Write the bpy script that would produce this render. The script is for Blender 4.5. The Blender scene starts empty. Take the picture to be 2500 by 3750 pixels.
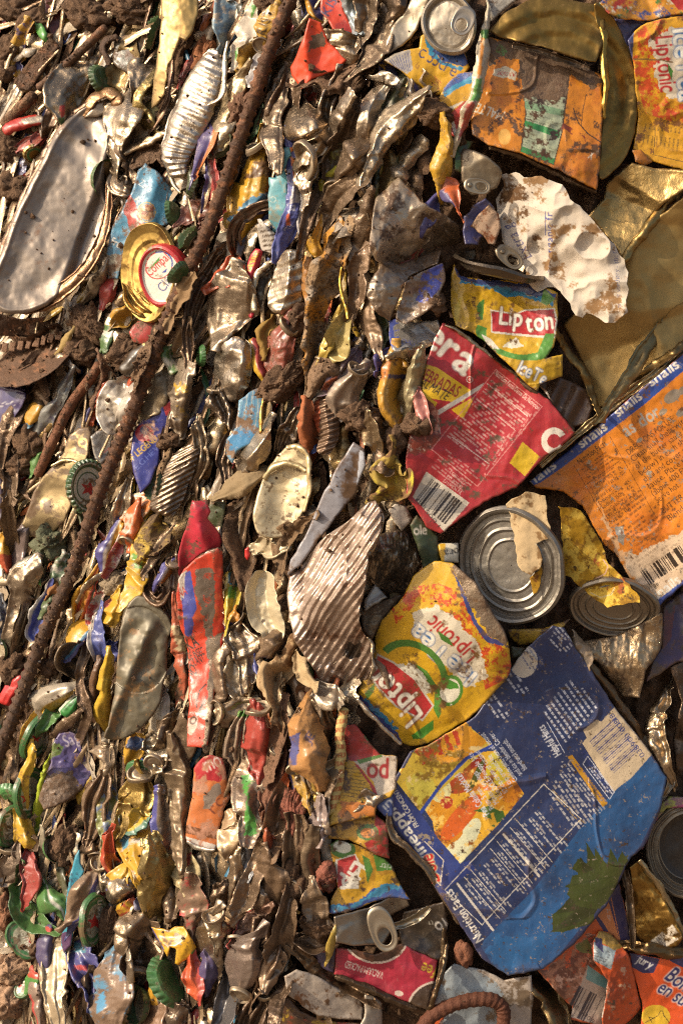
import bpy, math, random
import numpy as np
from mathutils import Vector

# ------------------------------------------------------------------ camera, light, exposure
SC = bpy.context.scene
COL = SC.collection
K = 0.00022            # metres per photograph pixel on the bale's front face
DC = 1.1               # camera distance to that face
cam = bpy.data.cameras.new('camera')
cam_o = bpy.data.objects.new('camera', cam)
COL.objects.link(cam_o)
cam_o.location = (0, -DC, 0)
cam_o.rotation_euler = (math.radians(90), 0, 0)
cam.sensor_fit = 'HORIZONTAL'
cam.sensor_width = 36
cam.lens = 36 * DC / (2500 * K)
cam.clip_start = 0.02
cam.clip_end = 400
cam.dof.use_dof = True
cam.dof.focus_distance = DC + 0.01
cam.dof.aperture_fstop = 16.0
SC.camera = cam_o

SUN = Vector((-0.80, -0.34, 0.50)).normalized()
w = bpy.data.worlds.new('World')
SC.world = w
w.use_nodes = True
wn = w.node_tree.nodes
sky = wn.new('ShaderNodeTexSky')
sky.sky_type = 'NISHITA'
sky.sun_disc = False
sky.sun_elevation = math.asin(SUN.z)
sky.sun_rotation = math.atan2(SUN.x, SUN.y)
sky.dust_density = 4.0
sky.ozone_density = 0.6
w.node_tree.links.new(sky.outputs[0], wn['Background'].inputs[0])
wn['Background'].inputs[1].default_value = 0.15
sun = bpy.data.lights.new('sun', 'SUN')
sun.energy = 4.3
sun.angle = math.radians(0.9)
sun.color = (1.0, 0.86, 0.67)
sun_o = bpy.data.objects.new('sun', sun)
COL.objects.link(sun_o)
sun_o.rotation_euler = SUN.to_track_quat('Z', 'Y').to_euler()
sun_o.location = SUN * 4
vs = SC.view_settings
vs.view_transform = 'Standard'
vs.look = 'None'
vs.gamma = 1
vs.use_curve_mapping = False
vs.exposure = 0.15
SC.cycles.use_denoising = False
SC.cycles.filter_width = 1.15
SC.cycles.sample_clamp_indirect = 6
SC.cycles.max_bounces = 6

# ------------------------------------------------------------------ frames: crops of the photograph the outlines were measured in
L_, M_ = 850 / 1568, 900 / 1568
FR = {'A': (0, 0, L_), 'B': (800, 0, M_), 'C': (1600, 0, M_), 'D': (0, 900, L_), 'E': (800, 900, M_), 'F': (1600, 900, M_),
      'G': (0, 1850, L_), 'H': (800, 1850, M_), 'I': (1600, 1850, M_), 'J': (0, 2750, L_), 'K': (800, 2750, M_), 'L': (1600, 2750, M_),
      'W': (0, 0, 2500 / 1568), 'S': (0, 0, 1.0)}

def nums(f, s):
 """'x,y x,y' (or with more numbers per point) in frame f -> array in photograph pixels"""
 x0, y0, k = FR[f]
 a = np.array([[float(v) for v in t.split(',')] for t in s.split()])
 a *= k
 a[:, 0] += x0
 a[:, 1] += y0
 return a

def hexc(h):
 h = h.lstrip('#')
 c = np.array([int(h[i:i + 2], 16) / 255 for i in (0, 2, 4)])
 return np.where(c < 0.04045, c / 12.92, ((c + 0.055) / 1.055) ** 2.4)

def sp(x, k):
 return 0.5 * (x + np.sqrt(x * x + k * k))

def base(X, Y):
 """depth (m, away from the camera) of the bale's surface: a front face on the right, a side face turning back on the left"""
 d = (1640 - 0.155 * Y - X) * 0.988
 return K * (0.72 * sp(d, 160) + 0.10 * sp(-d, 160))

def place(X, Y, D):
 s = (DC + D) / DC
 return np.stack([(X - 1250) * K * s, D, (1875 - Y) * K * s], -1)

# ------------------------------------------------------------------ noise and folds
def _h(ix, iy, seed):
 n = (ix.astype(np.int64) * 374761393 + iy.astype(np.int64) * 668265263 + seed * 1442695041) & 0xffffffff
 n = ((n ^ (n >> 13)) * 1274126177) & 0xffffffff
 return ((n ^ (n >> 16)) & 0xffffff) / float(0xffffff)

def noise(x, y, seed=0):
 ix, iy = np.floor(x), np.floor(y)
 fx, fy = x - ix, y - iy
 fx, fy = fx * fx * fx * (fx * (fx * 6 - 15) + 10), fy * fy * fy * (fy * (fy * 6 - 15) + 10)
 a, b, c, d = _h(ix, iy, seed), _h(ix + 1, iy, seed), _h(ix, iy + 1, seed), _h(ix + 1, iy + 1, seed)
 return (a + (b - a) * fx) * (1 - fy) + (c + (d - c) * fx) * fy

def fbm(x, y, seed=0, o=4, g=0.5):
 t, a, s = 0, 1, 0
 for i in range(o):
  t = t + a * noise(x, y, seed + i * 17)
  s += a
  a *= g
  x, y = x * 2.03 + 5.1, y * 2.03 + 1.7
 return t / s

def folds(X, Y, n, amp, seed, soft=6, ang=None, spread=1.0):
 """n creases: straight fold lines across the sheet, each tilting one side by up to amp"""
 r = random.Random(seed)
 x0, x1, y0, y1 = X.min(), X.max(), Y.min(), Y.max()
 wx = X + 30 * (noise(X / 90, Y / 90, seed) - .5)
 wy = Y + 30 * (noise(X / 90, Y / 90, seed + 5) - .5)
 h = 0
 for i in range(n):
  a = r.uniform(0, math.pi) if ang is None else math.radians(ang) + r.gauss(0, .25) * spread
  cx, cy = r.uniform(x0, x1), r.uniform(y0, y1)
  d = (wx - cx) * math.cos(a) + (wy - cy) * math.sin(a)
  h = h + r.choice((-1, 1)) * r.uniform(.4, 1) * amp * np.sqrt(d * d + soft * soft)
 h = h - np.mean(h)
 return h

# ------------------------------------------------------------------ lettering: glyphs drawn from the built-in font into coverage grids
GL = {}
GR = 48

def glyph(ch):
 if ch in GL:
  return GL[ch]
 cu = bpy.data.curves.new('g', 'FONT')
 cu.body = ch
 cu.size = 1
 cu.resolution_u = 6
 ob = bpy.data.objects.new('g', cu)
 me = ob.to_mesh()
 v = np.array([q.co[:2] for q in me.vertices]).reshape(-1, 2)
 me.calc_loop_triangles()
 tr = [tuple(t.vertices) for t in me.loop_triangles]
 if len(v) == 0:
  res = (None, 0, .28)
 else:
  x0, x1 = v[:, 0].min(), v[:, 0].max()
  W = int((x1 - x0) * GR) + 4
  H = int(1.4 * GR)
  g = np.zeros((H * 2, W * 2))
  yy, xx = np.mgrid[0:H * 2, 0:W * 2]
  px = (xx + .5) / (2 * GR) + x0 - 2 / GR
  py = (yy + .5) / (2 * GR) - .35
  for t in tr:
   a, b, c = v[t[0]], v[t[1]], v[t[2]]
   i0, i1 = int((min(a[0], b[0], c[0]) - x0 + 2 / GR) * 2 * GR), int((max(a[0], b[0], c[0]) - x0 + 2 / GR) * 2 * GR) + 2
   j0, j1 = int((min(a[1], b[1], c[1]) + .35) * 2 * GR), int((max(a[1], b[1], c[1]) + .35) * 2 * GR) + 2
   sl = (slice(max(j0, 0), j1), slice(max(i0, 0), i1))
   X, Y = px[sl], py[sl]
   e = [(q[0] - p[0]) * (Y - p[1]) - (q[1] - p[1]) * (X - p[0]) for p, q in ((a, b), (b, c), (c, a))]
   ins = ((e[0] >= 0) & (e[1] >= 0) & (e[2] >= 0)) | ((e[0] <= 0) & (e[1] <= 0) & (e[2] <= 0))
   g[sl] = np.maximum(g[sl], ins)
  g = g.reshape(H, 2, W, 2).mean((1, 3))
  res = (g, x0, x1 - x0 + .09)
 ob.to_mesh_clear()
 bpy.data.objects.remove(ob)
 bpy.data.curves.remove(cu)
 GL[ch] = res
 return res

def text_bitmap(s):
 key = 'T:' + s
 if key in GL:
  return GL[key]
 parts, x = [], 0
 for ch in s:
  g, x0, adv = glyph(ch)
  parts.append((g, x))
  x += adv
 W = int(x * GR) + 8
 H = int(1.4 * GR)
 out = np.zeros((H, W))
 for g, px in parts:
  if g is not None:
   i = int(px * GR) + 2
   out[:, i:i + g.shape[1]] = np.maximum(out[:, i:i + g.shape[1]], g[:, :W - i])
 GL[key] = (out, x)
 return GL[key]

def blur(a, r):
 for _ in range(2):
  for ax in (0, 1):
   c = np.cumsum(np.pad(a, [(r + 1, r) if k == ax else (0, 0) for k in (0, 1)], mode='constant'), ax)
   n = a.shape[ax]
   a = (np.take(c, range(2 * r + 1, 2 * r + 1 + n), ax) - np.take(c, range(0, n), ax)) / (2 * r + 1)
 return a

def inside(X, Y, P):
 r = np.zeros(X.shape, bool)
 n = len(P)
 for i in range(n):
  x1, y1 = P[i][:2]
  x2, y2 = P[(i + 1) % n][:2]
  if y1 == y2:
   continue
  c = ((y1 > Y) != (y2 > Y)) & (X < (x2 - x1) * (Y - y1) / (y2 - y1) + x1)
  r ^= c
 return r

class Paint:
 """prints ink on a sheet: every call colours the vertices whose place on the sheet it covers"""

 def __init__(s, X, Y, f, col, metal, dirt, seed):
  s.X, s.Y, s.f, s.seed = X, Y, f, seed
  n = len(X)
  s.c = np.tile(hexc(col), (n, 1))
  s.m = np.full(n, float(metal))
  s.d = np.full(n, float(dirt))
  s.k = FR[f][2]
  # hand-made unevenness of the print
  s.wx = X
  s.wy = Y
  s.mask = None

 def fr(s, f):
  s.f = f
  s.k = FR[f][2]
  return s

 def put(s, a, col, m=0.0, d=None):
  """a: coverage 0..1"""
  if a.dtype == bool:
   a = a.astype(float)
  if s.mask is not None:
   a = a * s.mask
  c = hexc(col) if isinstance(col, str) else col
  s.c = s.c * (1 - a[:, None]) + c * a[:, None]
  s.m = s.m * (1 - a) + m * a
  if d is not None:
   s.d = s.d * (1 - a) + d * a
  return s

 def clip(s, pts=None):
  s.mask = None if pts is None else inside(s.wx, s.wy, nums(s.f, pts))
  return s

 def poly(s, pts, col, m=0.0, d=None, jag=0, js=20):
  P = nums(s.f, pts)
  X, Y = s.wx, s.wy
  if jag:
   X = X + jag * (fbm(s.X / js, s.Y / js, s.seed + 3) - .5) * 2
   Y = Y + jag * (fbm(s.X / js, s.Y / js, s.seed + 9) - .5) * 2
  return s.put(inside(X, Y, P), col, m, d)

 def uv(s, a, b):
  """local axes of the line a-b in pixels: along u, down v"""
  p = nums(s.f, a)[0]
  q = nums(s.f, b)[0]
  L = math.hypot(*(q - p))
  u = (q - p) / L
  x, y = s.wx - p[0], s.wy - p[1]
  return x * u[0] + y * u[1], -x * u[1] + y * u[0], L

 def text(s, t, a, b, em, col, m=0.0, bold=0, out=None, ow=3, shear=0, arc=0):
  """t on the base line a-b, em high"""
  em *= s.k
  u, v, L = s.uv(a, b)
  bm, wd = text_bitmap(t)
  v = v + arc * em * ((u / L - .5) ** 2 * 4 - 1)
  gx = (u + shear * v) / L * wd * GR
  gy = (-v / em + .35) * GR
  ok = (gx > -6) & (gx < bm.shape[1] + 6) & (gy > 0) & (gy < bm.shape[0] - 2)
  pad = np.pad(bm, 12)

  def samp(g):
   x, y = gx[ok] + 11.5, gy[ok] + 11.5
   ix, iy = np.clip(x.astype(int), 0, g.shape[1] - 2), np.clip(y.astype(int), 0, g.shape[0] - 2)
   fx, fy = x - ix, y - iy
   return (g[iy, ix] * (1 - fx) + g[iy, ix + 1] * fx) * (1 - fy) + (g[iy + 1, ix] * (1 - fx) + g[iy + 1, ix + 1] * fx) * fy
  full = np.zeros(len(s.X))
  if out:
   full[ok] = np.clip(samp(blur(pad, ow)) * 4 - .3, 0, 1)
   s.put(full, out, m)
   full = np.zeros(len(s.X))
  full[ok] = np.clip(samp(blur(pad, 1)) * (1.2 + .5 * bold) - .12, 0, 1) if bold else samp(pad)
  return s.put(full, col, m)

 def rect(s, a, b, h, col, m=0.0, line=0):
  h *= s.k
  u, v, L = s.uv(a, b)
  r = (u > 0) & (u < L) & (v > 0) & (v < h)
  if line:
   w_ = line * s.k
   r &= ~((u > w_) & (u < L - w_) & (v > w_) & (v < h - w_))
  return s.put(r, col, m)

 def rows(s, a, b, h, n, col, fill=.8, wl=14, thick=.5, al=1.0, m=0.0, ragged=.3):
  """n lines of print too small to read"""
  h *= s.k
  u, v, L = s.uv(a, b)
  row = np.floor(v / h * n)
  fv = v / h * n - row
  wl *= s.k
  wi = np.floor(u / wl + 7.3 * row)
  fw = u / wl + 7.3 * row - wi
  on = (fv > .5 - thick / 2) & (fv < .5 + thick / 2) & (fw < .55 + .4 * _h(wi, row, s.seed)) & (_h(wi, row, s.seed + 1) < fill)
  end = L * (1 - ragged * _h(row, row * 0 + 3, s.seed + 2))
  ltr = .35 + .65 * _h(np.floor(u / (wl * .17)), row, s.seed + 4)
  on = on & (u > 0) & (u < end) & (v > 0) & (v < h)
  return s.put(on * al * ltr, col, m)

 def bars(s, a, b, h, col, n=40):
  h *= s.k
  u, v, L = s.uv(a, b)
  i = np.floor(u / L * n)
  on = (u > 0) & (u < L) & (v > 0) & (v < h) & (_h(i, i * 0, s.seed + 31) > .48)
  return s.put(on, col)

 def ell(s, c, rx, ry, ang, col, m=0.0, inner=None, d=None, a0=None, a1=None):
  p = nums(s.f, c)[0]
  a = math.radians(ang)
  x, y = s.wx - p[0], s.wy - p[1]
  u = (x * math.cos(a) + y * math.sin(a)) / (rx * s.k)
  v = (-x * math.sin(a) + y * math.cos(a)) / (ry * s.k)
  r = np.hypot(u, v)
  on = r < 1
  if inner:
   on &= r > inner
  if a0 is not None:
   t = np.degrees(np.arctan2(v, u)) % 360
   on &= ((t - a0) % 360) < ((a1 - a0) % 360)
  return s.put(on, col, m, d)

 def mottle(s, col, sc, thr, mask=None, m=0.0, seed=0, soft=.09, d=None, ax=1, ay=1):
  n = .5 + 1.15 * (fbm(s.X / sc * ax, s.Y / sc * ay, s.seed + 50 + seed, 6, .72) - .5)
  a = np.clip((n - thr) / soft, 0, 1)
  if mask is not None:
   a = a * inside(s.X, s.Y, nums(s.f, mask))
  return s.put(a, col, m, d)

 def lines(s, pts, w, col, m=0.0):
  P = nums(s.f, pts)
  d = np.full(len(s.X), 1e9)
  for i in range(len(P) - 1):
   d = np.minimum(d, segd(s.wx, s.wy, P[i], P[i + 1])[0])
  return s.put(d < w * s.k / 2, col, m)

 def star(s, c, r, ang, col):
  x0, y0 = nums(s.f, c)[0]
  r *= s.k
  P = [(x0 + (r if i % 2 == 0 else r * .42) * math.sin(math.radians(ang + 36 * i)), y0 - (r if i % 2 == 0 else r * .42) * math.cos(math.radians(ang + 36 * i))) for i in range(10)]
  return s.put(inside(s.X, s.Y, P), col)

def segd(X, Y, a, b):
 dx, dy = b[0] - a[0], b[1] - a[1]
 L2 = dx * dx + dy * dy + 1e-9
 t = np.clip(((X - a[0]) * dx + (Y - a[1]) * dy) / L2, 0, 1)
 qx, qy = a[0] + t * dx, a[1] + t * dy
 return np.hypot(X - qx, Y - qy), qx, qy

# ------------------------------------------------------------------ materials (all node based)
MATS = {}

def N(nt, t, **kw):
 n = nt.nodes.new(t)
 for k, v in kw.items():
  setattr(n, k, v)
 return n

def math_n(nt, op, a, b=None, clamp=False):
 n = N(nt, 'ShaderNodeMath', operation=op, use_clamp=clamp)
 for i, v in enumerate((a, b)):
  if v is None:
   continue
  if isinstance(v, (int, float)):
   n.inputs[i].default_value = v
  else:
   nt.links.new(v, n.inputs[i])
 return n.outputs[0]

def tex(nt, vec, scale, detail=4, rough=.55, dist=0):
 n = N(nt, 'ShaderNodeTexNoise')
 n.inputs['Scale'].default_value = scale
 n.inputs['Detail'].default_value = detail
 n.inputs['Roughness'].default_value = rough
 n.inputs['Distortion'].default_value = dist
 nt.links.new(vec, n.inputs['Vector'])
 return n.outputs['Fac']

def mixc(nt, f, a, b):
 n = N(nt, 'ShaderNodeMix', data_type='RGBA')
 for sock, v in ((n.inputs[0], f), (n.inputs[6], a), (n.inputs[7], b)):
  if isinstance(v, (int, float)):
   sock.default_value = v
  elif isinstance(v, tuple):
   sock.default_value = (*v, 1)
  else:
   nt.links.new(v, sock)
 return n.outputs[2]

def sheet_mat(name, rough=.32, bump=.25, coat=0.0, crinkle=180, spec=.5, scratch=.5):
 """painted or bare sheet: colour and bareness come from the sheet's own print, soil lies over it in patches and specks"""
 m = bpy.data.materials.new(name)
 m.use_nodes = True
 nt = m.node_tree
 b = nt.nodes['Principled BSDF']
 geo = N(nt, 'ShaderNodeNewGeometry').outputs['Position']
 at = N(nt, 'ShaderNodeAttribute', attribute_name='Col')
 dt = N(nt, 'ShaderNodeAttribute', attribute_name='Dirt').outputs['Fac']
 n1 = tex(nt, geo, 95, 8, .72, .5)
 n2 = tex(nt, geo, 420, 4, .6)
 n3 = tex(nt, geo, crinkle, 5, .6)
 val = math_n(nt, 'ADD', math_n(nt, 'MULTIPLY', n1, .6), math_n(nt, 'MULTIPLY', n2, .4))
 thr = math_n(nt, 'SUBTRACT', .70, math_n(nt, 'MULTIPLY', dt, .33))
 f = math_n(nt, 'MULTIPLY', math_n(nt, 'SUBTRACT', val, thr), 8, True)
 film = math_n(nt, 'MULTIPLY', dt, .75, True)
 fine = math_n(nt, 'GREATER_THAN', tex(nt, geo, 620, 3, .6), .645)     # fly specks and grit
 f = math_n(nt, 'MAXIMUM', f, math_n(nt, 'MULTIPLY', fine, math_n(nt, 'MULTIPLY', dt, 1.0, True)))
 # scuffs: thin scratched places lose a little colour
 mp = N(nt, 'ShaderNodeMapping')
 mp.inputs['Scale'].default_value = (1, 1, .16)
 mp.inputs['Rotation'].default_value = (0, .7, 0)
 nt.links.new(geo, mp.inputs[0])
 sc_ = math_n(nt, 'MULTIPLY', math_n(nt, 'SUBTRACT', tex(nt, mp.outputs[0], 520, 5, .7), .60), 4 * scratch, True)
 colv = mixc(nt, math_n(nt, 'MULTIPLY', n3, .2), at.outputs['Color'], mixc(nt, .5, at.outputs['Color'], (.16, .115, .075)))
 colv = mixc(nt, math_n(nt, 'MULTIPLY', sc_, .5), colv, (.42, .38, .33))
 soil = mixc(nt, n2, (.036, .019, .010), (.20, .118, .066))
 c = mixc(nt, math_n(nt, 'MULTIPLY', film, n1), colv, (.20, .122, .07))
 c = mixc(nt, f, c, soil)
 nt.links.new(c, b.inputs['Base Color'])
 inv = math_n(nt, 'SUBTRACT', 1, f)
 nt.links.new(math_n(nt, 'MULTIPLY', at.outputs['Alpha'], inv), b.inputs['Metallic'])
 r = math_n(nt, 'ADD', math_n(nt, 'MULTIPLY', n1, .25), rough - .12)
 r = math_n(nt, 'ADD', r, math_n(nt, 'MULTIPLY', f, .5), True)
 nt.links.new(r, b.inputs['Roughness'])
 b.inputs['Specular IOR Level'].default_value = spec
 if coat:
  nt.links.new(math_n(nt, 'MULTIPLY', inv, coat), b.inputs['Coat Weight'])
  b.inputs['Coat Roughness'].default_value = .2
 bp = N(nt, 'ShaderNodeBump')
 bp.inputs['Strength'].default_value = bump
 bp.inputs['Distance'].default_value = .0016
 hh = math_n(nt, 'ADD', math_n(nt, 'MULTIPLY', f, math_n(nt, 'ADD', n2, .4)), math_n(nt, 'MULTIPLY', n3, .8))
 nt.links.new(hh, bp.inputs['Height'])
 nt.links.new(bp.outputs[0], b.inputs['Normal'])
 MATS[name] = m
 return m

def soil_mat(name, a, b_, c_, scale=90, rough=.9, bump=.9):
 m = bpy.data.materials.new(name)
 m.use_nodes = True
 nt = m.node_tree
 b = nt.nodes['Principled BSDF']
 geo = N(nt, 'ShaderNodeNewGeometry').outputs['Position']
 n1 = tex(nt, geo, scale, 8, .7)
 n2 = tex(nt, geo, scale * 7, 5, .65)
 c = mixc(nt, math_n(nt, 'MULTIPLY', math_n(nt, 'SUBTRACT', n1, .3), 2.4, True), a, b_)
 c = mixc(nt, math_n(nt, 'MULTIPLY', math_n(nt, 'SUBTRACT', n2, .5), 3, True), c, c_)
 nt.links.new(c, b.inputs['Base Color'])
 b.inputs['Roughness'].default_value = rough
 b.inputs['Specular IOR Level'].default_value = .25
 bp = N(nt, 'ShaderNodeBump')
 bp.inputs['Strength'].default_value = bump
 bp.inputs['Distance'].default_value = .003
 nt.links.new(math_n(nt, 'ADD', n1, math_n(nt, 'MULTIPLY', n2, .6)), bp.inputs['Height'])
 nt.links.new(bp.outputs[0], b.inputs['Normal'])
 MATS[name] = m
 return m

sheet_mat('printed_tin', .36, .3, .08)
sheet_mat('bare_metal', .34, .42, 0, 260, .5, .4)
sheet_mat('satin_metal', .46, .14, 0, 150)
sheet_mat('paper', .85, .25, 0, 200, .2, 0)
sheet_mat('plastic', .38, .15, .1, 120, .5, .1)
sheet_mat('rusty', .7, .9, 0, 420, .3, .2)
soil_mat('mud', (.046, .025, .014), (.19, .108, .060), (.30, .19, .115))
soil_mat('ground_soil', (.16, .11, .07), (.26, .19, .13), (.3, .23, .16), 4, .95, .3)

def clear_mat():
 m = bpy.data.materials.new('clear_plastic')
 m.use_nodes = True
 nt = m.node_tree
 b = nt.nodes['Principled BSDF']
 geo = N(nt, 'ShaderNodeNewGeometry').outputs['Position']
 at = N(nt, 'ShaderNodeAttribute', attribute_name='Col')
 nt.links.new(at.outputs['Color'], b.inputs['Base Color'])
 b.inputs['Roughness'].default_value = .12
 n = tex(nt, geo, 70, 5, .6)
 nt.links.new(math_n(nt, 'ADD', math_n(nt, 'MULTIPLY', n, .5), .08, True), b.inputs['Alpha'])
 MATS['clear_plastic'] = m

clear_mat()
# ------------------------------------------------------------------ builders
SEED = [100]

def mesh_obj(name, V, Q, colr, dirt, mat, parent=None, origin=None, smooth=True):
 """V n x 3 world points, Q m x 4 quads (last index -1 for a triangle)"""
 o3 = np.array(origin if origin is not None else V.mean(0))
 me = bpy.data.meshes.new(name)
 tri = Q[:, 3] < 0
 n = len(Q)
 cnt = np.where(tri, 3, 4)
 st = np.concatenate([[0], np.cumsum(cnt)[:-1]])
 loops = Q.reshape(-1)
 loops = loops[loops >= 0]
 me.vertices.add(len(V))
 me.vertices.foreach_set('co', (V - o3).astype(np.float32).ravel())
 me.loops.add(len(loops))
 me.loops.foreach_set('vertex_index', loops.astype(np.int32))
 me.polygons.add(n)
 me.polygons.foreach_set('loop_start', st.astype(np.int32))
 me.polygons.foreach_set('use_smooth', np.full(n, smooth))
 colr = colr.copy()
 colr[:, :3] *= 1 - colr[:, 3:4] * np.array([[0, .06, .15]])     # bare metal is tinted slightly yellow
 a = me.color_attributes.new('Col', 'FLOAT_COLOR', 'POINT')
 a.data.foreach_set('color', colr.astype(np.float32).ravel())
 d = me.attributes.new('Dirt', 'FLOAT', 'POINT')
 d.data.foreach_set('value', np.asarray(dirt).astype(np.float32))
 me.update(calc_edges=True)
 me.materials.append(MATS[mat])
 o = bpy.data.objects.new(name, me)
 COL.objects.link(o)
 if parent is not None:
  o.parent = parent
  o.location = Vector(o3) - sum((q.location for q in (parent, parent.parent) if q), Vector())
 else:
  o.location = o3
 return o

def tag(o, label=None, cat=None, group=None, kind=None):
 if label:
  o['label'] = label
 if cat:
  o['category'] = cat
 if group:
  o['group'] = group
 if kind:
  o['kind'] = kind
 return o

def skirt(Q, nv, border=None):
 e = np.concatenate([Q[:, [0, 1]], Q[:, [1, 2]], Q[:, [2, 3]], Q[:, [3, 0]]])
 key = e[:, 0].astype(np.int64) * nv + e[:, 1]
 rev = e[:, 1].astype(np.int64) * nv + e[:, 0]
 return e[~np.isin(key, rev)]

def catmull(P, n):
 """closed smooth outline"""
 m = len(P)
 out = []
 for i in range(m):
  p0, p1, p2, p3 = P[i - 1], P[i], P[(i + 1) % m], P[(i + 2) % m]
  for k in range(n):
   t = k / n
   out.append(.5 * (2 * p1 + (p2 - p0) * t + (2 * p0 - 5 * p1 + 4 * p2 - p3) * t * t + (3 * p1 - p0 - 3 * p2 + p3) * t ** 3))
 return np.array(out)

def sheet(name, label, cat, f, pts, col='#888888', paint=None, h=None, z=0, tilt=(0, 0), spc=4.0, mat='printed_tin', metal=0.0,
          dirt=.35, thick=10, er=8, fold=(5, .12), wob=(14, 150), ragged=3, smooth=0, parent=None, group=None, ang=None, seed=None, back=None, dish=None, crk=0):
 """a flattened sheet or crushed can wall: its traced outline filled with a fine grid that is creased, dented and rounded over at its rim"""
 SEED[0] += 7
 seed = seed or SEED[0]
 P = nums(f, pts)[:, :2]
 if smooth:
  P = catmull(P, smooth)
 # more points along the outline, slightly uneven
 Q_ = []
 for i in range(len(P)):
  a, b = P[i], P[(i + 1) % len(P)]
  n = max(1, int(math.hypot(*(b - a)) / 18))
  for k in range(n):
   Q_.append(a + (b - a) * k / n)
 P = np.array(Q_)
 if ragged:
  dx = (fbm(P[:, 0] / 22, P[:, 1] / 22, seed, 3, .6) - .5) * 3 * ragged
  dy = (fbm(P[:, 0] / 22, P[:, 1] / 22, seed + 71, 3, .6) - .5) * 3 * ragged
  P = P + np.stack([dx, dy], -1)
 x0, y0 = P.min(0) - spc
 x1, y1 = P.max(0) + spc
 # outside the picture only a margin is built
 x0, y0, x1, y1 = max(x0, -220), max(y0, -220), min(x1, 2720), min(y1, 3970)
 nx, ny = int((x1 - x0) / spc) + 2, int((y1 - y0) / spc) + 2
 gx, gy = np.meshgrid(x0 + np.arange(nx) * spc, y0 + np.arange(ny) * spc, indexing='ij')
 ins = inside(gx, gy, P)
 cell = ins[:-1, :-1] & ins[1:, :-1] & ins[1:, 1:] & ins[:-1, 1:]
 # cells with three corners in are kept too, so that the rim can be pulled to the outline
 c3 = (ins[:-1, :-1].astype(int) + ins[1:, :-1] + ins[1:, 1:] + ins[:-1, 1:]) >= 2
 cell = cell | c3
 idx = np.arange(nx * ny).reshape(nx, ny)
 q = np.stack([idx[:-1, :-1], idx[:-1, 1:], idx[1:, 1:], idx[1:, :-1]], -1)[cell]
 if len(q) == 0:
  raise ValueError(label)
 used = np.unique(q)
 remap = np.full(nx * ny, -1)
 remap[used] = np.arange(len(used))
 q = remap[q]
 X, Y = gx.ravel()[used].copy(), gy.ravel()[used].copy()
 nv = len(X)
 be = skirt(q, nv)
 bv = np.unique(be)
 # snap the rim to the outline and get each point's distance to it
 best = np.full(nv, 1e9)
 need = np.ones(nv, bool) if er else np.zeros(nv, bool)
 need[bv] = True
 nid = np.nonzero(need)[0]
 sx, sy = X[nid], Y[nid]
 bd = np.full(len(nid), 1e9)
 bx, by = sx.copy(), sy.copy()
 for i in range(len(P)):
  d, qx, qy = segd(sx, sy, P[i], P[(i + 1) % len(P)])
  k = d < bd
  bd = np.where(k, d, bd)
  bx = np.where(k, qx, bx)
  by = np.where(k, qy, by)
 best[nid] = bd
 isb = np.zeros(nv, bool)
 isb[bv] = True
 mv = isb[nid] & (bd < spc * 2)
 X[nid[mv]] = bx[mv]
 Y[nid[mv]] = by[mv]
 best[nid[mv]] = 0
 cx, cy = P.mean(0)
 H = np.zeros(nv)
 if fold and fold[0]:
  H += folds(X, Y, fold[0], fold[1], seed, 5, ang)
 if wob and wob[0]:
  H += wob[0] * 2 * (fbm(X / wob[1], Y / wob[1], seed + 3, 4, .5) - .5)
 if h:
  H += h(X, Y, cx, cy)
 if er:
  t = np.clip(1 - best / (er * 1.0), 0, 1)
  H -= er * .8 * (1 - np.sqrt(np.clip(1 - t * t, 0, 1)))
 if dish:
  H += dish[1] * np.exp(-((best - dish[0]) / (dish[0] * .6)) ** 2)
  q_ = np.clip((best - dish[0] * 1.5) / dish[2], 0, 1)
  H -= dish[3] * q_ * q_ * (3 - 2 * q_)
 if crk:
  # sharp creases where the wall buckled
  rd = 1 - np.abs(2 * fbm(X / 230, Y / 230, seed + 90, 2, .35) - 1)
  rd = rd * (noise(X / 190, Y / 190, seed + 95) > .42)
  H += .45 * crk * np.clip((rd - .9) / .1, 0, 1)
 D = base(np.full(nv, cx), np.full(nv, cy)) + (X - cx) * K * tilt[0] + (Y - cy) * K * tilt[1] - z * .001 - H * K
 p = Paint(X, Y, f, col, metal, dirt, seed)
 if paint:
  paint(p)
 if er:
  p.d = p.d + .32 * np.exp(-best / 16)
 if crk:
  p.d = p.d + .3 * np.clip((rd - .92) / .08, 0, 1)
 V = place(X, Y, D)
 C = np.concatenate([p.c, p.m[:, None]], 1)
 dirtv = p.d
 # the rim turned back gives the sheet its thickness
 if thick:
  m = len(bv)
  inv = np.full(nv, -1)
  inv[bv] = np.arange(m) + nv
  Vb = place(X[bv], Y[bv], D[bv] + thick * K)
  V = np.concatenate([V, Vb])
  bc = C[bv].copy()
  if back:
   bc[:, :3] = hexc(back)
  C = np.concatenate([C, bc])
  dirtv = np.concatenate([dirtv, dirtv[bv] + .15])
  a, b = be[:, 0], be[:, 1]
  q = np.concatenate([q, np.stack([b, a, inv[a], inv[b]], -1)])
 o = mesh_obj(name, V, q, C, dirtv, mat, parent)
 return tag(o, label, cat, group)

def spine(P, n):
 """open smooth curve through the rows of P, n points"""
 P = np.vstack([2 * P[0] - P[1], P, 2 * P[-1] - P[-2]])
 m = len(P) - 3
 t = np.linspace(0, m - 1e-6, n)
 i = t.astype(int)
 t = (t - i)[:, None]
 p0, p1, p2, p3 = P[i], P[i + 1], P[i + 2], P[i + 3]
 return .5 * (2 * p1 + (p2 - p0) * t + (2 * p0 - 5 * p1 + 4 * p2 - p3) * t * t + (3 * p1 - p0 - 3 * p2 + p3) * t ** 3)

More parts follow.
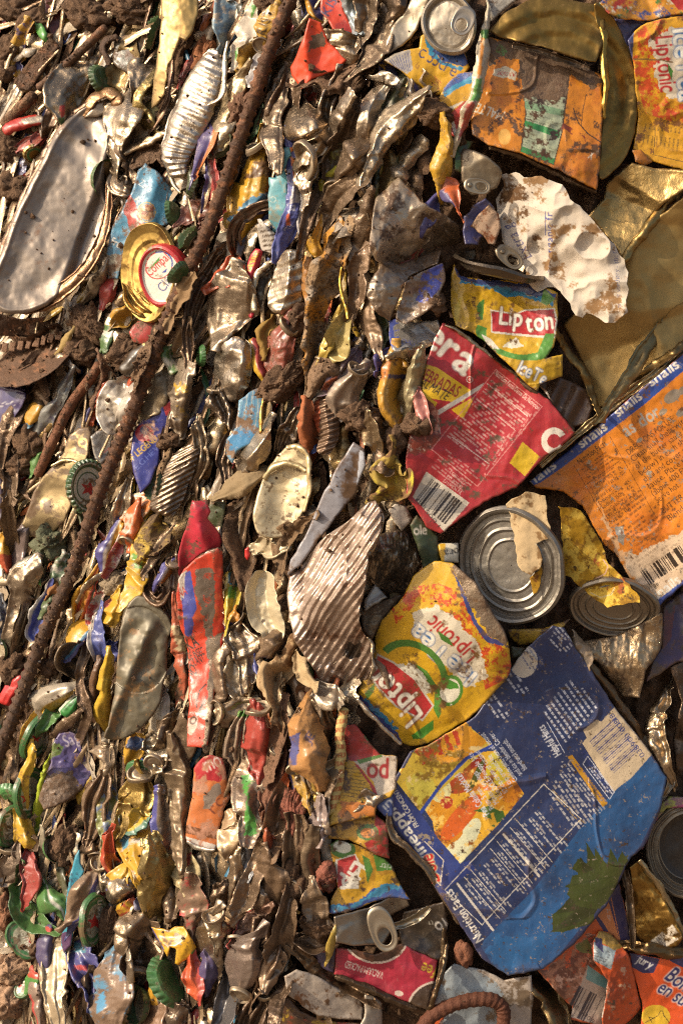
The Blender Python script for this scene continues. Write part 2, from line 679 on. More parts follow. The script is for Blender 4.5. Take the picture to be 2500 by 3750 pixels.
PROF = {'ridge': lambda q: .62 * np.clip((1 - np.abs(q)) * 1.7, 0, 1) + .12 * (1 - q * q), 'valley': lambda q: .8 * np.clip(np.abs(q) * 1.5 - .5, 0, 1), 's': lambda q: .45 * np.sin(q * 3.0),
  'v': lambda q: .8 * np.abs(q), 'roof': lambda q: .75 * (1 - np.abs(q)), 'l': lambda q: -.55 * q, 'r': lambda q: .55 * q,
  'lip': lambda q: .5 * (1 - q * q) + .55 * np.exp(-((np.abs(q) - .86) / .09) ** 2), 'flat': lambda q: 0 * q,
  'w': lambda q: .35 * np.cos(q * 7.5), 'pipe': lambda q: 1.0 * np.sqrt(np.clip(1 - q * q, 0, 1))}

def strip(f, name, label, cat, pts, col='#8a8078', prof='ridge', z=0, tl=0.0, mat=None, metal=None, dirt=.5, spc=4.0, paint=None,
          fold=None, wob=(9, 70), edge=2.5, thick=12, lean=0.0, parent=None, group=None, ribs=None, amp=1.0, ends=None, rim=None, cross=None):
 """a can wall crushed to a long curled band: spine points x,y,halfwidth; prof its section; tl leans it sideways, lean along its length"""
 SEED[0] += 7
 seed = SEED[0]
 P = nums(f, pts)
 k = FR[f][2]
 if metal is None:
  metal = 0.0
 big = label is not None and fold is None and prof != 'pipe'
 if big:
  dirt = max(dirt, .4)
  # crushed bands run on under their neighbours to a torn point
  n_ = len(P)
  ex = .17 * np.hypot(*np.diff(P[:, :2], axis=0).T).sum() + 12
  d0 = (P[0] - P[1])[:2]
  d1 = (P[-1] - P[-2])[:2]
  P = np.vstack([np.append(P[0, :2] + d0 / np.hypot(*d0) * ex, P[0, 2] * (.5 + .5 * noise(np.array(ex), np.array(1.0), seed))), P, np.append(P[-1, :2] + d1 / np.hypot(*d1) * ex, P[-1, 2] * (.45 + .55 * noise(np.array(ex), np.array(7.0), seed)))])
 if mat is None:
  mat = 'bare_metal' if metal > .5 else 'printed_tin'
 L = np.hypot(*np.diff(P[:, :2], axis=0).T).sum()
 wmax = P[:, 2].max()
 nt_, nq = max(6, int(L / spc)), max(5, int(2 * wmax / spc)) | 1
 S = spine(P, nt_)
 T = np.gradient(S[:, :2], axis=0)
 T /= np.linalg.norm(T, axis=1)[:, None] + 1e-9
 Nn = np.stack([-T[:, 1], T[:, 0]], -1)
 q = np.linspace(-1, 1, nq)
 t = np.linspace(0, 1, nt_)
 if fold is None:
  fold = (6, .26) if big else (3, .10)
 if ends is None:
  ends = .05 if big else .5
 grow = (1.62 if metal > .4 else 1.48) if big else 1.0
 cap = np.clip(np.minimum(t, 1 - t) * L / (ends * np.maximum(S[:, 2], 4)) + .05, 0, 1) if ends else np.ones(nt_)
 wd = S[:, 2] * grow * np.sqrt(1 - (1 - cap) ** 2)
 TT, QQ = np.meshgrid(t, q, indexing='ij')
 rs = random.Random(seed)
 if big:
  # each long side wanders by itself, and the ends are torn off at a slant
  kn = np.sort(np.array([0, 1] + [rs.random() for _ in range(max(3, int(L / 55)))]))
  wl, wr = (np.interp(t, kn, [rs.uniform(.62, 1.28) for _ in kn]) for _ in (0, 1))
  off = QQ * wd[:, None] * np.where(QQ < 0, wl[:, None], wr[:, None])
  e0, e1 = rs.uniform(-1.3, 1.3), rs.uniform(-1.3, 1.3)
  sh = (e0 * (1 - t) ** 3 + e1 * t ** 3)[:, None] * QQ * wmax + 10 * (noise(QQ * 3, TT * 2, seed + 40) - .5)
 else:
  off = QQ * wd[:, None]
  sh = 0 * QQ
 ed = edge * 2 * (fbm(TT * L / 30, np.sign(QQ) * 3, seed, 3, .6) - .5) * np.abs(QQ) ** 3
 off = off + ed * 2.2
 X = S[:, 0][:, None] + off * Nn[:, 0][:, None] + sh * T[:, 0][:, None]
 Y = S[:, 1][:, None] + off * Nn[:, 1][:, None] + sh * T[:, 1][:, None]
 X = X + (1 if big else 3) * edge * (noise(X / 60, Y / 60, seed + 2) - .5)
 zig = 0
 if big:
  # buckled like an accordion: flat facets between sharp cross creases
  nk = max(4, int(L / (1.5 * wmax + 22)))
  kz = np.sort(np.array([-.3, 1.3] + [rs.uniform(0, 1) for _ in range(nk)]))
  sg = rs.choice((-1, 1))
  vz = [sg * (-1) ** i * rs.uniform(.1, .5) for i in range(len(kz))]
  tz = TT + rs.uniform(-.5, .5) * QQ * wmax / L + .12 * np.abs(QQ) * wmax / L
  zig = np.interp(tz, kz, vz)
  X = X + zig * wmax * .45 * Nn[:, 0][:, None]
  Y = Y + zig * wmax * .45 * Nn[:, 1][:, None]
  kq = np.sort(np.array([-1, 1] + [rs.uniform(-.8, .8) for _ in range(2)]))
  vq = [rs.uniform(-.35, .35) for _ in kq]
  zig = (zig * .75 + np.interp(QQ, kq, vq)).ravel() * wmax
 X, Y = X.ravel(), Y.ravel()
 tt, qq = TT.ravel(), QQ.ravel()
 W = np.repeat(np.maximum(wd, 1), nq)
 qw = np.clip(qq + (.5 if big else .45) * (fbm(tt * L / (1.6 * wmax + 25), tt * 0 + .5, seed + 8, 2) - .5), -1, 1)
 am = amp * (.35 + 1.3 * noise(tt * L / (2.4 * wmax + 20), tt * 0, seed + 12)) if big else amp
 H = PROF[prof](qw) * W * am
 if fold and fold[0]:
  H += folds(X, Y, fold[0], fold[1], seed, 1.6 if big else 4, math.degrees(math.atan2(Nn[nt_ // 2, 1], Nn[nt_ // 2, 0])) if big else None, 1.6)
 if big:
  H += folds(X, Y, 6, .30, seed + 3, 1.6)
  # dents: sharp ridged creases at the width's own scale
  o_ = off.ravel()
  rd = 1 - np.abs(2 * fbm(o_ / (wmax * .42 + 8) + 4, tt * L / (wmax * 2.2 + 30), seed + 60, 3, .55) - 1)
  H += zig + .14 * wmax * (rd - .8)
  rd = 1 - np.abs(2 * fbm(X / 34, Y / 34, seed + 66, 2, .5) - 1)
  H += 7 * (rd - .8)
  if seed % 3:
   H += 6 * np.exp(-((np.abs(qq) - .93) / .07) ** 2)
 if wob and wob[0]:
  H += wob[0] * 2 * (fbm(X / wob[1], Y / wob[1], seed + 3, 4, .5) - .5)
  H += (.15 if big else .35) * wmax * 2 * (fbm(tt * L / (wmax * 2.5 + 20), qq * .5, seed + 6, 3, .5) - .5)
 if ribs:
  H += ribs[1] * k * (.5 + .5 * np.sin((tt * L + .25 * ribs[1] * qq) / (ribs[0] * k) * 2 * math.pi)) * np.clip((1 - np.abs(qq)) * 3, 0, 1)
 if cross:
  u = (X * math.cos(math.radians(cross[0])) + Y * math.sin(math.radians(cross[0])))
  H += cross[2] * k * np.sin(u / (cross[1] * k) * 2 * math.pi)
 if rim:
  H += rim * k * np.exp(-((np.abs(qq) - .9) / .08) ** 2)
 cx, cy = S[:, 0].mean(), S[:, 1].mean()
 D = base(X, Y) * .55 + base(np.full(len(X), cx), np.full(len(X), cy)) * .45 - z * .001 - (H + tl * qq * W + lean * (tt - .5) * L) * K
 p = Paint(X, Y, f, col, metal, dirt, seed)
 p.q, p.t = qq, tt
 if paint:
  paint(p)
 if big:
  p.c = p.c * .82 + .18 * hexc('#7a5c40')     # dust
 V = place(X, Y, D)
 C = np.concatenate([p.c, p.m[:, None]], 1)
 idx = np.arange(nt_ * nq).reshape(nt_, nq)
 Q = np.stack([idx[:-1, :-1], idx[:-1, 1:], idx[1:, 1:], idx[1:, :-1]], -1).reshape(-1, 4)
 n0 = V[Q[0]]
 nrm = np.cross(n0[1] - n0[0], n0[2] - n0[0])
 mid = Q[len(Q) // 2]
 nrm = np.cross(V[mid[1]] - V[mid[0]], V[mid[2]] - V[mid[0]])
 if nrm[1] > 0:
  Q = Q[:, ::-1].copy()
 dv = p.d
 if thick:
  nv = len(V)
  be = skirt(Q, nv)
  bv = np.unique(be)
  inv = np.full(nv, -1)
  inv[bv] = np.arange(len(bv)) + nv
  V = np.concatenate([V, place(X[bv], Y[bv], D[bv] + thick * K)])
  C = np.concatenate([C, C[bv]])
  dv = np.concatenate([dv, dv[bv] + .15])
  Q = np.concatenate([Q, np.stack([be[:, 1], be[:, 0], inv[be[:, 0]], inv[be[:, 1]]], -1)])
 o = mesh_obj(name, V, Q, C, dv, mat, parent)
 if big and name in ('crushed_can', 'drink_can') and wmax > 24 and seed % 5 in (0, 2):
  # one end of the can still shows its pressed rim
  i = int(nt_ * (.12 if seed % 2 else .88))
  jq = i * nq + nq // 2
  zz = (float(base(X[jq:jq + 1], Y[jq:jq + 1])[0]) - D[jq]) * 1000
  disc('S', 'can_end', None, None, '%f,%f' % (S[i, 0], S[i, 1]), wmax * 1.15, wmax * rs.uniform(.45, .75), math.degrees(math.atan2(Nn[i, 1], Nn[i, 0])) + rs.uniform(-25, 25),
             [(.01, -.12), (.55, -.12), (.7, -.16), (.8, -.02), (.88, .06), (.96, .04), (1, -.1), (.98, -.3)], '#a89a86', None, zz + 1, 1 if seed % 2 else -1, 'satin_metal', .8, .4, parent=o, fold=(4, .3), wob=(6, 50), oval=.8)
 return tag(o, label, cat, group)

def disc(f, name, label, cat, c, R, r, ang, prof, col='#999999', paint=None, z=0, flip=1, mat='bare_metal', metal=.9, dirt=.3, bend=(0, 0), fold=(2, .06),
         wob=(5, 90), spc=4.0, parent=None, group=None, crimp=0, a0=0, a1=360, oval=1.0):
 """a round lid, can end or cap seen at a slant: c centre, R and r half axes of its ellipse, ang the long axis; prof pairs radius, height (both of R)"""
 SEED[0] += 7
 seed = SEED[0]
 c = nums(f, c)[0]
 k = FR[f][2]
 R *= k
 r *= k
 a = math.radians(ang)
 e1 = np.array([math.cos(a), 0, -math.sin(a)])
 s_ = min(1, r / R / oval)
 e2 = np.array([-math.sin(a) * s_, flip * math.sqrt(max(0, 1 - s_ * s_)), -math.cos(a) * s_])
 nrm = np.cross(e1, e2)
 if nrm[1] > 0:
  nrm = -nrm
 pr = np.array(prof, float)
 seg = np.hypot(*np.diff(pr, axis=0).T)
 u = np.concatenate([[0], np.cumsum(seg)])
 nr = max(8, int(u[-1] * R / spc))
 uu = np.unique(np.concatenate([np.linspace(0, u[-1], nr), u]))
 rad, hh = np.interp(uu, u, pr[:, 0]), np.interp(uu, u, pr[:, 1])
 na = max(24, int(2 * math.pi * R / spc))
 full = (a1 - a0) >= 360
 th = np.radians(a0) + np.radians(a1 - a0) * (np.arange(na) / na if full else np.linspace(0, 1, na))
 RR, TH = np.meshgrid(rad, th, indexing='ij')
 HH = np.repeat(hh[:, None], len(th), 1)
 if crimp:
  cr = np.abs(np.sin(TH * crimp / 2)) - .5
  k_ = np.clip((RR - .86) / .12, 0, 1)
  RR = RR + .07 * cr * k_
  HH = HH + .08 * cr * k_
 gx, gy = RR * np.cos(TH) * R, RR * np.sin(TH) * R * oval
 gx, gy = gx.ravel(), gy.ravel()
 Hh = HH.ravel() * R
 Hh = Hh + bend[0] * (gx * gx) / R + bend[1] * (gy * gy) / R
 if fold and fold[0]:
  Hh = Hh + folds(gx, gy, fold[0], fold[1], seed, 6)
 if wob and wob[0]:
  Hh = Hh + wob[0] * 2 * (fbm(gx / wob[1] + 7, gy / wob[1] + 3, seed, 4, .5) - .5)
  gx = gx + wob[0] * 2 * (noise(gx / 80, gy / 80, seed + 4) - .5)
  gy = gy + wob[0] * 2 * (noise(gx / 80, gy / 80, seed + 8) - .5)
 d0 = float(base(np.array([c[0]]), np.array([c[1]]))[0]) - z * .001
 C0 = place(np.array([c[0]]), np.array([c[1]]), np.array([d0]))[0]
 kk = K * (DC + d0) / DC
 V = C0 + kk * (gx[:, None] * e1 + gy[:, None] * e2 + Hh[:, None] * nrm)
 s = DC / (DC + V[:, 1])
 X, Y = V[:, 0] * s / K + 1250, 1875 - V[:, 2] * s / K
 p = Paint(X, Y, f, col, metal, dirt, seed)
 p.r, p.th = RR.ravel(), TH.ravel()
 if paint:
  paint(p)
 n, m = RR.shape
 idx = np.arange(n * m).reshape(n, m)
 if full:
  nx_ = np.roll(idx, -1, 1)
  Q = np.stack([idx[:-1], idx[1:], nx_[1:], nx_[:-1]], -1).reshape(-1, 4)
 else:
  Q = np.stack([idx[:-1, :-1], idx[1:, :-1], idx[1:, 1:], idx[:-1, 1:]], -1).reshape(-1, 4)
 o = mesh_obj(name, V, Q, np.concatenate([p.c, p.m[:, None]], 1), p.d, mat, parent)
 return tag(o, label, cat, group)

def tube(f, name, label, cat, pts, rad, col='#6b4a36', mat='rusty', z=0, twist=None, metal=.2, dirt=.3, spc=5.0, wob=.12, parent=None, group=None, paint=None, flat=1.0):
 """a bar or wire along pts (x,y[,depth mm towards the camera]); twist (pitch, height) gives a rebar its slanting ribs"""
 SEED[0] += 7
 seed = SEED[0]
 k = FR[f][2]
 raw = np.array([[float(v) for v in t.split(',')] for t in pts.split()])
 P = nums(f, ' '.join('%s,%s' % (a[0], a[1]) for a in raw))
 zz = raw[:, 2] if raw.shape[1] > 2 else np.zeros(len(raw))
 rad *= k
 D = base(P[:, 0], P[:, 1]) - (z + zz) * .001
 W = place(P[:, 0], P[:, 1], D)
 L = np.linalg.norm(np.diff(W, axis=0), axis=1).sum() / K
 n = max(6, int(L / spc))
 W = spine(W, n)
 T = np.gradient(W, axis=0)
 T /= np.linalg.norm(T, axis=1)[:, None] + 1e-12
 up = np.array([0.0, 1.0, 0.0])
 A = np.cross(T, up)
 A /= np.linalg.norm(A, axis=1)[:, None] + 1e-12
 B = np.cross(T, A)
 m = max(8, int(2 * math.pi * rad / spc))
 th = np.arange(m) / m * 2 * math.pi
 s = np.linspace(0, L, n)
 SS, TH = np.meshgrid(s, th, indexing='ij')
 r = rad * (1 + wob * 2 * (fbm(SS / 35, np.cos(TH) * 1.4 + np.sin(TH) * 2.1, seed, 3) - .5))
 if twist:
  ph = (SS / twist[0] + TH / (2 * math.pi) * (1 if len(twist) < 3 else twist[2])) % 1
  r = r * (1 + twist[1] * np.exp(-((ph - .5) / .17) ** 2))
 capf = np.clip(np.minimum(SS, L - SS) / (rad * .6), 0, 1)
 r = r * np.sqrt(1 - (1 - capf) ** 2 * .98)
 V = W[:, None, :] + K * (r[..., None] * (np.cos(TH)[..., None] * A[:, None, :] + flat * np.sin(TH)[..., None] * B[:, None, :]))
 V = V.reshape(-1, 3)
 sc = DC / (DC + V[:, 1])
 p = Paint(V[:, 0] * sc / K + 1250, 1875 - V[:, 2] * sc / K, f, col, metal, dirt, seed)
 if paint:
  paint(p)
 idx = np.arange(n * m).reshape(n, m)
 nx_ = np.roll(idx, -1, 1)
 Q = np.stack([idx[:-1], nx_[:-1], nx_[1:], idx[1:]], -1).reshape(-1, 4)
 e = np.array([[0, 0, 0, -1]])
 o = mesh_obj(name, V, Q, np.concatenate([p.c, p.m[:, None]], 1), p.d, mat, parent)
 return tag(o, label, cat, group)

def lump(f, name, label, cat, c, rx, ry, ang=0, col='#7a5a3c', z=0, mat='mud', dirt=.6, rough=.5, depth=.8, parent=None, group=None):
 """a clod or wad: a roundish body with a broken surface"""
 SEED[0] += 7
 seed = SEED[0]
 k = FR[f][2]
 c = nums(f, c)[0]
 rx *= k
 ry *= k
 n = max(10, int(max(rx, ry) / 2.5))
 u = np.linspace(0.02, math.pi - .02, n)
 v = np.arange(2 * n) / (2 * n) * 2 * math.pi
 U, Vv = np.meshgrid(u, v, indexing='ij')
 x, y, zz = np.sin(U) * np.cos(Vv), np.sin(U) * np.sin(Vv), np.cos(U)
 g = 1 + rough * 2 * (fbm(x * 1.8 + zz * 1.3 + 9, y * 1.8 - zz * 1.1 + 4, seed, 5, .6) - .5)
 a = math.radians(ang)
 px, py, pz = x * rx * g, y * ry * g, zz * min(rx, ry) * depth * g
 X = c[0] + px * math.cos(a) - py * math.sin(a)
 Y = c[1] + px * math.sin(a) + py * math.cos(a)
 D = float(base(c[:1], c[1:2])[0]) - z * .001 - pz * K
 V = place(X.ravel(), Y.ravel(), D.ravel())
 idx = np.arange(n * 2 * n).reshape(n, 2 * n)
 nx_ = np.roll(idx, -1, 1)
 Q = np.stack([idx[:-1], nx_[:-1], nx_[1:], idx[1:]], -1).reshape(-1, 4)
 cc = np.tile(np.append(hexc(col), 0), (len(V), 1))
 o = mesh_obj(name, V, Q, cc, np.full(len(V), dirt), mat, parent)
 return tag(o, label, cat, group)

def pull_tab(f, c, R, r, ang, parent, col='#b5aca0', z=3, flip=1, tilt=None):
 """ring pull: a rounded plate with a finger hole and a rivet; c its centre, R half its length, r half its width"""
 def ring(n, rr, hole):
  pass
 SEED[0] += 7
 k = FR[f][2]
 c0 = nums(f, c)[0]
 a = math.radians(ang)
 th = np.arange(48) / 48 * 2 * math.pi
 # rings of the section from the hole's lip over the plate to the outer curl
 sec = [(0.0, .05), (.06, .13), (.2, .10), (.55, .06), (.8, .16), (1.0, .12), (1.02, -.02)]
 V, Q = [], []
 for i, (q_, hgt) in enumerate(sec):
  ox, oy = np.sign(np.cos(th)) * np.abs(np.cos(th)) ** .8, np.sign(np.sin(th)) * np.abs(np.sin(th)) ** .8
  hx, hy = .32 + .38 * np.cos(th), .50 * np.sin(th)
  x = (hx * (1 - q_) + ox * q_) * R * k
  y = (hy * (1 - q_) + oy * q_) * r * k
  X = c0[0] + x * math.cos(a) - y * math.sin(a)
  Y = c0[1] + x * math.sin(a) + y * math.cos(a)
  V.append((X, Y, np.full(48, hgt * r * k)))
 X = np.concatenate([v[0] for v in V])
 Y = np.concatenate([v[1] for v in V])
 Hh = np.concatenate([v[2] for v in V])
 d0 = float(base(c0[:1], c0[1:2])[0])
 tx, ty = tilt or (0, 0)
 W = place(X, Y, d0 - z * .001 - K * (Hh + tx * (X - c0[0]) + ty * (Y - c0[1])))
 idx = np.arange(len(sec) * 48).reshape(len(sec), 48)
 nx_ = np.roll(idx, -1, 1)
 Q = np.stack([idx[:-1], nx_[:-1], nx_[1:], idx[1:]], -1).reshape(-1, 4)
 cc = np.tile(np.append(hexc(col), .9), (len(W), 1))
 o = mesh_obj('pull_tab', W, Q, cc, np.full(len(W), .12), 'satin_metal', parent)
 # rivet
 n = 16
 t2 = np.arange(n) / n * 2 * math.pi
 pr = [(.24, 0), (.22, .12), (.14, .17), (.02, .17)]
 cx = c0[0] - .55 * R * k * math.cos(a)
 cy = c0[1] - .55 * R * k * math.sin(a)
 X = np.concatenate([cx + p_ * r * k * 1.3 * np.cos(t2) for p_, _ in pr])
 Y = np.concatenate([cy + p_ * r * k * 1.3 * np.sin(t2) for p_, _ in pr])
 Hh = np.concatenate([np.full(n, .08 * r * k + q_ * r * k) for _, q_ in pr])
 W = place(X, Y, d0 - z * .001 - K * (Hh + tx * (X - c0[0]) + ty * (Y - c0[1])))
 idx = np.arange(len(pr) * n).reshape(len(pr), n)
 nx_ = np.roll(idx, -1, 1)
 Q = np.stack([idx[:-1], nx_[:-1], nx_[1:], idx[1:]], -1).reshape(-1, 4)
 cc = np.tile(np.append(hexc(col), .9), (len(W), 1))
 mesh_obj('rivet', W, Q, cc, np.full(len(W), .1), 'satin_metal', o)
 return o

def crown_cap(f, label, c, R, r, ang, flip=1, col='#1c4a2a', z=6, inside_=False, star=False, ring=False, group='crown caps pressed into the bale', name='crown_cap', dirt=.52):
 """a crimped crown cap seen at a slant"""
 prof = [(0.01, .10), (.5, .10), (.72, .08), (.84, 0), (.93, -.20), (1.0, -.38)]
 if inside_:
  prof = [(0.01, -.1), (.6, -.1), (.78, -.06), (.86, .05), (.95, .3), (1.0, .36)]

 def pt(p):
  if inside_:
   p.put((p.r < .82), '#a89a80', .2)
  else:
   if ring:
    p.put((p.r > .52) & (p.r < .62), '#d8d4c4', 0)
   if star:
    p.put(p.r < .50, '#cfc8b4', 0)
    x, y = p.r * np.cos(p.th), p.r * np.sin(p.th)
    P = [((.42 if i % 2 == 0 else .17) * math.cos(i * math.pi / 5 - 1.2), (.42 if i % 2 == 0 else .17) * math.sin(i * math.pi / 5 - 1.2)) for i in range(10)]
    p.put(inside(x, y, P), '#b01f24')
 return disc(f, name, label, 'bottle cap', c, R, r, ang, prof, col, pt, z, flip, 'printed_tin', 0, dirt, wob=(3, 30), fold=(4, .2), spc=3.0, crimp=21, group=group)
# ------------------------------------------------------------------ the ground and the packed mass behind everything
gv = np.array([[-60, -60, -1.2], [60, -60, -1.2], [60, 60, -1.2], [-60, 60, -1.2]], float)
g = mesh_obj('ground', gv, np.array([[0, 1, 2, 3]]), np.ones((4, 4)), np.zeros(4), 'ground_soil')  # unseen below the frame, added so the metal reflects brown earth
tag(g, kind='structure')

def packed():
 sp_ = 9.0
 nx, ny = int(3400 / sp_), int(4600 / sp_)
 X, Y = np.meshgrid(-450 + np.arange(nx) * sp_, -420 + np.arange(ny) * sp_, indexing='ij')
 X, Y = X.ravel(), Y.ravel()
 # layers run steeply down the side face, stretched along their own direction
 u = X * .93 + Y * .36
 v = -X * .36 + Y * .93
 n = fbm(u / 60, v / 170, 5, 5, .55)
 n2 = fbm(u / 22, v / 40, 9, 4, .6)
 D = base(X, Y) + .020 - .030 * (n - .5) - .011 * (n2 - .5)
 V = place(X, Y, D)
 idx = np.arange(nx * ny).reshape(nx, ny)
 Q = np.stack([idx[:-1, :-1], idx[:-1, 1:], idx[1:, 1:], idx[1:, :-1]], -1).reshape(-1, 4)
 o = mesh_obj('packed_mud', V, Q, np.ones((len(V), 4)), np.zeros(len(V)), 'mud')
 tag(o, 'brown mud packed between the crushed cans of the bale', 'mud', kind='stuff')

packed()

def flow(X, Y):
 """direction of the layers in degrees (image, y down), from a slant at the top left to upright at the bottom"""
 return 90 + np.clip(34 - Y * .009 - (X - 600) * .012, -6, 42)

def shreds(name, label, cat, mat, n, seed, lo, hi, cols, metal, xr, zr, wr, edge=0, dirt=.4):
 r = random.Random(seed)
 VV, QQ, CC, DD = [], [], [], []
 nv = 0
 for i in range(n):
  while True:
   X, Y = r.uniform(-120, xr), r.uniform(-120, 3880)
   if X < 1640 - .155 * Y - edge + r.gauss(0, 90):
    break
  a = math.radians(float(flow(X, Y)) + r.gauss(0, 16))
  L, W = r.uniform(lo, hi), r.uniform(*wr)
  nt_, nq = max(4, int(L / 14)), 5
  t = np.linspace(-1, 1, nt_)
  q = np.linspace(-1, 1, nq)
  T, Qq = np.meshgrid(t, q, indexing='ij')
  sd = r.randrange(9999)
  wd = W * (.45 + .55 * (1 - T ** 4)) * (.45 + 1.1 * noise(T * 4 + 9, np.sign(Qq) + 3.0, sd))
  bend = r.uniform(-.3, .3) * L * T * T * .4
  ox = T * L * .5 * math.cos(a) - (Qq * wd + bend) * math.sin(a)
  oy = T * L * .5 * math.sin(a) + (Qq * wd + bend) * math.cos(a)
  tw = r.uniform(-1.5, 1.5)
  kind = r.random()
  hgt = (.9 * np.abs(Qq) if kind < .4 else .7 * (1 - Qq * Qq)) * wd * r.uniform(.5, 1.3) + tw * Qq * wd * (.3 + .7 * T) + W * 1.2 * (fbm(T * L / 60 + 5, Qq * .8 + 7, sd, 3, .6) - .5) + W * np.interp(T, np.linspace(-1, 1, 6), [r.uniform(-.8, .8) for _ in range(6)])
  D = base(X + ox, Y + oy) - r.uniform(*zr) * .001 - hgt * K
  V = place((X + ox).ravel(), (Y + oy).ravel(), D.ravel())
  idx = np.arange(nt_ * nq).reshape(nt_, nq) + nv
  VV.append(V)
  QQ.append(np.stack([idx[:-1, :-1], idx[:-1, 1:], idx[1:, 1:], idx[1:, :-1]], -1).reshape(-1, 4))
  c = hexc(r.choice(cols)) * r.uniform(.7, 1.15)
  CC.append(np.tile(np.append(np.clip(c, 0, 1), metal if r.random() < .8 else 0), (len(V), 1)))
  DD.append(np.full(len(V), dirt * r.uniform(.5, 1.5)))
  nv += len(V)
 o = mesh_obj(name, np.concatenate(VV), np.concatenate(QQ), np.concatenate(CC), np.concatenate(DD), mat)
 tag(o, label, cat, kind='stuff')

shreds('scrap_shreds', 'mass of thin torn metal shreds wedged between the cans', 'metal shreds', 'bare_metal', 900, 3, 120, 420,
       ['#b8a488', '#9d8a72', '#7f6a56', '#c7b598', '#957f55', '#c8bca8'], .75, 2600, (-11, 6), (12, 38), dirt=.42)
shreds('tin_slivers', 'mass of long narrow tin edges packed upright between the cans', 'tin slivers', 'bare_metal', 340, 13, 180, 620,
       ['#b09a7c', '#96826a', '#7a644e', '#c2ae90', '#6a5240'], .6, 1700, (4, 16), (4, 11), edge=260, dirt=.4)
shreds('mud_crusts', 'crusts and flakes of dry mud sticking all over the bale', 'mud', 'mud', 460, 4, 80, 300, ['#7a5a3c'], 0, 2600, (-10, 4), (10, 30))
shreds('paint_shreds', 'mass of small torn scraps of printed can in many colours', 'can scraps', 'printed_tin', 420, 5, 90, 320,
       ['#b8941f', '#a3282b', '#1f4488', '#27613a', '#b8602a', '#c4b8a4', '#2a7aa0', '#8a7a68', '#7a2020'], 0, 2600, (-8, 8), (7, 20), dirt=.45)

# ------------------------------------------------------------------ front face: the big flattened cans
def paint_red(p):
 p.fr('F').poly('-260,860 -210,700 215,925 130,1000 -130,960 -330,900', '#e3b81c')
 p.poly('0,775 215,922 165,1000 -60,870 -300,790 -280,700', '#e3b81c')
 p.poly('-330,800 0,1000 -20,1040 -330,900', '#e3b81c')
 p.poly('90,1045 240,960 165,1105', '#e3b81c')
 p.poly('-40,1075 300,872 275,915 180,975 -40,1110', '#d9cfc2')
 p.text('era', '-125,590', '178,838', 280, '#ece2d0', bold=3)
 p.ell('207,852', 21, 21, 0, '#e8dccb', inner=.82)
 p.text('R', '196,856', '214,866', 30, '#e8dccb')
 p.fr('E').text('QUEBRADAS', '1220,805', '1518,968', 108, '#a5231c', bold=2)
 p.text('PALMATE', '1250,870', '1450,985', 82, '#2b2118', shear=.2, bold=1)
 m = '1180,1010 1300,950 1400,1050 1420,1230 1330,1330 1190,1330'
 p.poly(m, '#8f3424', jag=14)
 p.mottle('#d8927a', 60, .52, m)
 p.mottle('#6b2a1e', 40, .56, m, seed=3)
 p.mottle('#c9b5a2', 30, .62, m, seed=5)
 p.fr('F').rect('375,785', '672,1025', 660, '#d98a84', line=5)
 p.text('Nutrition Facts/Datos De Nutricion', '362,818', '640,1048', 46, '#e8c4b8', bold=1)
 p.rows('350,850', '640,1080', 470, 22, '#e6b9ac', wl=60, thick=.55, al=.75)
 p.lines('320,880 575,1085', 7, '#e3bdb0')
 p.lines('262,985 500,1180', 3, '#e3bdb0')
 p.lines('95,1220 330,1390', 7, '#e3bdb0')
 p.rows('60,1290 '.strip(), '300,1480', 160, 8, '#e6b9ac', wl=50, thick=.5, al=.6)
 p.rows('640,1060', '520,1240', 34, 2, '#e6b9ac', wl=40, al=.6)
 p.rows('500,1190', '330,1450', 36, 2, '#e6b9ac', wl=40, al=.6)
 p.text('CABERA FOODS', '75,1450', '175,1530', 34, '#e6b9ac')
 p.text('P.O. BOX 404', '55,1480', '160,1560', 34, '#e6b9ac')
 p.text('BAYAMON, P.R.', '35,1505', '150,1590', 34, '#e6b9ac')
 p.poly('545,1250 655,1345 560,1470 462,1385', '#ddb519')
 p.ell('745,1245', 82, 86, 0, '#e8dccb', inner=.52, a0=30, a1=330)
 p.fr('E').poly('1325,1440 1600,1640 1440,1825 1238,1600', '#d8cbb6')
 p.bars('1352,1478', '1560,1640', 180, '#2a2220', 46)
 p.text('0 3500 1', '1250,1620', '1400,1800', 36, '#3a302c')
 p.mottle('#5c4632', 60, .66, soft=.12)

red = sheet('food_can', 'flattened red food can with big white letters and a barcode corner', 'food can', 'S',
   '1621,1181 1675,1204 1740,1252 1801,1310 1933,1411 2013,1465 2105,1583 2050,1640 1996,1672 1893,1784 1772,1841 1686,1899 1612,1956 1560,1930 1517,1856 1489,1818 1483,1675 1500,1590 1546,1520 1540,1451 1558,1336 1590,1240',
   '#b01f2c', paint_red, z=16, tilt=(.05, -.03), spc=2.3, dirt=.22, fold=(9, .10), wob=(16, 180), thick=40, ang=40, crk=10)
strip('F', 'rim', None, None, '30,497,10 130,540,11 250,635,11 350,715,11', '#a89c88', 'ridge', 17, metal=.9, dirt=.4, parent=red)
strip('F', 'side_seam', None, None, '350,720,14 480,815,14 600,915,15 720,1000,13 870,1180,9', '#4a3a2c', 'roof', 12, metal=.5, dirt=.6, parent=red)

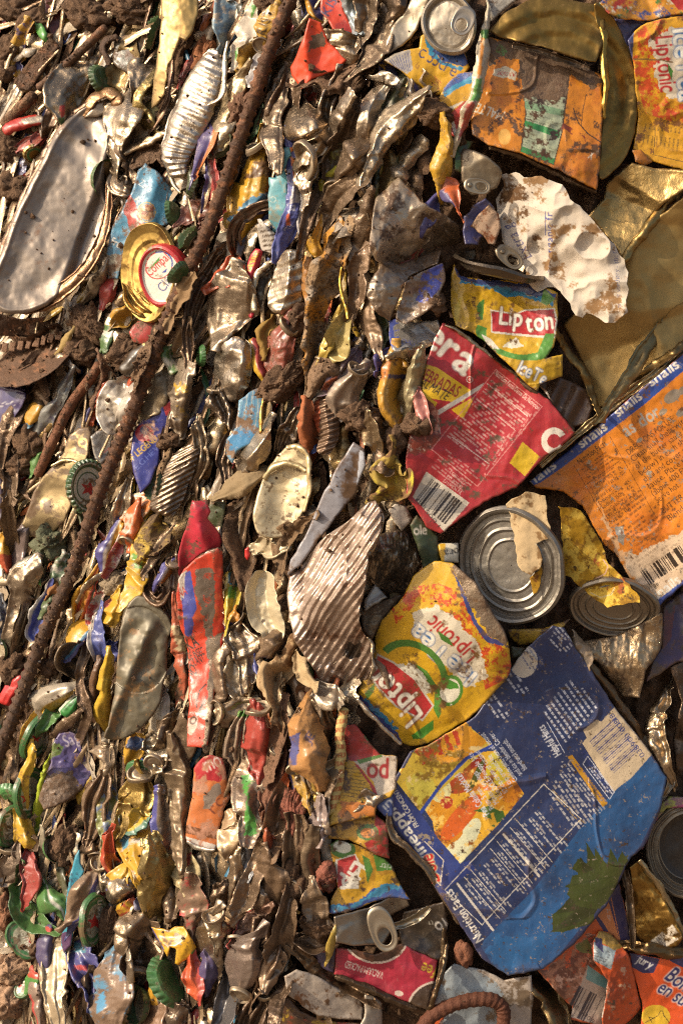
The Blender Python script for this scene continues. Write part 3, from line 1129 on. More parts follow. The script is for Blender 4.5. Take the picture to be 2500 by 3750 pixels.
def paint_snails(p):
 p.fr('F')
 p.mottle('#c86a10', 160, .50, soft=.25)
 p.poly('590,1500 800,1335 1100,1080 1568,690 1700,580 1700,690 1568,800 1330,1005 1090,1190 790,1420 660,1510 600,1535', '#17489c')
 for a, b in (('560,1570', '765,1410'), ('915,1297', '1090,1168'), ('1147,1098', '1312,972'), ('1360,903', '1550,770'), ('1600,730', '1790,590')):
  p.text('snails', a, b, 92, '#f2ece0', bold=2)
 p.text('Nutrition Facts', '908,1398', '1085,1270', 56, '#2a1c10', bold=1)
 p.lines('870,1395 1010,1640 1150,1880', 3, '#5a3210')
 p.lines('1100,1215 1230,1440 1400,1740', 3, '#5a3210')
 p.rows('915,1420', '1110,1280', 150, 7, '#3a2410', wl=34, thick=.5, al=.8)
 p.lines('955,1520 1160,1375', 4, '#3a2410')
 for i, t in enumerate(('Total Fat 0,5 g   1%', 'Saturated Fat 0g   0%', 'Trans Fat 0g', 'Cholesterol 145mg   48%', 'Sodium 150g   6%', 'Total Carbohydrate 1g   0%', 'Dietary Fiber 0g', 'Sugars 0g')):
  x, y = 985 + 17 * i, 1566 + 30 * i
  p.text(t, '%d,%d' % (x, y), '%d,%d' % (x + (200 if len(t) > 15 else 130), y - (146 if len(t) > 15 else 95)), 38, '#3a2410')
 p.fr('I').rows('1080,50', '1330,-140', 260, 9, '#3a2410', wl=34, thick=.5, al=.8)
 p.fr('F')
 for i, (t, L) in enumerate((('DIRECTIONS FOR USE:', 300), ('Clean snail shells wit', 330), ('of the butter sauce (r', 330), ('below) in each shell.', 320), ('shell and cover with', 320), ('sauce. Place the sn', 320), ('(about 400 F) for', 270), ('Serve hot.', 150))):
  x, y = 1222 + 26 * i, 1338 + 44 * i
  p.text(t, '%d,%d' % (x, y), '%d,%d' % (x + L, y - L * .76), 58, '#2f1c0c')
 p.text('BUTTER SAUCE', '1442,1712', '1700,1516', 56, '#2f1c0c')
 p.text('Blend unsalted', '1480,1760', '1740,1560', 56, '#2f1c0c')
 p.text('as dor', '1200,1225', '1430,1080', 120, '#b7ada0', bold=3)
 p.fr('I').poly('1010,-40 1150,330 1250,500 1310,610 1440,640 1600,500 1600,150 1400,250 1290,320 1180,300', '#d8a878', jag=20)
 p.poly('1180,330 1300,300 1600,150 1600,480 1440,600 1330,600', '#dcc0a0', jag=18)
 p.rows('1190,300', '1480,90', 200, 7, '#5a3a20', wl=30, al=.5)
 p.bars('1285,432', '1545,255', 105, '#241a14', 54)
 p.text('0 72 89', '1330,570', '1420,520', 44, '#241a14')
 p.poly('1335,600 1440,580 1600,450 1600,560 1500,640 1420,660', '#17489c')
 p.text('snails', '1390,615', '1560,490', 92, '#e8e2d4', bold=2)
 p.poly('1128,140 1195,135 1190,250 1150,235', '#b5ada2', .6, jag=10)
 for q_ in ((1500, 960, 60), (1570, 920, 40), (1440, 1060, 30), (1290, 1240, 22), (1560, 1060, 40), (1420, 1130, 18), (1350, 1450, 20)):
  p.fr('F').ell('%d,%d' % q_[:2], q_[2], q_[2] * .6, -35, '#a89a88', .4)
 p.mottle('#b0a596', 22, .70, m=.6)
 p.mottle('#6b4424', 30, .68)

snails = sheet('food_can', 'flattened orange food can with blue bands of white lettering', 'food can', 'S',
               '1939,1761 2060,1665 2237,1517 2500,1296 2640,1190 2640,2050 2500,2143 2415,2217 2369,2197 2306,2125 2254,2028 2208,1993 2134,1856 2060,1800 1996,1790 1960,1786',
               '#d9801c', paint_snails, z=20, tilt=(-.04, .03), spc=2.3, dirt=.18, fold=(8, .09), wob=(16, 200), thick=40, ang=145, crk=9, back='#7a6a50')
strip('F', 'rim', None, None, '655,1400,22 800,1280,24 960,1150,26 1110,1020,28 1300,880,30 1450,765,30 1600,640,30', '#a08e6a', 'w', 17, metal=.95, dirt=.22, parent=snails, ends=0)

def rings(*rr):
 def h(q):
  return q
 return rr

END = [(0.01, 0), (.40, 0), (.43, .02), (.47, 0), (.56, 0), (.60, .025), (.64, 0), (.72, 0), (.76, .03), (.80, -.01), (.86, -.01), (.90, .07), (.95, .09), (1.0, .04), (1.0, -.08)]
end = disc('I', 'can_end', 'grey ribbed can end with torn cream paper stuck across it', 'can end', '472,385', 385, 318, 68, END, '#8f8c86',
           lambda p: (p.text('1011 2003', '470,180', '430,500', 60, '#5a5650').text('6 HIT 00801', '520,180', '490,520', 60, '#5a5650'), p.put((p.r < .38) * .2, '#a8a49c', .6)),
           16, 1, 'satin_metal', .75, .22, fold=(2, .03), spc=2.8, oval=.88)
sheet('torn_paper', 'torn cream paper strip lying over the grey can end', 'paper', 'I', '445,-10 560,-90 690,-60 722,180 715,215 640,250 665,340 660,400 600,455 540,420 505,360 495,230 480,140', '#c9ae84',
      lambda p: p.mottle('#8a6a44', 60, .56).poly('622,250 722,205 665,270', '#e0cda8'), z=27, spc=3, mat='paper', dirt=.2, thick=3, er=0, fold=(5, .1), ragged=7)
sheet('label_scrap', 'pointed yellow label scrap hanging under the cream paper', 'label', 'I', '610,280 718,205 690,350 640,560 615,570 590,460 650,420', '#b98a1e', lambda p: p.mottle('#7a4a18', 40, .5), z=24, spc=3, mat='paper', dirt=.3, thick=2, er=0, ragged=4)

def paint_lip(p):
 p.fr('I')
 p.mottle('#c79a14', 140, .5, soft=.2)
 p.fr('H')
 m = '1100,640 1240,520 1400,500 1568,560 1640,760 1800,900 1900,980 1900,1080 1700,1180 1660,980 1560,800 1400,640 1250,640 1130,760'
 p.mottle('#cc4a1a', 26, .47, m, soft=.1)
 p.mottle('#b5321a', 22, .56, m, seed=4)
 # white cloud behind the words
 p.poly('1240,690 1380,640 1500,700 1640,880 1690,990 1720,1080 1640,1150 1560,1160 1380,950 1260,800', '#d9cfb8', jag=16)
 p.text('Liptonic', '1660,960', '1375,700', 150, '#b8262c', bold=2, shear=.1)
 p.text('IceTea', '1662,1085', '1262,745', 165, '#e8e4d8', bold=3, out='#1f6aa8', ow=3)
 p.fr('H').poly('1395,800 1470,850 1500,905 1420,860', '#3f7a2a')
 p.fr('H').ell('1235,1080', 250, 200, 40, '#3f7a2a', a0=180, a1=330, inner=.80)
 p.poly('1240,1000 1330,1060 1420,1200 1420,1330 1400,1365 1370,1300 1380,1200 1300,1080', '#4a8a30')
 p.poly('1110,1020 1240,1010 1330,1110 1370,1200 1200,1200 1080,1130', '#d6d2c0', jag=10)
 p.poly('1010,945 1120,1000 1260,1110 1340,1230 1375,1280 1300,1380 1130,1290 1030,1190 970,1110', '#c9c2b4')
 p.poly('1016,962 1115,1012 1250,1118 1328,1235 1362,1282 1297,1366 1136,1278 1040,1180 982,1105', '#b0202a')
 p.text('Lipton', '1310,1345', '1010,1020', 205, '#e8e2d2', bold=3, out='#7a1a1e', ow=4, arc=.12)
 p.poly('1230,1470 1300,1420 1370,1370 1370,1430 1300,1490 1240,1495', '#3f8a2c')
 p.poly('905,1210 960,1270 1080,1380 1160,1480 1175,1535 1100,1500 950,1350 870,1250', '#1c3f8a', jag=8)
 p.poly('960,1240 1050,1330 1140,1430 1110,1430 980,1310 930,1240', '#2a86b4', jag=14)
 p.poly('930,1200 1000,1130 990,1190 950,1240', '#3f7a2a')
 p.fr('I').ell('82,1185', 82, 102, 18, '#d8d4c0', inner=.0)
 p.ell('82,1185', 82, 102, 18, '#4a8a30', inner=.76)
 p.ell('82,1180', 58, 72, 18, '#e0dcc8')
 p.poly('20,1130 60,1105 130,1140 140,1170 80,1175 40,1165', '#3f8a2c')
 p.text('PLAISIR DU THE', '10,1225', '85,1288', 26, '#e0dcc8', arc=-.6)
 p.fr('I').poly('85,390 130,470 190,590 260,760 340,850 440,880 420,900 320,880 240,780 160,590', '#2a3a7a', jag=6)
 p.poly('95,370 260,470 440,780 470,960 440,900 330,840 260,720 190,600', '#8a7a66', m=.4, jag=16, d=.7)
 p.mottle('#6a4a24', 60, .62, soft=.15)

lip = sheet('drink_can', 'crushed yellow iced tea can with red badge upside down', 'drink can', 'S',
   '1590,2053 1655,2060 1740,2130 1860,2340 1872,2440 1860,2480 1790,2560 1720,2630 1640,2680 1570,2725 1500,2735 1460,2715 1390,2650 1330,2580 1300,2560 1330,2480 1370,2380 1373,2330 1400,2270 1480,2180 1510,2110',
   '#d3a516', paint_lip, z=22, tilt=(.02, .0), spc=2.3, dirt=.24, fold=(14, .14), wob=(8, 150), thick=40, crk=14)
strip('H', 'rim', None, None, '880,1235,12 960,1330,13 1060,1430,12 1165,1530,12', '#b8b0a4', 'ridge', 22, metal=.9, dirt=.3, parent=lip)

def paint_dole(p):
 p.fr('L')
 # lighter blue foot of the can
 p.poly('1360,30 1500,200 1300,600 900,1150 700,1400 420,1480 280,1250 300,1210 620,880 910,500 1130,260', '#0b5288')
 p.mottle('#083a66', 200, .5, '1360,30 1500,200 1300,600 900,1150 700,1400 420,1480 280,1250 300,1210 620,880 910,500 1130,260', soft=.3)
 p.poly('380,1180 700,1180 640,1360 420,1400 300,1280', '#0e5a90', jag=20)
 # pineapple leaves
 for q_ in ('735,1050 870,960 900,760 1000,800 1000,1100 800,1160 740,1160', '720,1160 900,1000 1100,900 1150,820 1000,1040 850,1120', '740,1045 860,930 1000,940 900,1020', '820,860 960,790 1050,860 900,930', '860,750 900,690 1010,740 1080,830 930,800',
               '950,590 1010,700 1060,800 960,790', '1000,620 1080,720 1110,800 1020,800', '1105,620 1150,700 1160,800 1070,800', '1180,640 1220,700 1170,790 1110,800', '1220,660 1215,700 1160,790 1150,740', '860,800 1000,760 1170,790 1130,900 1040,1010 900,1000 830,920', '910,680 1000,760 940,780'):
  p.poly(q_, '#2c3d0b' if len(q_) % 2 else '#1e2d07', jag=4)
 p.fr('L')
 for q_ in ('735,1050 960,920 1120,860', '820,870 980,830 1150,800', '950,590 1050,760', '1105,630 1130,780'):
  p.lines(q_, 8, '#22360a')
 # picture of fruit salad
 p.fr('L')
 pic = '200,15 370,0 555,275 390,470 340,520 130,740 40,610 -10,560 -30,450 -250,120'
 p.clip(pic).poly(pic, '#d9a526')
 for i, (x, y, a, b, r, c) in enumerate(((120, 660, 70, 190, 40, '#e2dca8'), (180, 560, 60, 150, 35, '#e0e0b8'), (60, 540, 110, 60, -20, '#c87a14'), (30, 400, 120, 80, 20, '#d08a14'), (150, 430, 60, 190, 40, '#cc5a16'), (430, 290, 110, 90, 20, '#cf8a10'), (400, 120, 80, 110, 30, '#c9b428'),
           (350, 280, 70, 70, 0, '#dc9c20'), (350, 280, 45, 45, 0, '#e0b840'), (480, 250, 60, 90, 30, '#c97a10'), (200, 130, 110, 130, 20, '#7a2a12'), (170, 200, 110, 60, -30, '#a8401a'), (230, 90, 90, 60, 40, '#8a1f14'), (250, 180, 60, 80, 20, '#b56a1c'), (250, 160, 20, 120, 25, '#3f4a12'),
           (20, 250, 70, 80, 0, '#d6d29a'), (60, 330, 40, 40, 0, '#a82818'), (310, 220, 50, 30, 30, '#d87a3a'), (370, 60, 50, 50, 0, '#cdbf4a'), (-60, 150, 70, 120, 20, '#d8d294'), (-100, 330, 60, 70, 20, '#c8c070'))):
  p.ell('%d,%d' % (x, y), a, b, r, c)
 p.mottle('#e8c060', 45, .60, pic)
 p.mottle('#8a4a12', 50, .62, pic, seed=3)
 for q_ in ('230,385 330,350 410,390 330,400', '300,420 330,370 350,440', '360,400 420,380 440,440 380,460', '345,480 365,470 370,490'):
  p.poly(q_, '#33611a')
 p.clip()
 # second picture, top left
 p.fr('K')
 pic2 = '1250,0 1400,-180 1568,-190 1740,-30 1560,60 1400,200 1290,395 1150,210'
 p.poly('1240,10 1300,-80 1480,-250 1740,-40 1420,250 1290,395 1135,200', '#ccae3a')
 p.poly('1290,-60 1480,-260 1720,-60 1560,60 1420,100', '#d8941c', jag=16)
 p.fr('H').poly('1250,1570 1380,1480 1430,1470 1400,1590 1330,1655', '#c04a14', jag=6)
 for i in range(5):
  p.poly('%d,%d %d,%d %d,%d %d,%d' % (1270 + 55 * i, 1560 - 30 * i, 1292 + 55 * i, 1550 - 30 * i, 1330 + 55 * i, 1650 - 30 * i, 1300 + 55 * i, 1660 - 30 * i), '#b83216', jag=6)
 p.fr('K').poly('1180,180 1300,130 1400,240 1290,390', '#c9ba4a', jag=14)
 p.mottle('#8a6a1a', 60, .56, pic2)
 p.mottle('#e2c88a', 50, .62, pic2, seed=5)
 # blue frame between the pictures and along the edge
 p.fr('K').lines('1285,400 1420,215 1580,50 1740,-30', 22, '#16409a')
 p.fr('K').poly('1120,230 1285,395 1400,560 1540,720 1600,700 1640,760 1480,860 1440,960 1300,700 1130,480 1085,330', '#16367c')
 p.text('FROM CONCENTRATE', '1280,480', '1090,165', 46, '#e0dcd0', bold=1)
 p.text('Pineapple', '1370,700', '1090,310', 110, '#e6e2d6', bold=2)
 p.poly('1385,640 1430,690 1550,780 1480,860 1400,740', '#16367c')
 p.text('Dole', '1415,840', '1360,655', 130, '#c8261e', bold=4, out='#e8dca0', ow=4)
 p.mottle('#b8ac98', 26, .60, '1260,500 1380,560 1340,680 1260,640', m=.5)
 p.fr('L')
 p.lines('-80,580 40,700 20,860 -60,780', 6, '#e0d4c0')
 # tables
 p.rect('45,890', '680,210', 330, '#e0d8c8', line=5)
 p.text('Nutrition Facts', '300,1205', '90,880', 84, '#ece6da', bold=2)
 for i in range(13):
  x, y = 130 + 42 * i, 850 - 45 * i
  big = i in (0, 1, 7)
  wl_ = 22 if i in (0, 7) else 7
  if i in (3, 4, 10, 11, 12):
   continue
  p.lines('%d,%d %d,%d' % (x, y, x + 225, y + 265 + (i == 0) * 30), wl_ * .7, '#c8c0b4')
 for k_ in range(12):
  x, y = 160 + 40 * k_, 850 - 43 * k_
  L2 = .95 if k_ % 3 else .6
  p.rows('%d,%d' % (x + 225 * L2, y + 265 * L2), '%d,%d' % (x, y), 36, 2, '#d0ccc6', wl=34, thick=.62, al=.85, ragged=.2)
 p.rows('880,520', '680,240', 150, 6, '#cfcac4', wl=40, thick=.55, al=.8)
 p.rows('1000,430', '740,110', 100, 5, '#cfcac4', wl=40, thick=.55, al=.8)
 p.poly('832,40 860,25 1088,335 1055,360', '#b8861c')
 p.rows('1060,340', '850,50', 28, 2, '#16367c', wl=20, thick=.6)
 p.rows('920,480', '680,230', 34, 2, '#d8b040', wl=26, al=.5)
 p.poly('930,-130 1020,-200 1365,5 1130,260', '#cdb898')
 p.fr('I').poly('925,1520 1130,1290 1370,1590 1240,1740 1120,1830', '#cdb898')
 p.bars('1110,1800', '1010,1500', -1, '#22408a', 5)
 for i in range(21):
  if i in (4, 9, 15):
   continue
  x, y = 1140 + 7.5 * i, 1360 + 10.0 * i
  p.lines('%f,%f %f,%f' % (x, y, x - 165, y + 150), 3.4 if i % 3 else 7, '#22387a')
 p.text('038900 00818', '1330,1600', '1120,1325', 48, '#2a3f7a')
 p.text('PLEASE RECYCLE', '1105,1810', '940,1560', 44, '#22387a', bold=1)
 p.mottle('#a08a78', 34, .52, '1080,1540 1150,1530 1170,1660 1100,1680')
 p.fr('L').rect('930,70', '1130,270', -1, '#cfd0d8')
 p.lines('960,35 1130,262 1100,310 930,85 960,35', 4, '#cfd0d8')
 p.rows('1100,290', '945,90', 45, 3, '#cfd0d8', wl=26, thick=.6)
 # recipe lines in the upper part
 p.fr('I')
 for i, (t, L2) in enumerate((('Pina Colada Mocktail', 330), ('Prep: 5 min.', 170), ('Makes: 4 servings', 250), ('1 can DOLE Pineapple Juice', 360), ('1/2 cup cream of coconut', 330), ('1 cup crushed ice', 250), ('Combine juice, cream of coconut', 380), ('and ice in blender. Cover;', 340), ('blend until smooth.', 240))):
  x, y = 575 + 26 * i - 260 + i * 4, 2010 - 36 * i - 0
  p.text(t, '%d,%d' % (x + 20, y - 40), '%d,%d' % (x + 20 - L2 * .57, y - 40 - L2 * .80), 50 if i else 66, '#cfd2dc', bold=1 if i == 0 else 0)
 p.text('Helpful Hints', '795,1590', '680,1400', 74, '#d8dae0', bold=1)
 p.lines('812,1580 700,1385', 4, '#cfd2dc')
 for i in range(9):
  x, y = 830 + 24 * i, 1545 - 27 * i
  L2 = (290, 330, 300, 360, 330, 370, 340, 300, 200)[i]
  p.rows('%d,%d' % (x, y), '%f,%f' % (x - L2 * .57, y - L2 * .80), 26, 1, '#cfd2dc', wl=30, thick=.55, ragged=.1)
 p.rows('520,1230', '410,1080', 90, 3, '#cfd2dc', wl=30, thick=.5)
 p.rows('395,1390', '250,1190', 90, 3, '#cfd2dc', wl=30, thick=.5)
 p.rows('800,960', '690,840', 120, 5, '#cfd2dc', wl=28, thick=.5)
 p.ell('555,1000', 85, 102, 10, '#d8ccb8')
 p.poly('466,1020 560,900 500,880 400,1000', '#062c5c')
 p.rows('600,1075', '500,920', 110, 5, '#4a5a8a', wl=26, thick=.5)
 p.mottle('#3c2c20', 24, .70)
 p.mottle('#9a8a78', 18, .72, seed=9)

dole = sheet('juice_can', 'large flattened blue juice can with fruit picture and white tables', 'juice can', 'S',
             '2020,2292 2065,2300 2110,2375 2250,2590 2385,2760 2440,2850 2420,2960 2360,3100 2310,3140 2220,3320 2100,3460 1990,3550 1860,3575 1760,3510 1700,3410 1590,3250 1520,3120 1432,3040 1425,2950 1430,2880 1500,2750 1560,2730 1700,2650 1735,2625 1870,2450 1930,2370',
             '#062c5c', paint_dole, z=20, tilt=(.03, .02), spc=2.3, dirt=.19, fold=(10, .07), wob=(12, 220), thick=45, ang=50, crk=12, back='#5a4a38')
strip('I', 'side_seam', None, None, '890,920,26 1000,1060,30 1130,1230,30 1250,1400,32 1370,1600,30 1480,1740,22', '#6a5842', 'roof', 13, metal=.85, dirt=.5, parent=dole)
strip('K', 'side_seam', None, None, '1085,330,14 1100,520,24 1200,620,26 1330,760,22 1420,900,22 1540,1110,18', '#8a7a66', 's', 15, metal=.8, dirt=.4, parent=dole)

def paint_lip2(p):
 p.fr('F').mottle('#b8901a', 120, .52)
 p.poly('110,130 200,200 420,225 620,250 760,310 740,350 560,300 300,255 140,215', '#1a3f80', jag=8)
 p.poly('140,215 300,255 420,262 560,300 740,345 735,375 560,325 420,310 300,270 140,240', '#2a86b4', jag=14)
 p.poly('340,405 500,430 560,405 750,395 770,480 750,590 640,585 480,570 345,555', '#d4cbbc')
 p.poly('348,416 500,440 560,415 742,405 756,480 740,575 640,570 480,556 352,544', '#b0202a')
 p.text('Lip', '385,498', '540,512', 165, '#e8e2d2', bold=3, out='#7a1a1e')
 p.text('ton', '560,550', '745,528', 170, '#e8e2d2', bold=3, out='#7a1a1e')
 p.ell('500,590', 260, 130, 15, '#4a8a30', a0=0, a1=190, inner=.74)
 p.poly('690,560 750,560 735,640 690,710 600,730 520,700 640,680', '#4a8a30')
 p.poly('250,380 300,340 290,470 265,470', '#3f7a2a', jag=4)
 p.poly('280,560 340,590 400,660 330,650', '#d8d4c4')
 p.poly('410,640 500,580 560,640 480,650', '#dcd6c0', jag=6)
 p.poly('680,270 755,340 700,380 660,360', '#4a8a30')
 p.text('IceTe', '500,800', '680,890', 120, '#e8e4d8', bold=3, out='#1f6aa8', ow=3)
 p.poly('110,400 140,330 160,320 130,500 100,480', '#d8b83a')
 p.mottle('#6a4a20', 40, .64, soft=.1)

lip2 = sheet('drink_can', 'crushed yellow tea can with blue shoulder and dented red badge', 'drink can', 'F',
             '105,110 150,190 300,215 480,215 640,235 770,300 770,400 765,560 745,640 690,720 800,690 800,830 740,850 660,880 640,930 590,900 490,790 380,690 290,600 200,545 120,510 90,430 85,250',
             '#c9a01c', paint_lip2, z=14, spc=2.4, dirt=.24, fold=(10, .14), wob=(18, 120), thick=40, crk=14)
e = disc('F', 'can_end', None, None, '400,120', 300, 110, 14, [(0.01, -.18), (.6, -.18), (.8, -.16), (.86, 0), (.95, .03), (1, -.04)], '#6a6258', None, 8, -1, 'bare_metal', .9, .3, parent=lip2, bend=(0, .1))
pull_tab('F', '460,70', 100, 55, 40, lip2, '#8f8474', 16)

# crumpled white paper
def paint_paper(p):
 p.fr('C').text('Extra g', '610,1640', '470,1420', 100, '#5a5a80', shear=.2)
 p.text('organic fr', '740,1655', '735,1350', 66, '#3a4684', bold=1)
 p.lines('690,1350 690,1500', 3, '#3a4684')
 p.fr('F').lines('705,170 740,20', 4, '#3a4684')
 p.text('onthe sonthery - silic 17', '1175,400', '1150,20', 44, '#555a80')
 p.fr('C')
 for q_ in ('420,1180 500,1150 600,1220 640,1320 560,1400 440,1400 390,1300', '610,1480 700,1500 680,1600 600,1560'):
  p.mottle('#5a3f26', 60, .46, q_)
 p.mottle('#8a6a48', 70, .58)

sheet('torn_paper', 'large crumpled white paper with torn edge and brown mud', 'paper', 'C',
      '400,1110 500,1095 560,1130 620,1110 700,1130 800,1180 860,1260 960,1370 1060,1480 1150,1600 1190,1660 1218,1740 1212,1990 1140,2060 1080,2060 1040,2030 1000,1990 960,2000 920,2020 880,2010 830,1900 780,1840 700,1820 640,1860 610,1830 560,1730 500,1640 420,1540 400,1400 375,1270 420,1180',
      '#c6baaa', paint_paper, lambda X, Y, cx, cy: 34 * (1 - np.abs(2 * fbm(X / 90, Y / 90, 11, 2, .4) - 1)), z=24, spc=2.6, mat='paper', dirt=.14, thick=3, er=0, fold=(12, .24), wob=(14, 170), ragged=9)
# big gold sheets on the right
def gold(p):
 p.mottle('#8f7748', 300, .55, soft=.4, m=.7)

sheet('gold_tin', 'big dull gold tin sheet filling the right edge below the paper', 'tin sheet', 'F',
      '800,500 900,400 1020,200 1218,60 1250,-60 1700,-420 1700,560 1568,640 1380,760 1230,900 1130,1000 1020,1040 960,850 900,690 840,580', '#b0935a', gold, z=10, tilt=(-.16, .12), mat='satin_metal', metal=.75, dirt=.12, fold=(6, .22), wob=(14, 240), thick=30)
sheet('gold_tin', 'gold tin with a sharp diagonal ridge above the plain gold sheet', 'tin sheet', 'C',
      '960,1380 1060,1260 1080,1160 1180,1080 1240,1030 1380,1070 1700,1080 1700,1130 1450,1290 1350,1400 1260,1540 1180,1650 1140,1590 1050,1470', '#a68c58', gold, z=14, tilt=(-.1, .05), mat='bare_metal', metal=.8, dirt=.2, fold=(8, .32), wob=(16, 200), thick=30)
strip('C', 'gold_tin_edge', 'bright folded edge crossing the gold tin sheets diagonally', 'tin edge', '1195,1650,16 1320,1480,20 1450,1310,18 1600,1140,18', '#b09a62', 'roof', 18, metal=.95, dirt=.15, mat='satin_metal')
strip('F', 'gold_tin_edge', 'long curved gold fold rising beside the blue lettered band', 'tin edge', '1110,1000,20 1200,860,26 1290,720,26 1400,560,24 1500,440,20 1620,340,16', '#a8966a', 's', 20, metal=.95, dirt=.18, mat='satin_metal', tl=-.5)
strip('F', 'gold_tin_edge', 'second gold ridge against the dark gap above the blue band', 'tin edge', '1130,1020,14 1260,870,16 1400,760,18 1580,620,18', '#8f7d52', 'roof', 16, metal=.95, dirt=.3, mat='satin_metal')
sheet('brown_board', 'dark brown soaked board between the gold folds', 'cardboard', 'F', '1290,800 1400,640 1600,430 1600,600 1440,720', '#4a3a2c', None, z=10, mat='paper', dirt=.5)
strip('F', 'gold_tin_edge', 'narrow gold edge standing in the black gap by the tea can', 'tin edge', '790,600,12 850,700,16 930,800,16 980,940,14 1015,1030,12', '#8f7a4a', 'roof', 12, metal=.95, dirt=.2, mat='satin_metal', tl=.7)
sheet('bottle_cap', 'brown ridged plastic bottle neck in the dark gap', 'bottle neck', 'F', '650,880 760,830 860,870 950,920 990,1040 960,1130 860,1160 760,1080', '#4a3020', None,
      lambda X, Y, cx, cy: 8 * np.sin((X * .9 + Y * .42) / 12), z=6, mat='plastic', dirt=.4, fold=(2, .1))
# ------------------------------------------------------------------ front face: the other cans
def goldp(p):
 p.mottle('#5c4820', 180, .48, soft=.3, m=.9)

def ringh(f, c, per, amp, sq=1.0):
 c = nums(f, c)[0]
 k = FR[f][2]

 def h(X, Y, cx, cy):
  r = np.hypot((X - c[0]), (Y - c[1]) * sq)
  return amp * np.sin(r / (per * k) * 2 * math.pi)
 return h

lid = sheet('tin_end', 'big gold tin lid bent over behind the orange label can', 'tin lid', 'C',
   '1000,20 1100,80 1200,250 1262,450 1285,650 1270,800 1215,980 1130,1090 1030,1135 1045,900 1055,500 1040,300', '#927838', goldp, ringh('C', '760,600', 120, 5), z=12, tilt=(.25, .05), mat='satin_metal', metal=.75, dirt=.2, fold=(3, .12), smooth=4, thick=12, spc=3)
sheet('folded_flap', None, None, 'C', '325,195 420,90 560,5 700,-25 850,-5 1000,25 1075,110 1065,250 1010,395 880,372 700,305 540,272 400,235', '#8a7034', goldp, ringh('C', '760,600', 130, 6), z=15, tilt=(0, -.15), mat='satin_metal', metal=.75, dirt=.26, fold=(4, .10), thick=12, spc=3, parent=lid)
strip('C', 'crease', None, None, '1015,110,22 1060,220,30 1062,380,26 1075,560,20 1070,760,14', '#b59a50', 'roof', 17, metal=.95, mat='satin_metal', dirt=.15, parent=lid)

def paint_malt(p):
 p.fr('C')
 p.mottle('#b8660c', 110, .5, soft=.2)
 p.poly('330,235 540,280 700,350 860,410 1000,460 1050,520 1000,560 860,480 760,470 660,420 500,380 420,350 330,420 300,330', '#5c4a34', d=.75, jag=14)
 p.poly('520,380 700,340 850,440 830,620 800,840 745,1052 530,965 562,720 550,600', '#3a2c1c')
 p.poly('545,560 825,560 795,830 742,1040 540,960 570,720', '#aab496')
 p.poly('560,765 785,835 778,880 555,800', '#2a8a48')
 p.poly('540,930 750,1010 742,1045 534,965', '#2a8a48')
 p.poly('560,640 810,700 805,740 560,690', '#7fa27c')
 p.rows('560,860', '760,930', 100, 6, '#5a6a50', wl=30, al=.7)
 p.rows('575,700', '790,770', 60, 4, '#5a6a50', wl=30, al=.7)
 p.poly('530,300 700,340 850,440 830,620 700,640 560,620 540,480', '#6b5640', d=.85, jag=20)
 p.mottle('#2e2018', 70, .47, '560,480 830,520 790,880 700,900 640,760 570,640')
 p.text('MALTEX', '440,712', '215,640', 90, '#e6dcc4', shear=.2, bold=1)
 p.text('X', '1015,965', '985,950', 90, '#e6dcc4', bold=1)
 p.poly('360,440 440,420 510,460 500,510 430,490 350,480', '#c8bba0', jag=6)
 p.text('PUR SUCRE', '500,462', '385,452', 34, '#a8281c', bold=1)
 p.lines('868,690 900,780 960,850 1050,910', 7, '#3a2410')
 p.lines('950,600 925,720 920,800', 5, '#4a3014')
 p.mottle('#7a2c12', 46, .56, '800,780 940,860 960,960 860,940 780,860')
 p.mottle('#4a2c10', 60, .58)
 p.poly('390,270 450,320 430,350 380,330', '#3f8a2c', jag=8)
 p.ell('430,870', 40, 50, 0, '#dca850')

malt = sheet('drink_can', 'flattened orange can with green and white panel and brown grime', 'drink can', 'C',
             '330,235 545,278 700,328 860,395 985,450 1050,475 1055,700 1050,900 1020,1215 880,1140 740,1070 520,975 330,925 225,860 215,760 270,620 285,520 315,340', '#cf7f0e', paint_malt, z=19, tilt=(.05, .0), spc=2.5, dirt=.28, fold=(7, .08), wob=(14, 150), thick=35, crk=12)
strip('C', 'rim', None, None, '330,930,20 520,985,22 700,1070,22 860,1150,24 1015,1225,18', '#5a4a38', 'roof', 17, metal=.7, dirt=.55, parent=malt)
strip('C', 'rim', None, None, '480,285,16 640,320,20 800,375,22 980,440,14', '#4a3e30', 'valley', 21, metal=.7, dirt=.5, parent=malt)
strip('C', 'can_fold', 'crinkled white, green and orange can fold left of the orange can', 'can scrap', '310,165,18 290,330,26 268,470,24 250,600,22 200,720,30 140,860,22', '#cfc2a6', 'ridge', 21, dirt=.3,
      paint=lambda p: p.fr('C').poly('270,190 330,180 325,240 290,260', '#3a8a34').poly('250,500 290,500 275,640 210,640', '#4a9a44').poly('280,240 300,240 285,470 255,500', '#d88a2a').poly('190,660 250,640 190,820 130,900', '#b8443a'))

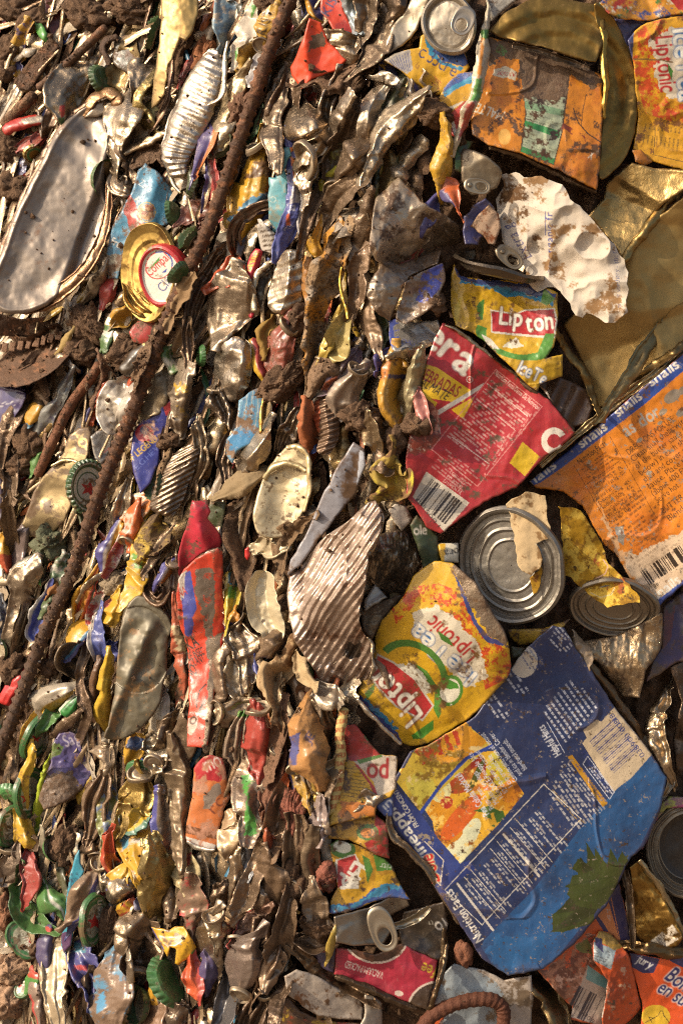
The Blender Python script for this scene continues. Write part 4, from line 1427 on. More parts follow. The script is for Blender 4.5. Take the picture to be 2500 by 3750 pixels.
def paint_lt(p):
 p.fr('C')
 p.mottle('#c98a10', 120, .5, soft=.2)
 m = '1230,250 1320,160 1450,110 1480,180 1420,400 1440,600 1500,680 1620,640 1620,800 1440,760 1330,720 1290,600 1250,400'
 p.mottle('#c9481a', 24, .42, m, soft=.12)
 p.poly('1350,260 1440,200 1520,180 1600,200 1600,640 1540,640 1450,600 1380,480 1400,400', '#d6c8b0', jag=18)
 p.text('Liptonic', '1388,225', '1425,590', 165, '#b8262c', bold=2)
 p.text('IceTea', '1500,175', '1545,650', 190, '#e8e4d8', bold=3, out='#1f6aa8', ow=3)
 p.poly('1470,400 1505,450 1495,510 1475,450', '#3f7a2a')
 p.rows('1330,760', '1335,930', -1, 1, '#4a3a1c')
 for i in range(9):
  p.rows('%d,%d' % (1345 + 27 * i, 755 + 4 * i), '%d,%d' % (1320 + 27 * i, 930 + 6 * i), 18, 1, '#4a3a1c', wl=34, thick=.6, al=.8)
 p.lines('1395,755 1380,985 1568,1030', 4, '#4a3a1c')
 p.lines('1395,755 1568,790', 4, '#4a3a1c')
 p.lines('1240,375 1420,378 1500,395', 9, '#7a5a30')
 p.poly('1210,255 1255,200 1245,370 1225,340', '#20356a')
 p.mottle('#7a4a14', 50, .62)

sheet('drink_can', 'yellow and orange iced tea can at the top right corner, writing sideways', 'drink can', 'C',
      '1215,255 1262,190 1340,140 1500,105 1680,90 1680,1110 1480,1062 1380,1032 1250,950 1282,750 1250,385', '#d39a14', paint_lt, z=17, tilt=(.05, 0), spc=2.6, dirt=.15, fold=(7, .08), thick=35, crk=12)
sheet('can_scrap', 'curled orange corner under the sideways tea can', 'can scrap', 'C', '1240,950 1300,955 1375,1030 1330,1055 1270,1030', '#c87a18', None, z=14, dirt=.5)
sheet('label_scrap', 'bright patterned scrap in red, yellow and green along the top edge', 'label', 'C', '1035,20 1120,-60 1700,-60 1700,70 1480,100 1380,130 1280,130 1180,115 1100,90', '#c88a1c',
      lambda p: p.mottle('#b3301c', 60, .5).mottle('#2f6a2a', 50, .58, seed=2).mottle('#2a4a8a', 40, .62, seed=4).mottle('#d8d0b8', 36, .66, seed=6).poly('1460,-40 1700,-40 1700,80 1540,60', '#b0202a'), z=16, dirt=.3, fold=(9, .2))
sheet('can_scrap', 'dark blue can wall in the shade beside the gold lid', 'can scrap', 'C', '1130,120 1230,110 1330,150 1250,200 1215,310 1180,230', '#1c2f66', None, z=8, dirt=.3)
sheet('foil_scrap', 'grey white speckled foil scrap at the top above the gold lid', 'foil', 'C', '315,-30 620,-60 470,20 400,90 345,140 320,60', '#a8a49a', lambda p: p.mottle('#5a4a3a', 30, .55), z=10, dirt=.4)

# top can with a ring pull and its neighbours
def paint_33(p):
 p.fr('B')
 p.poly('1335,205 1420,260 1560,330 1600,400 1560,420 1440,390 1360,310', '#1c4a90', jag=6)
 p.poly('1320,215 1345,215 1370,320 1450,395 1560,430 1550,450 1430,415 1340,340', '#2a8ab4', jag=12)
 p.text('33cl e', '1318,385', '1500,490', 125, '#2c3a6a')
 p.ell('1303,340', 24, 30, 20, '#2c3a6a', inner=.7, a0=40, a1=320)
 p.poly('1040,370 1220,310 1240,440 1200,470', '#b8b0a4', m=.3)
 for i in range(8):
  p.lines('%d,%d %d,%d' % (1080 + 18 * i, 370 - 5 * i, 1130 + 13 * i, 430 + 3 * i), 4, '#3a4a8a')
 p.poly('1050,300 1210,300 1080,390', '#b0a898', m=.5)
 p.rows('1380,480', '1440,540', 50, 4, '#c0502a', wl=16)
 p.text('la vie', '1245,420', '1330,490', 60, '#8a5a20')

c33 = sheet('drink_can', 'yellow can with blue shoulder marked 33 cl near the top', 'drink can', 'B', '1050,380 1120,340 1220,312 1275,300 1285,225 1335,198 1420,255 1570,330 1600,430 1500,560 1400,605 1345,590 1240,520 1150,440', '#d3a21a', paint_33, z=12, tilt=(-.1, 0), spc=2.8, dirt=.22, fold=(6, .10), thick=35)
ce = disc('B', 'can_end', None, None, '1470,150', 200, 168, 60, [(0.01, -.1), (.66, -.1), (.76, -.12), (.84, .02), (.93, .07), (1, 0), (1, -.12)], '#a8a196', None, 20, 1, 'satin_metal', .85, .15, parent=c33, spc=3, oval=.85, fold=(4, .14))
pull_tab('B', '1560,130', 95, 70, 115, ce, '#b5aca0', 27)
sheet('crushed_can', 'pale dented can neck above the yellow 33 cl can', 'drink can', 'B', '1055,330 1070,260 1100,170 1170,90 1235,-20 1350,-30 1310,90 1265,190 1180,290 1080,345', '#b3aa9a', lambda p: p.poly('1050,270 1200,260 1150,340 1060,345', '#a89e90', .7), lambda X, Y, cx, cy: -20 * np.exp(-(((X - 1490) / 60) ** 2 + ((Y - 70) / 90) ** 2)), z=19, tilt=(-.5, 0), mat='satin_metal', metal=.8, dirt=.2, thick=30)
sheet('can_scrap', 'dark blue can side with yellow letters under the pale neck', 'can scrap', 'B', '1020,400 1050,345 1110,420 1170,500 1100,500 1020,460', '#16306e', lambda p: p.text('Juil', '1045,445', '1090,380', 60, '#d8b030', bold=1), z=9, dirt=.3)
sheet('drink_can', 'blue and yellow can bulge pressed against the white and green fold', 'drink can', 'C', '10,620 50,540 130,470 240,448 258,540 215,640 160,760 120,880 90,860 60,760 20,700', '#cf9c1c',
      lambda p: p.poly('40,560 130,470 240,448 240,480 130,540 50,600', '#20509a').poly('40,590 130,530 240,475 238,510 140,560 50,620', '#2a90b8', jag=8).poly('60,740 180,640 220,640 130,860 90,880', '#b8262c').lines('100,780 115,850', 20, '#d8d0c0').poly('30,700 170,640 160,655 45,730', '#d8d0c0'), z=17, tilt=(-.3, 0), spc=3, dirt=.35, thick=30)
strip('C', 'can_scrap', 'muddy yellow can strip hanging below the blue and yellow bulge', 'can scrap', '60,830,30 60,950,42 35,1080,40 20,1180,26', '#d0a01a', 'ridge', 15, dirt=.5)
strip('C', 'can_scrap', 'orange brown can strip curling to a point left of the ring pull', 'can scrap', '20,1120,20 70,1190,42 110,1270,34 130,1330,12', '#c0521a', 's', 14, dirt=.4, paint=lambda p: p.poly('0,1180 60,1230 120,1320 20,1280', '#2a3a7a'))
sheet('can_scrap', 'green leafy can wall in the shade under the orange can', 'can scrap', 'C', '100,960 150,880 230,900 200,960 150,1100 110,1090', '#2f6a24', lambda p: p.mottle('#16300f', 30, .5), z=10, dirt=.4)
gt = sheet('drink_can', 'small grey can end with its ring pull below the orange can', 'drink can', 'C', '165,950 280,975 400,1060 410,1120 380,1195 290,1225 220,1245 160,1150 150,1050', '#8f8778', None, z=15, tilt=(-.2, 0), mat='satin_metal', metal=.8, dirt=.32, smooth=3, thick=40)
pull_tab('C', '255,1185', 85, 50, 10, gt, '#9a9080', 21)
sheet('can_scrap', 'deep blue can wall beside the cream paper wad', 'can scrap', 'C', '170,1380 230,1310 310,1260 370,1330 340,1440 260,1560 180,1560 165,1470', '#142a66', lambda p: p.mottle('#8a8a90', 40, .62), z=11, dirt=.35, spc=3)
sheet('paper_wad', 'cream and rust brown wad stuck at the left of the white paper', 'paper', 'C', '210,1440 260,1370 330,1300 390,1360 405,1450 370,1560 330,1560 290,1500', '#b89a80', lambda p: p.mottle('#7a3c18', 40, .5), z=18, mat='paper', dirt=.4, fold=(8, .3), er=6, thick=20)

# under the red can: green, foil, label scraps
sheet('can_scrap', 'dark green can side with pale script under the red can', 'can scrap', 'H', '1220,130 1260,60 1330,120 1400,200 1410,380 1310,420 1270,280', '#173a1f', lambda p: p.text('ole', '1240,190', '1330,185', 90, '#d0ccc0', bold=1), z=8, dirt=.3)
sheet('can_scrap', 'small yellow and white can corner between the red and the yellow can', 'can scrap', 'H', '1395,245 1530,240 1535,370 1420,360', '#cfc8b4', lambda p: p.poly('1395,245 1450,245 1440,360 1410,360', '#d8a818').text('ora', '1535,270', '1435,285', 75, '#2a2a2a', bold=1), z=10, dirt=.2)
sheet('crumpled_foil', 'crumpled silver foil patch right of the ribbed metal panel', 'foil', 'H', '950,250 1020,190 1190,140 1240,240 1290,370 1250,440 1200,560 1060,560 940,440', '#9a9082', lambda p: p.mottle('#4a4034', 30, .52, m=.6), lambda X, Y, cx, cy: 22 * np.abs(fbm(X / 26, Y / 60, 5, 3) - .5) * 2, z=9, spc=3, mat='bare_metal', metal=.92, dirt=.3, fold=(14, .3))
sheet('foil_scrap', 'white and silver torn foil corner above the yellow tea can', 'foil', 'H', '930,610 1000,500 1080,590 990,640 930,680', '#b8b4ac', None, z=11, metal=.4, dirt=.2, fold=(4, .2))
sheet('can_scrap', 'dull brown can wall left of the yellow tea can', 'can scrap', 'H', '900,680 1010,620 1170,570 1080,690 980,860 920,800', '#7a6c58', None, z=7, mat='bare_metal', metal=.6, dirt=.5)
sheet('can_scrap', 'pale torn scrap hanging beside the barcode corner', 'paper', 'H', '1080,30 1130,-10 1200,10 1235,90 1170,170 1120,110', '#c8beb0', None, z=9, mat='paper', dirt=.4)
sheet('corn_label', 'torn yellow label printed with corn hanging under the orange can', 'label', 'I', '775,0 880,20 940,60 1010,180 1060,270 1090,380 1180,450 1290,590 1300,620 1150,640 1080,660 960,570 880,490 820,440 795,300', '#b88c1a',
      lambda p: p.mottle('#8a6416', 40, .48).mottle('#dcb84a', 46, .56, seed=2).mottle('#a0522a', 60, .60, '1030,260 1300,600 1100,560 980,400', seed=4).lines('980,560 1040,590 1110,570 1130,530', 7, '#dcc890').lines('1060,350 1090,390 1070,440 1010,470', 7, '#d8b0a0').mottle('#3a2a14', 26, .66, seed=7), z=26, spc=2.8, mat='paper', dirt=.3, fold=(8, .15), ragged=7, thick=4, er=0)
disc('I', 'can_end', 'dark ribbed can end half hidden under the torn corn label', 'can end', '1130,650', 290, 190, 10, END, '#938c80', None, 14, 1, 'satin_metal', .85, .35, oval=.75)
sheet('can_scrap', 'yellow label edge below the grey can end', 'label', 'I', '450,790 560,790 680,785 860,720 780,800 640,880 520,900 470,850', '#c09a24', lambda p: p.mottle('#5a3c18', 40, .56).ell('500,850', 24, 34, 20, '#2a2218', inner=.7), z=13, dirt=.4, fold=(6, .2))
sheet('can_scrap', 'green dark gap scrap between the tea can and the blue can', 'can scrap', 'I', '470,900 560,910 540,960 480,980', '#1f3a1c', None, z=11, dirt=.4)
sheet('crushed_tin', 'brown silver crumpled tin wall right of the blue juice can', 'tin', 'I', '880,870 960,860 1150,830 1440,680 1430,920 1330,1060 1290,1230 1180,1220 1020,1000 930,960', '#b09c80', lambda p: p.mottle('#4a3a2a', 60, .52, soft=.2, m=.4), lambda X, Y, cx, cy: 16 * fbm(X / 30, Y / 90, 3, 3), z=10, spc=3.2, mat='bare_metal', metal=.9, dirt=.42, fold=(14, .28))
strip('I', 'tin_edge', 'bright silver folded tin edge at the right frame side', 'tin edge', '1500,1130,16 1450,1230,36 1400,1350,40 1410,1480,44 1450,1600,36 1480,1700,20', '#b8aa94', 's', 14, metal=.95, dirt=.15, tl=-.6)
sheet('crushed_tin', 'dark torn tin fold hanging at the right edge under the blue letters', 'tin', 'I', '1440,640 1600,520 1640,1000 1530,1000 1420,1080 1330,1130 1380,980 1430,900', '#2a2050', lambda p: p.poly('1450,660 1520,640 1490,860 1430,930', '#5a1a1c').mottle('#3a2e28', 60, .5), z=8, dirt=.4, fold=(8, .25))
sheet('crushed_tin', 'dark silver tin wall at the right edge beside the barcode', 'tin', 'I', '1480,1030 1640,960 1640,1700 1520,1700 1500,1500 1560,1250', '#5a5048', None, z=10, mat='bare_metal', metal=.9, dirt=.4, fold=(10, .3))
strip('L', 'tin_edge', 'crumpled silver tin edge above the dark round can', 'tin edge', '1420,20,20 1450,120,30 1480,190,26 1440,290,14', '#a89c88', 's', 16, metal=.9, dirt=.25, tl=-.4)
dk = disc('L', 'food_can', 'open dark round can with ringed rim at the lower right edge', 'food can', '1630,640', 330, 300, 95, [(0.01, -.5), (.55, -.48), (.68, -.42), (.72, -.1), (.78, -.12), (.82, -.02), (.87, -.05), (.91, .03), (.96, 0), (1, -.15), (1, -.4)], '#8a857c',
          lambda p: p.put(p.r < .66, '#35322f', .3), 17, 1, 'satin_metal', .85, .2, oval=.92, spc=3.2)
sheet('label_scrap', 'pink and green label edge behind the dark round can', 'label', 'L', '1360,430 1400,350 1480,290 1600,300 1600,360 1460,370 1390,450 1310,640 1300,600', '#7a5a6a', lambda p: p.mottle('#9aa04a', 30, .5).text('69g', '1375,440', '1420,385', 50, '#2a3a2a').lines('1310,640 1400,450 1500,370 1600,345', 20, '#9a3a7a'), z=14, dirt=.25)
gw = sheet('gold_tin', 'open crumpled gold tin interior below the dark round can', 'tin', 'L', '1225,740 1290,700 1400,860 1480,1000 1560,1160 1570,1200 1530,1250 1420,1265 1330,1240 1270,1180 1240,960', '#a08040', lambda p: p.poly('1360,1215 1500,1110 1560,1190 1430,1275', '#c9bfae', .1).mottle('#6a5020', 90, .5, m=.9), z=15, tilt=(.2, .1), spc=3, mat='satin_metal', metal=.92, dirt=.2, fold=(8, .3), wob=(24, 90))
strip('L', 'rim', None, None, '1290,700,14 1400,840,20 1500,1010,22 1575,1180,20', '#a89878', 'ridge', 20, metal=.85, dirt=.3, parent=gw, ends=0)
strip('L', 'side_seam', None, None, '1190,760,26 1225,900,28 1240,1080,24 1250,1280,18', '#4e4030', 'valley', 19, metal=.6, dirt=.5, parent=gw)
strip('L', 'tin_edge', 'long brown gold tin edge above the orange packet', 'tin edge', '1250,1250,22 1380,1275,26 1500,1295,26 1650,1310,24', '#6a5634', 's', 18, metal=.85, dirt=.35, ends=0)

def paint_meat(p):
 p.fr('L')
 p.poly('990,1040 1160,840 1260,1290 1190,1290 1130,1180 1060,1150', '#1c2458')
 p.poly('1000,1020 1080,920 1170,1230 1120,1200 1060,1100', '#c87a4a')
 p.lines('1105,920 1170,1230', 5, '#c87a4a')
 p.rows('1100,1010', '1110,1110', 20, 2, '#d0c8c0', wl=20)
 m = '640,1400 830,1200 1000,1080 1050,1300 940,1500 850,1650'
 p.poly(m, '#a06a52', jag=8)
 p.mottle('#6a3c30', 36, .46, m)
 p.mottle('#c89a84', 28, .58, m, seed=3)
 p.mottle('#c8502a', 26, .62, m, seed=5)
 p.poly('880,1250 960,1200 990,1250 980,1310 930,1290', '#5a6a38', jag=10)
 p.poly('640,1390 720,1340 830,1200 1000,1080 1040,1160 960,1180 820,1290 700,1400', '#cc5a2a', jag=14)
 p.poly('860,1650 960,1370 1090,1460 1050,1760 850,1700', '#b8a494')
 p.poly('960,1370 1090,1460 1075,1520 950,1460', '#6a9a9a')
 p.bars('905,1500', '1055,1575', 190, '#2a2a3a', 34)
 p.text('0130108', '870,1640', '990,1745', 40, '#3a3030')

sheet('food_packet', 'crushed orange packet with minced meat picture and barcode', 'food packet', 'L', '635,1400 720,1320 830,1200 990,1040 1090,930 1160,845 1210,1040 1240,1280 1190,1290 1120,1180 1050,1300 1095,1465 1060,1760 850,1720 860,1640 760,1540', '#cc5a2a', paint_meat, z=15, spc=2.6, dirt=.25, fold=(9, .12), thick=25)

def paint_tongue(p):
 p.fr('L')
 p.poly('1000,1220 1140,1270 1110,1400 1000,1340', '#8a9aa0')
 p.rows('1015,1250', '1130,1290', 100, 6, '#4a4a50', wl=24)
 p.mottle('#a83c1a', 60, .5, '1060,1400 1200,1380 1280,1650 1080,1720')
 p.mottle('#d8a888', 40, .60, '1060,1400 1200,1380 1280,1650 1080,1720', seed=4)
 p.mottle('#5a4030', 40, .58, '1080,1600 1300,1560 1300,1742 1100,1742', seed=6)
 p.poly('1000,1210 1030,1150 1100,1160 1190,1250 1150,1280 1040,1220', '#a8863a', jag=8)
 p.poly('1010,1190 1050,1200 1060,1290 1010,1240', '#1c2458')
 p.lines('1080,1480 1050,1700', 14, '#d0c4b8')

sheet('food_packet', 'twisted orange packet with a pale blue panel beside the barcode packet', 'food packet', 'L', '995,1220 1030,1150 1090,1155 1180,1240 1220,1300 1260,1450 1300,1640 1240,1720 1160,1780 1060,1780 1050,1700 1090,1470 1000,1340', '#cc4e1c', paint_tongue, z=20, spc=2.8, dirt=.3, fold=(12, .24), wob=(20, 80), thick=25)

def paint_bon(p):
 p.fr('L')
 p.mottle('#c03c14', 120, .52, soft=.3)
 p.poly('1230,1290 1420,1330 1380,1420 1310,1420 1240,1380', '#1c2458')
 p.poly('1440,1310 1600,1310 1600,1400 1500,1350', '#1c2458')
 p.text('jury', '1262,1345', '1360,1395', 80, '#d8d4d0', bold=1, shear=.2)
 p.text('Bon', '1440,1450', '1570,1540', 150, '#232a66', bold=3, out='#e8dcd0', ow=4, shear=.2)
 p.text('en su', '1390,1530', '1560,1630', 130, '#232a66', bold=2, out='#e8dcd0', ow=4, shear=.2)
 p.ell('1395,1700', 92, 78, 0, '#dcb02a')
 p.lines('1330,1735 1380,1710 1410,1690 1425,1660 1440,1665 1445,1690 1480,1735', 5, '#3a2c10')
 p.lines('1380,1710 1350,1700 1370,1735', 4, '#3a2c10')

sheet('food_packet', 'bright orange packet with big blue and white letters at the bottom right corner', 'food packet', 'L', '1225,1285 1420,1325 1700,1300 1700,1860 1290,1860 1310,1640 1280,1500 1240,1400', '#d8501a', paint_bon, z=16, tilt=(-.05, .05), spc=2.6, dirt=.2, fold=(6, .08), thick=25)
lt_ = sheet('food_can', 'pale blue crushed can with small print at the bottom edge', 'food can', 'L', '-90,1560 20,1430 110,1360 300,1400 430,1465 600,1430 612,1580 590,1860 300,1860 -100,1860 -60,1680', '#8f9ba2',
   lambda p: p.poly('250,1400 600,1430 612,1580 590,1760 400,1742 450,1600 380,1480', '#b0a498').rows('20,1590', '200,1540', 110, 6, '#3a4048', wl=24, thick=.5, al=.8).mottle('#6a5a48', 60, .58), z=13, tilt=(0, .1), spc=3, dirt=.28, fold=(7, .12))
tube('L', 'rusty_hoop', 'rusty brown iron hoop curving up at the bottom edge', 'hoop', '-140,1860 -60,1720 60,1640 200,1595 330,1590 410,1630 425,1720 400,1860', 42, '#5a3020', z=28, twist=(26, .12), dirt=.25)
sheet('can_scrap', 'orange and white can end showing under the rusty hoop', 'can scrap', 'L', '-100,1760 -20,1690 60,1650 30,1760 -60,1860', '#c8521a', lambda p: p.mottle('#dcd0c0', 30, .55).mottle('#b0202a', 30, .6, seed=3), z=17, dirt=.2)
strip('L', 'gold_tin', 'dark gold tin wall between the pale blue can and the meat packet', 'tin', '620,1440,30 680,1520,46 740,1620,50 800,1760,40', '#6a5c3c', 's', 12, metal=.85, dirt=.4)
lump('L', 'clod', 'brown clod stuck under the lower corner of the blue juice can', 'mud clod', '170,1300', 52, 90, -15, z=14, mat='rusty', col='#7a4a34', dirt=.3)
strip('L', 'tin_edge', 'thin wet dark tin edge left of the clod', 'tin edge', '60,1180,8 50,1300,10 20,1430,10 -30,1600,10 -90,1760,8', '#5a5040', 'ridge', 18, metal=.9, dirt=.3)

# lower middle: yellow, red and coffee tins
strip('H', 'paper_roll', 'rolled yellow wrapper with red print standing upright', 'wrapper', '795,1290,34 780,1420,32 775,1560,34 765,1720,36 735,1860,34 715,1990,26', '#cdb878', 'pipe', 18, mat='paper', dirt=.25, fold=(1, .05), paint=lambda p: [p.fr('H').rows('%d,%d' % (745 - i * 3, 1310 + i * 54), '%d,%d' % (840 - i * 3, 1300 + i * 54), 42, 1, '#a8321c', wl=22, thick=.7, al=.9) for i in range(12)])

def paint_po(p):
 p.fr('K')
 p.poly('790,-260 940,-240 1040,0 1020,40 870,66 800,60', '#a81c26')
 p.poly('865,68 1030,28 1140,35 1130,240 1010,300 990,200', '#c9bba8')
 p.poly('862,80 890,90 1000,240 1020,300 1000,300 960,210', '#a81c26')
 p.poly('880,60 1040,22 1045,40 900,85', '#4a7a30')
 p.fr('H').poly('925,1470 1000,1465 1010,1500 950,1510', '#3a7a4a')
 p.fr('K').text('po', '1095,90', '945,85', 190, '#a81c26', bold=3)
 for i in range(9):
  p.lines('%d,%d %d,%d' % (800, 110 + 22 * i, 900 + 9 * i, 120 + 24 * i), 6, '#8a6a14')
 p.poly('780,330 1000,320 1000,420 900,420 760,440', '#b86a14', jag=12)
 p.mottle('#5a3a18', 70, .56)

sheet('food_can', 'yellow and red can with big red letters upside down beside the wrapper', 'food can', 'K', '800,-150 870,-170 960,-60 1030,20 1140,35 1130,240 1100,300 1010,320 1000,420 900,440 740,470 690,490 700,430 760,330 790,150', '#cfa01a', paint_po, z=13, spc=2.8, dirt=.36, fold=(6, .12), thick=25)
sheet('can_scrap', 'blue can scrap with white letters left of the juice can', 'can scrap', 'K', '1010,300 1090,260 1115,240 1110,420 1060,420 1000,360', '#1c4a90', lambda p: p.text('ui', '1100,300', '1040,355', 80, '#d8dce0', bold=1), z=15, dirt=.25)
sheet('food_can', 'dirty yellow can with a red side and small round emblem', 'food can', 'K', '690,500 760,450 900,430 1000,405 1075,470 1090,690 1000,665 930,620 830,570 700,560', '#c8961c', lambda p: p.poly('1000,405 1075,470 1100,700 960,660 930,590 990,560', '#a81820').ell('950,520', 70, 52, 0, '#4a7a34').ell('950,525', 45, 32, 0, '#c87a2a').mottle('#5a3a18', 60, .55), z=15, spc=2.8, dirt=.4, fold=(7, .14), thick=30)

def paint_lip3(p):
 p.fr('K')
 p.mottle('#b8861a', 80, .52)
 p.ell('790,625', 84, 60, 10, '#3f7a34')
 p.ell('790,615', 58, 38, 10, '#d8d8c8')
 p.poly('750,690 880,655 910,740 890,800 900,880 780,890 740,780', '#d8d0c0', jag=6)
 p.poly('760,700 870,668 895,740 800,850 760,880', '#b0202a')
 p.text('Lip', '880,770', '740,850', -1, '#e8e2d2')
 p.text('Lip', '875,690', '775,850', 150, '#e8e2d2', bold=3)
 p.poly('915,665 960,690 985,760 950,850 935,760', '#3f7a2a')
 p.poly('985,660 1100,700 1120,760 1010,770', '#4a8a30')
 p.text('citr', '1110,725', '1030,715', 60, '#d8e0c8')
 p.poly('1000,760 1040,800 1140,770 1160,860 1000,900', '#d0a01a')
 p.poly('690,1040 690,990 800,980 900,960 980,880 1090,860 1170,870 1220,950 1000,960 800,1040', '#1a4f94', jag=8)
 p.poly('700,990 820,985 920,950 1000,880 1090,855 1170,865 1160,890 1080,900 1000,930 860,1000 740,1020', '#2a8ab0', jag=16)
 p.mottle('#4a3420', 60, .60)

l3 = sheet('drink_can', 'lower yellow tea can with red badge and blue foot over its ring pull', 'drink can', 'K', '700,600 760,565 930,620 1060,690 1110,740 1150,840 1225,950 1100,940 980,970 820,1035 700,1045 715,960 760,870 740,760', '#cf9c1a', paint_lip3, z=14, tilt=(0, -.1), spc=2.6, dirt=.34, fold=(8, .14), thick=35)
tp = sheet('can_end', None, None, 'K', '735,1060 850,1030 960,1000 1100,930 1200,940 1215,990 1100,1050 1120,1120 1060,1230 980,1245 860,1245 745,1225', '#a8a094', None, z=17, tilt=(0, .25), spc=3, mat='satin_metal', metal=.85, dirt=.15, fold=(7, .25), thick=30, parent=l3)
pull_tab('K', '1045,1140', 150, 82, 70, tp, '#b0a798', 24)
strip('K', 'rim', None, None, '1110,1125,22 1200,1100,30 1290,1050,30 1350,1000,16', '#a09888', 'valley', 16, metal=.9, dirt=.2, parent=l3)
sheet('food_can', 'black can wall with white letters behind the ring pull', 'food can', 'K', '1150,1160 1180,1030 1300,1000 1440,960 1460,1100 1430,1340 1390,1340 1170,1250', '#15130f', lambda p: p.text('fo', '1440,1060', '1370,1110', 120, '#c8c0b4', bold=1).ell('1355,1100', 14, 14, 0, '#8a8478', inner=.6).mottle('#3a3128', 40, .6), z=9, dirt=.3, fold=(5, .1))

def paint_coffee(p):
 p.fr('K')
 p.ell('1000,1170', 215, 190, 10, '#d8c4b4')
 p.ell('1000,1165', 205, 182, 10, '#3a2118')
 p.mottle('#5c3626', 40, .5, '820,1200 1180,1200 1170,1300 1000,1360 840,1300')
 p.text('VACUUM PACKED', '1058,1415', '815,1340', 66, '#e0c8bc', bold=1)
 p.text('fee', '1405,1390', '1305,1350', 110, '#d8b030', bold=1)
 p.ell('1400,1660', 200, 190, 0, '#d8c4b4')
 p.ell('1402,1662', 190, 180, 0, '#2a1c14')
 p.ell('1150,1550', 28, 18, 10, '#d8c0b0')

cf = sheet('coffee_tin', 'crimson coffee tin with white words upside down', 'coffee tin', 'K', '745,1255 835,1262 1000,1300 1170,1230 1280,1290 1395,1340 1372,1490 1330,1660 1220,1612 1050,1540 860,1470 738,1430', '#a8183a', paint_coffee, z=12, spc=2.6, dirt=.26, fold=(4, .06), thick=35)
strip('K', 'rim', None, None, '735,1440,18 880,1490,24 1040,1560,26 1200,1630,24 1330,1680,18', '#4e3f30', 'roof', 14, metal=.7, dirt=.5, parent=cf)
strip('K', 'side_seam', None, None, '1440,1130,12 1430,1290,14 1400,1450,14 1350,1660,12', '#6a5c48', 'ridge', 14, metal=.8, dirt=.4, parent=cf)
sheet('can_scrap', 'dark navy can end left of the crimson tin', 'can scrap', 'K', '600,1290 640,1240 745,1250 735,1420 660,1390', '#1a1f4a', lambda p: p.poly('620,1240 700,1235 690,1290 640,1290', '#8a3a30'), z=10, dirt=.35)
strip('K', 'tin_edge', 'brown folded tin seam below the navy can end', 'tin edge', '520,1300,22 640,1400,30 760,1480,30 930,1570,22', '#5e4c38', 's', 12, metal=.7, dirt=.5)
sheet('crushed_can', 'white crushed can with rust stains near the bottom', 'drink can', 'K', '420,1440 500,1395 640,1440 760,1520 900,1580 925,1640 920,1720 800,1720 640,1690 540,1640 500,1600 440,1560', '#b3a698', lambda p: p.mottle('#7a4a26', 90, .52, '420,1440 620,1480 600,1640 500,1620').mottle('#6a4a30', 40, .62), lambda X, Y, cx, cy: -.0009 * (Y - cy) ** 2 * 1.5, z=14, spc=3, dirt=.28, metal=.1, fold=(6, .15), thick=40)
sheet('can_scrap', 'pale can corner standing right of the white crushed can', 'can scrap', 'K', '930,1555 1000,1570 1045,1610 1045,1800 900,1800 905,1740 930,1700', '#b0a494', None, z=13, dirt=.3, metal=.2, tilt=(.5, 0))
sheet('crushed_can', 'dark grimy can wall with yellow and red smears along the bottom edge', 'drink can', 'K', '370,1600 450,1570 520,1660 660,1720 900,1740 900,1860 380,1860', '#4a2f1c', lambda p: p.mottle('#a0321c', 60, .56).mottle('#b8962a', 50, .62, seed=3), z=9, dirt=.45)
strip('K', 'can_scrap', 'bent silver can piece beside the dirty yellow can', 'can scrap', '905,345,20 950,310,40 985,300,30', '#a89e90', 's', 17, metal=.8, dirt=.3)
strip('I', 'tin_edge', 'pale rag like fold left of the brown silver tin', 'tin edge', '890,860,20 930,930,32 960,1000,26', '#a8947a', 'ridge', 15, metal=.3, dirt=.4)
# ------------------------------------------------------------------ side face: iron bars, then everything crushed between them, top to bottom
RUST = lambda p: p.mottle('#3a241a', 40, .5, soft=.2).mottle('#8a5a3c', 26, .58, soft=.15, seed=3)
tube('S', 'rebar', 'long rusty ribbed reinforcing bar running down the whole side face', 'steel bar',
     '1090,-60,26 1000,150,26 935,340,27 880,500,28 830,650,28 770,815,30 705,960,32 640,1110,34 590,1225,34 545,1350,34 490,1495,34 450,1595,32 400,1715,32 352,1840,32 303,1985,32 249,2132,32 179,2284,32 119,2435,32 70,2571,30 22,2696,28 -40,2850,26',
     25, '#553828', twist=(40, .36), dirt=.38, paint=lambda p: RUST(p).put(np.clip((p.Y - 1850) / 300, 0, 1) * .6, '#3c3029'))
tube('A', 'iron_rod', 'plain rusty rod lying across the top left behind the clods', 'steel bar', '720,175,22 560,330,20 400,475,20 255,600,18', 34, '#5e4434', dirt=.5, paint=RUST)
tube('A', 'iron_rod', 'muddy thick rod end above the red crushed can', 'steel bar', '240,630,16 130,740,16 20,850,14', 46, '#7a5a42', dirt=.7, paint=RUST)
tube('D', 'iron_rod', 'bare rusty rod slanting down beside the clods left of the ribbed bar', 'steel bar', '680,790,20 600,910,20 520,1010,20 450,1120,22 400,1230,22 330,1380,22 250,1560,18', 40, '#7a4c36', dirt=.5, paint=RUST)
sheet('flat_bar', 'flat rusty brown iron plate leaning between the clods and the rod', 'iron plate', 'A', '90,550 220,380 345,240 410,310 300,470 200,615 130,600', '#5a4030', RUST, z=18, tilt=(-.2, .1), mat='rusty', dirt=.5, fold=(1, .03), thick=30)

silver, dull, cream, gold_, brown = '#aa9c88', '#8d7d69', '#d0c4aa', '#ab9252', '#6a5240'
M = 'bare_metal'
s = strip
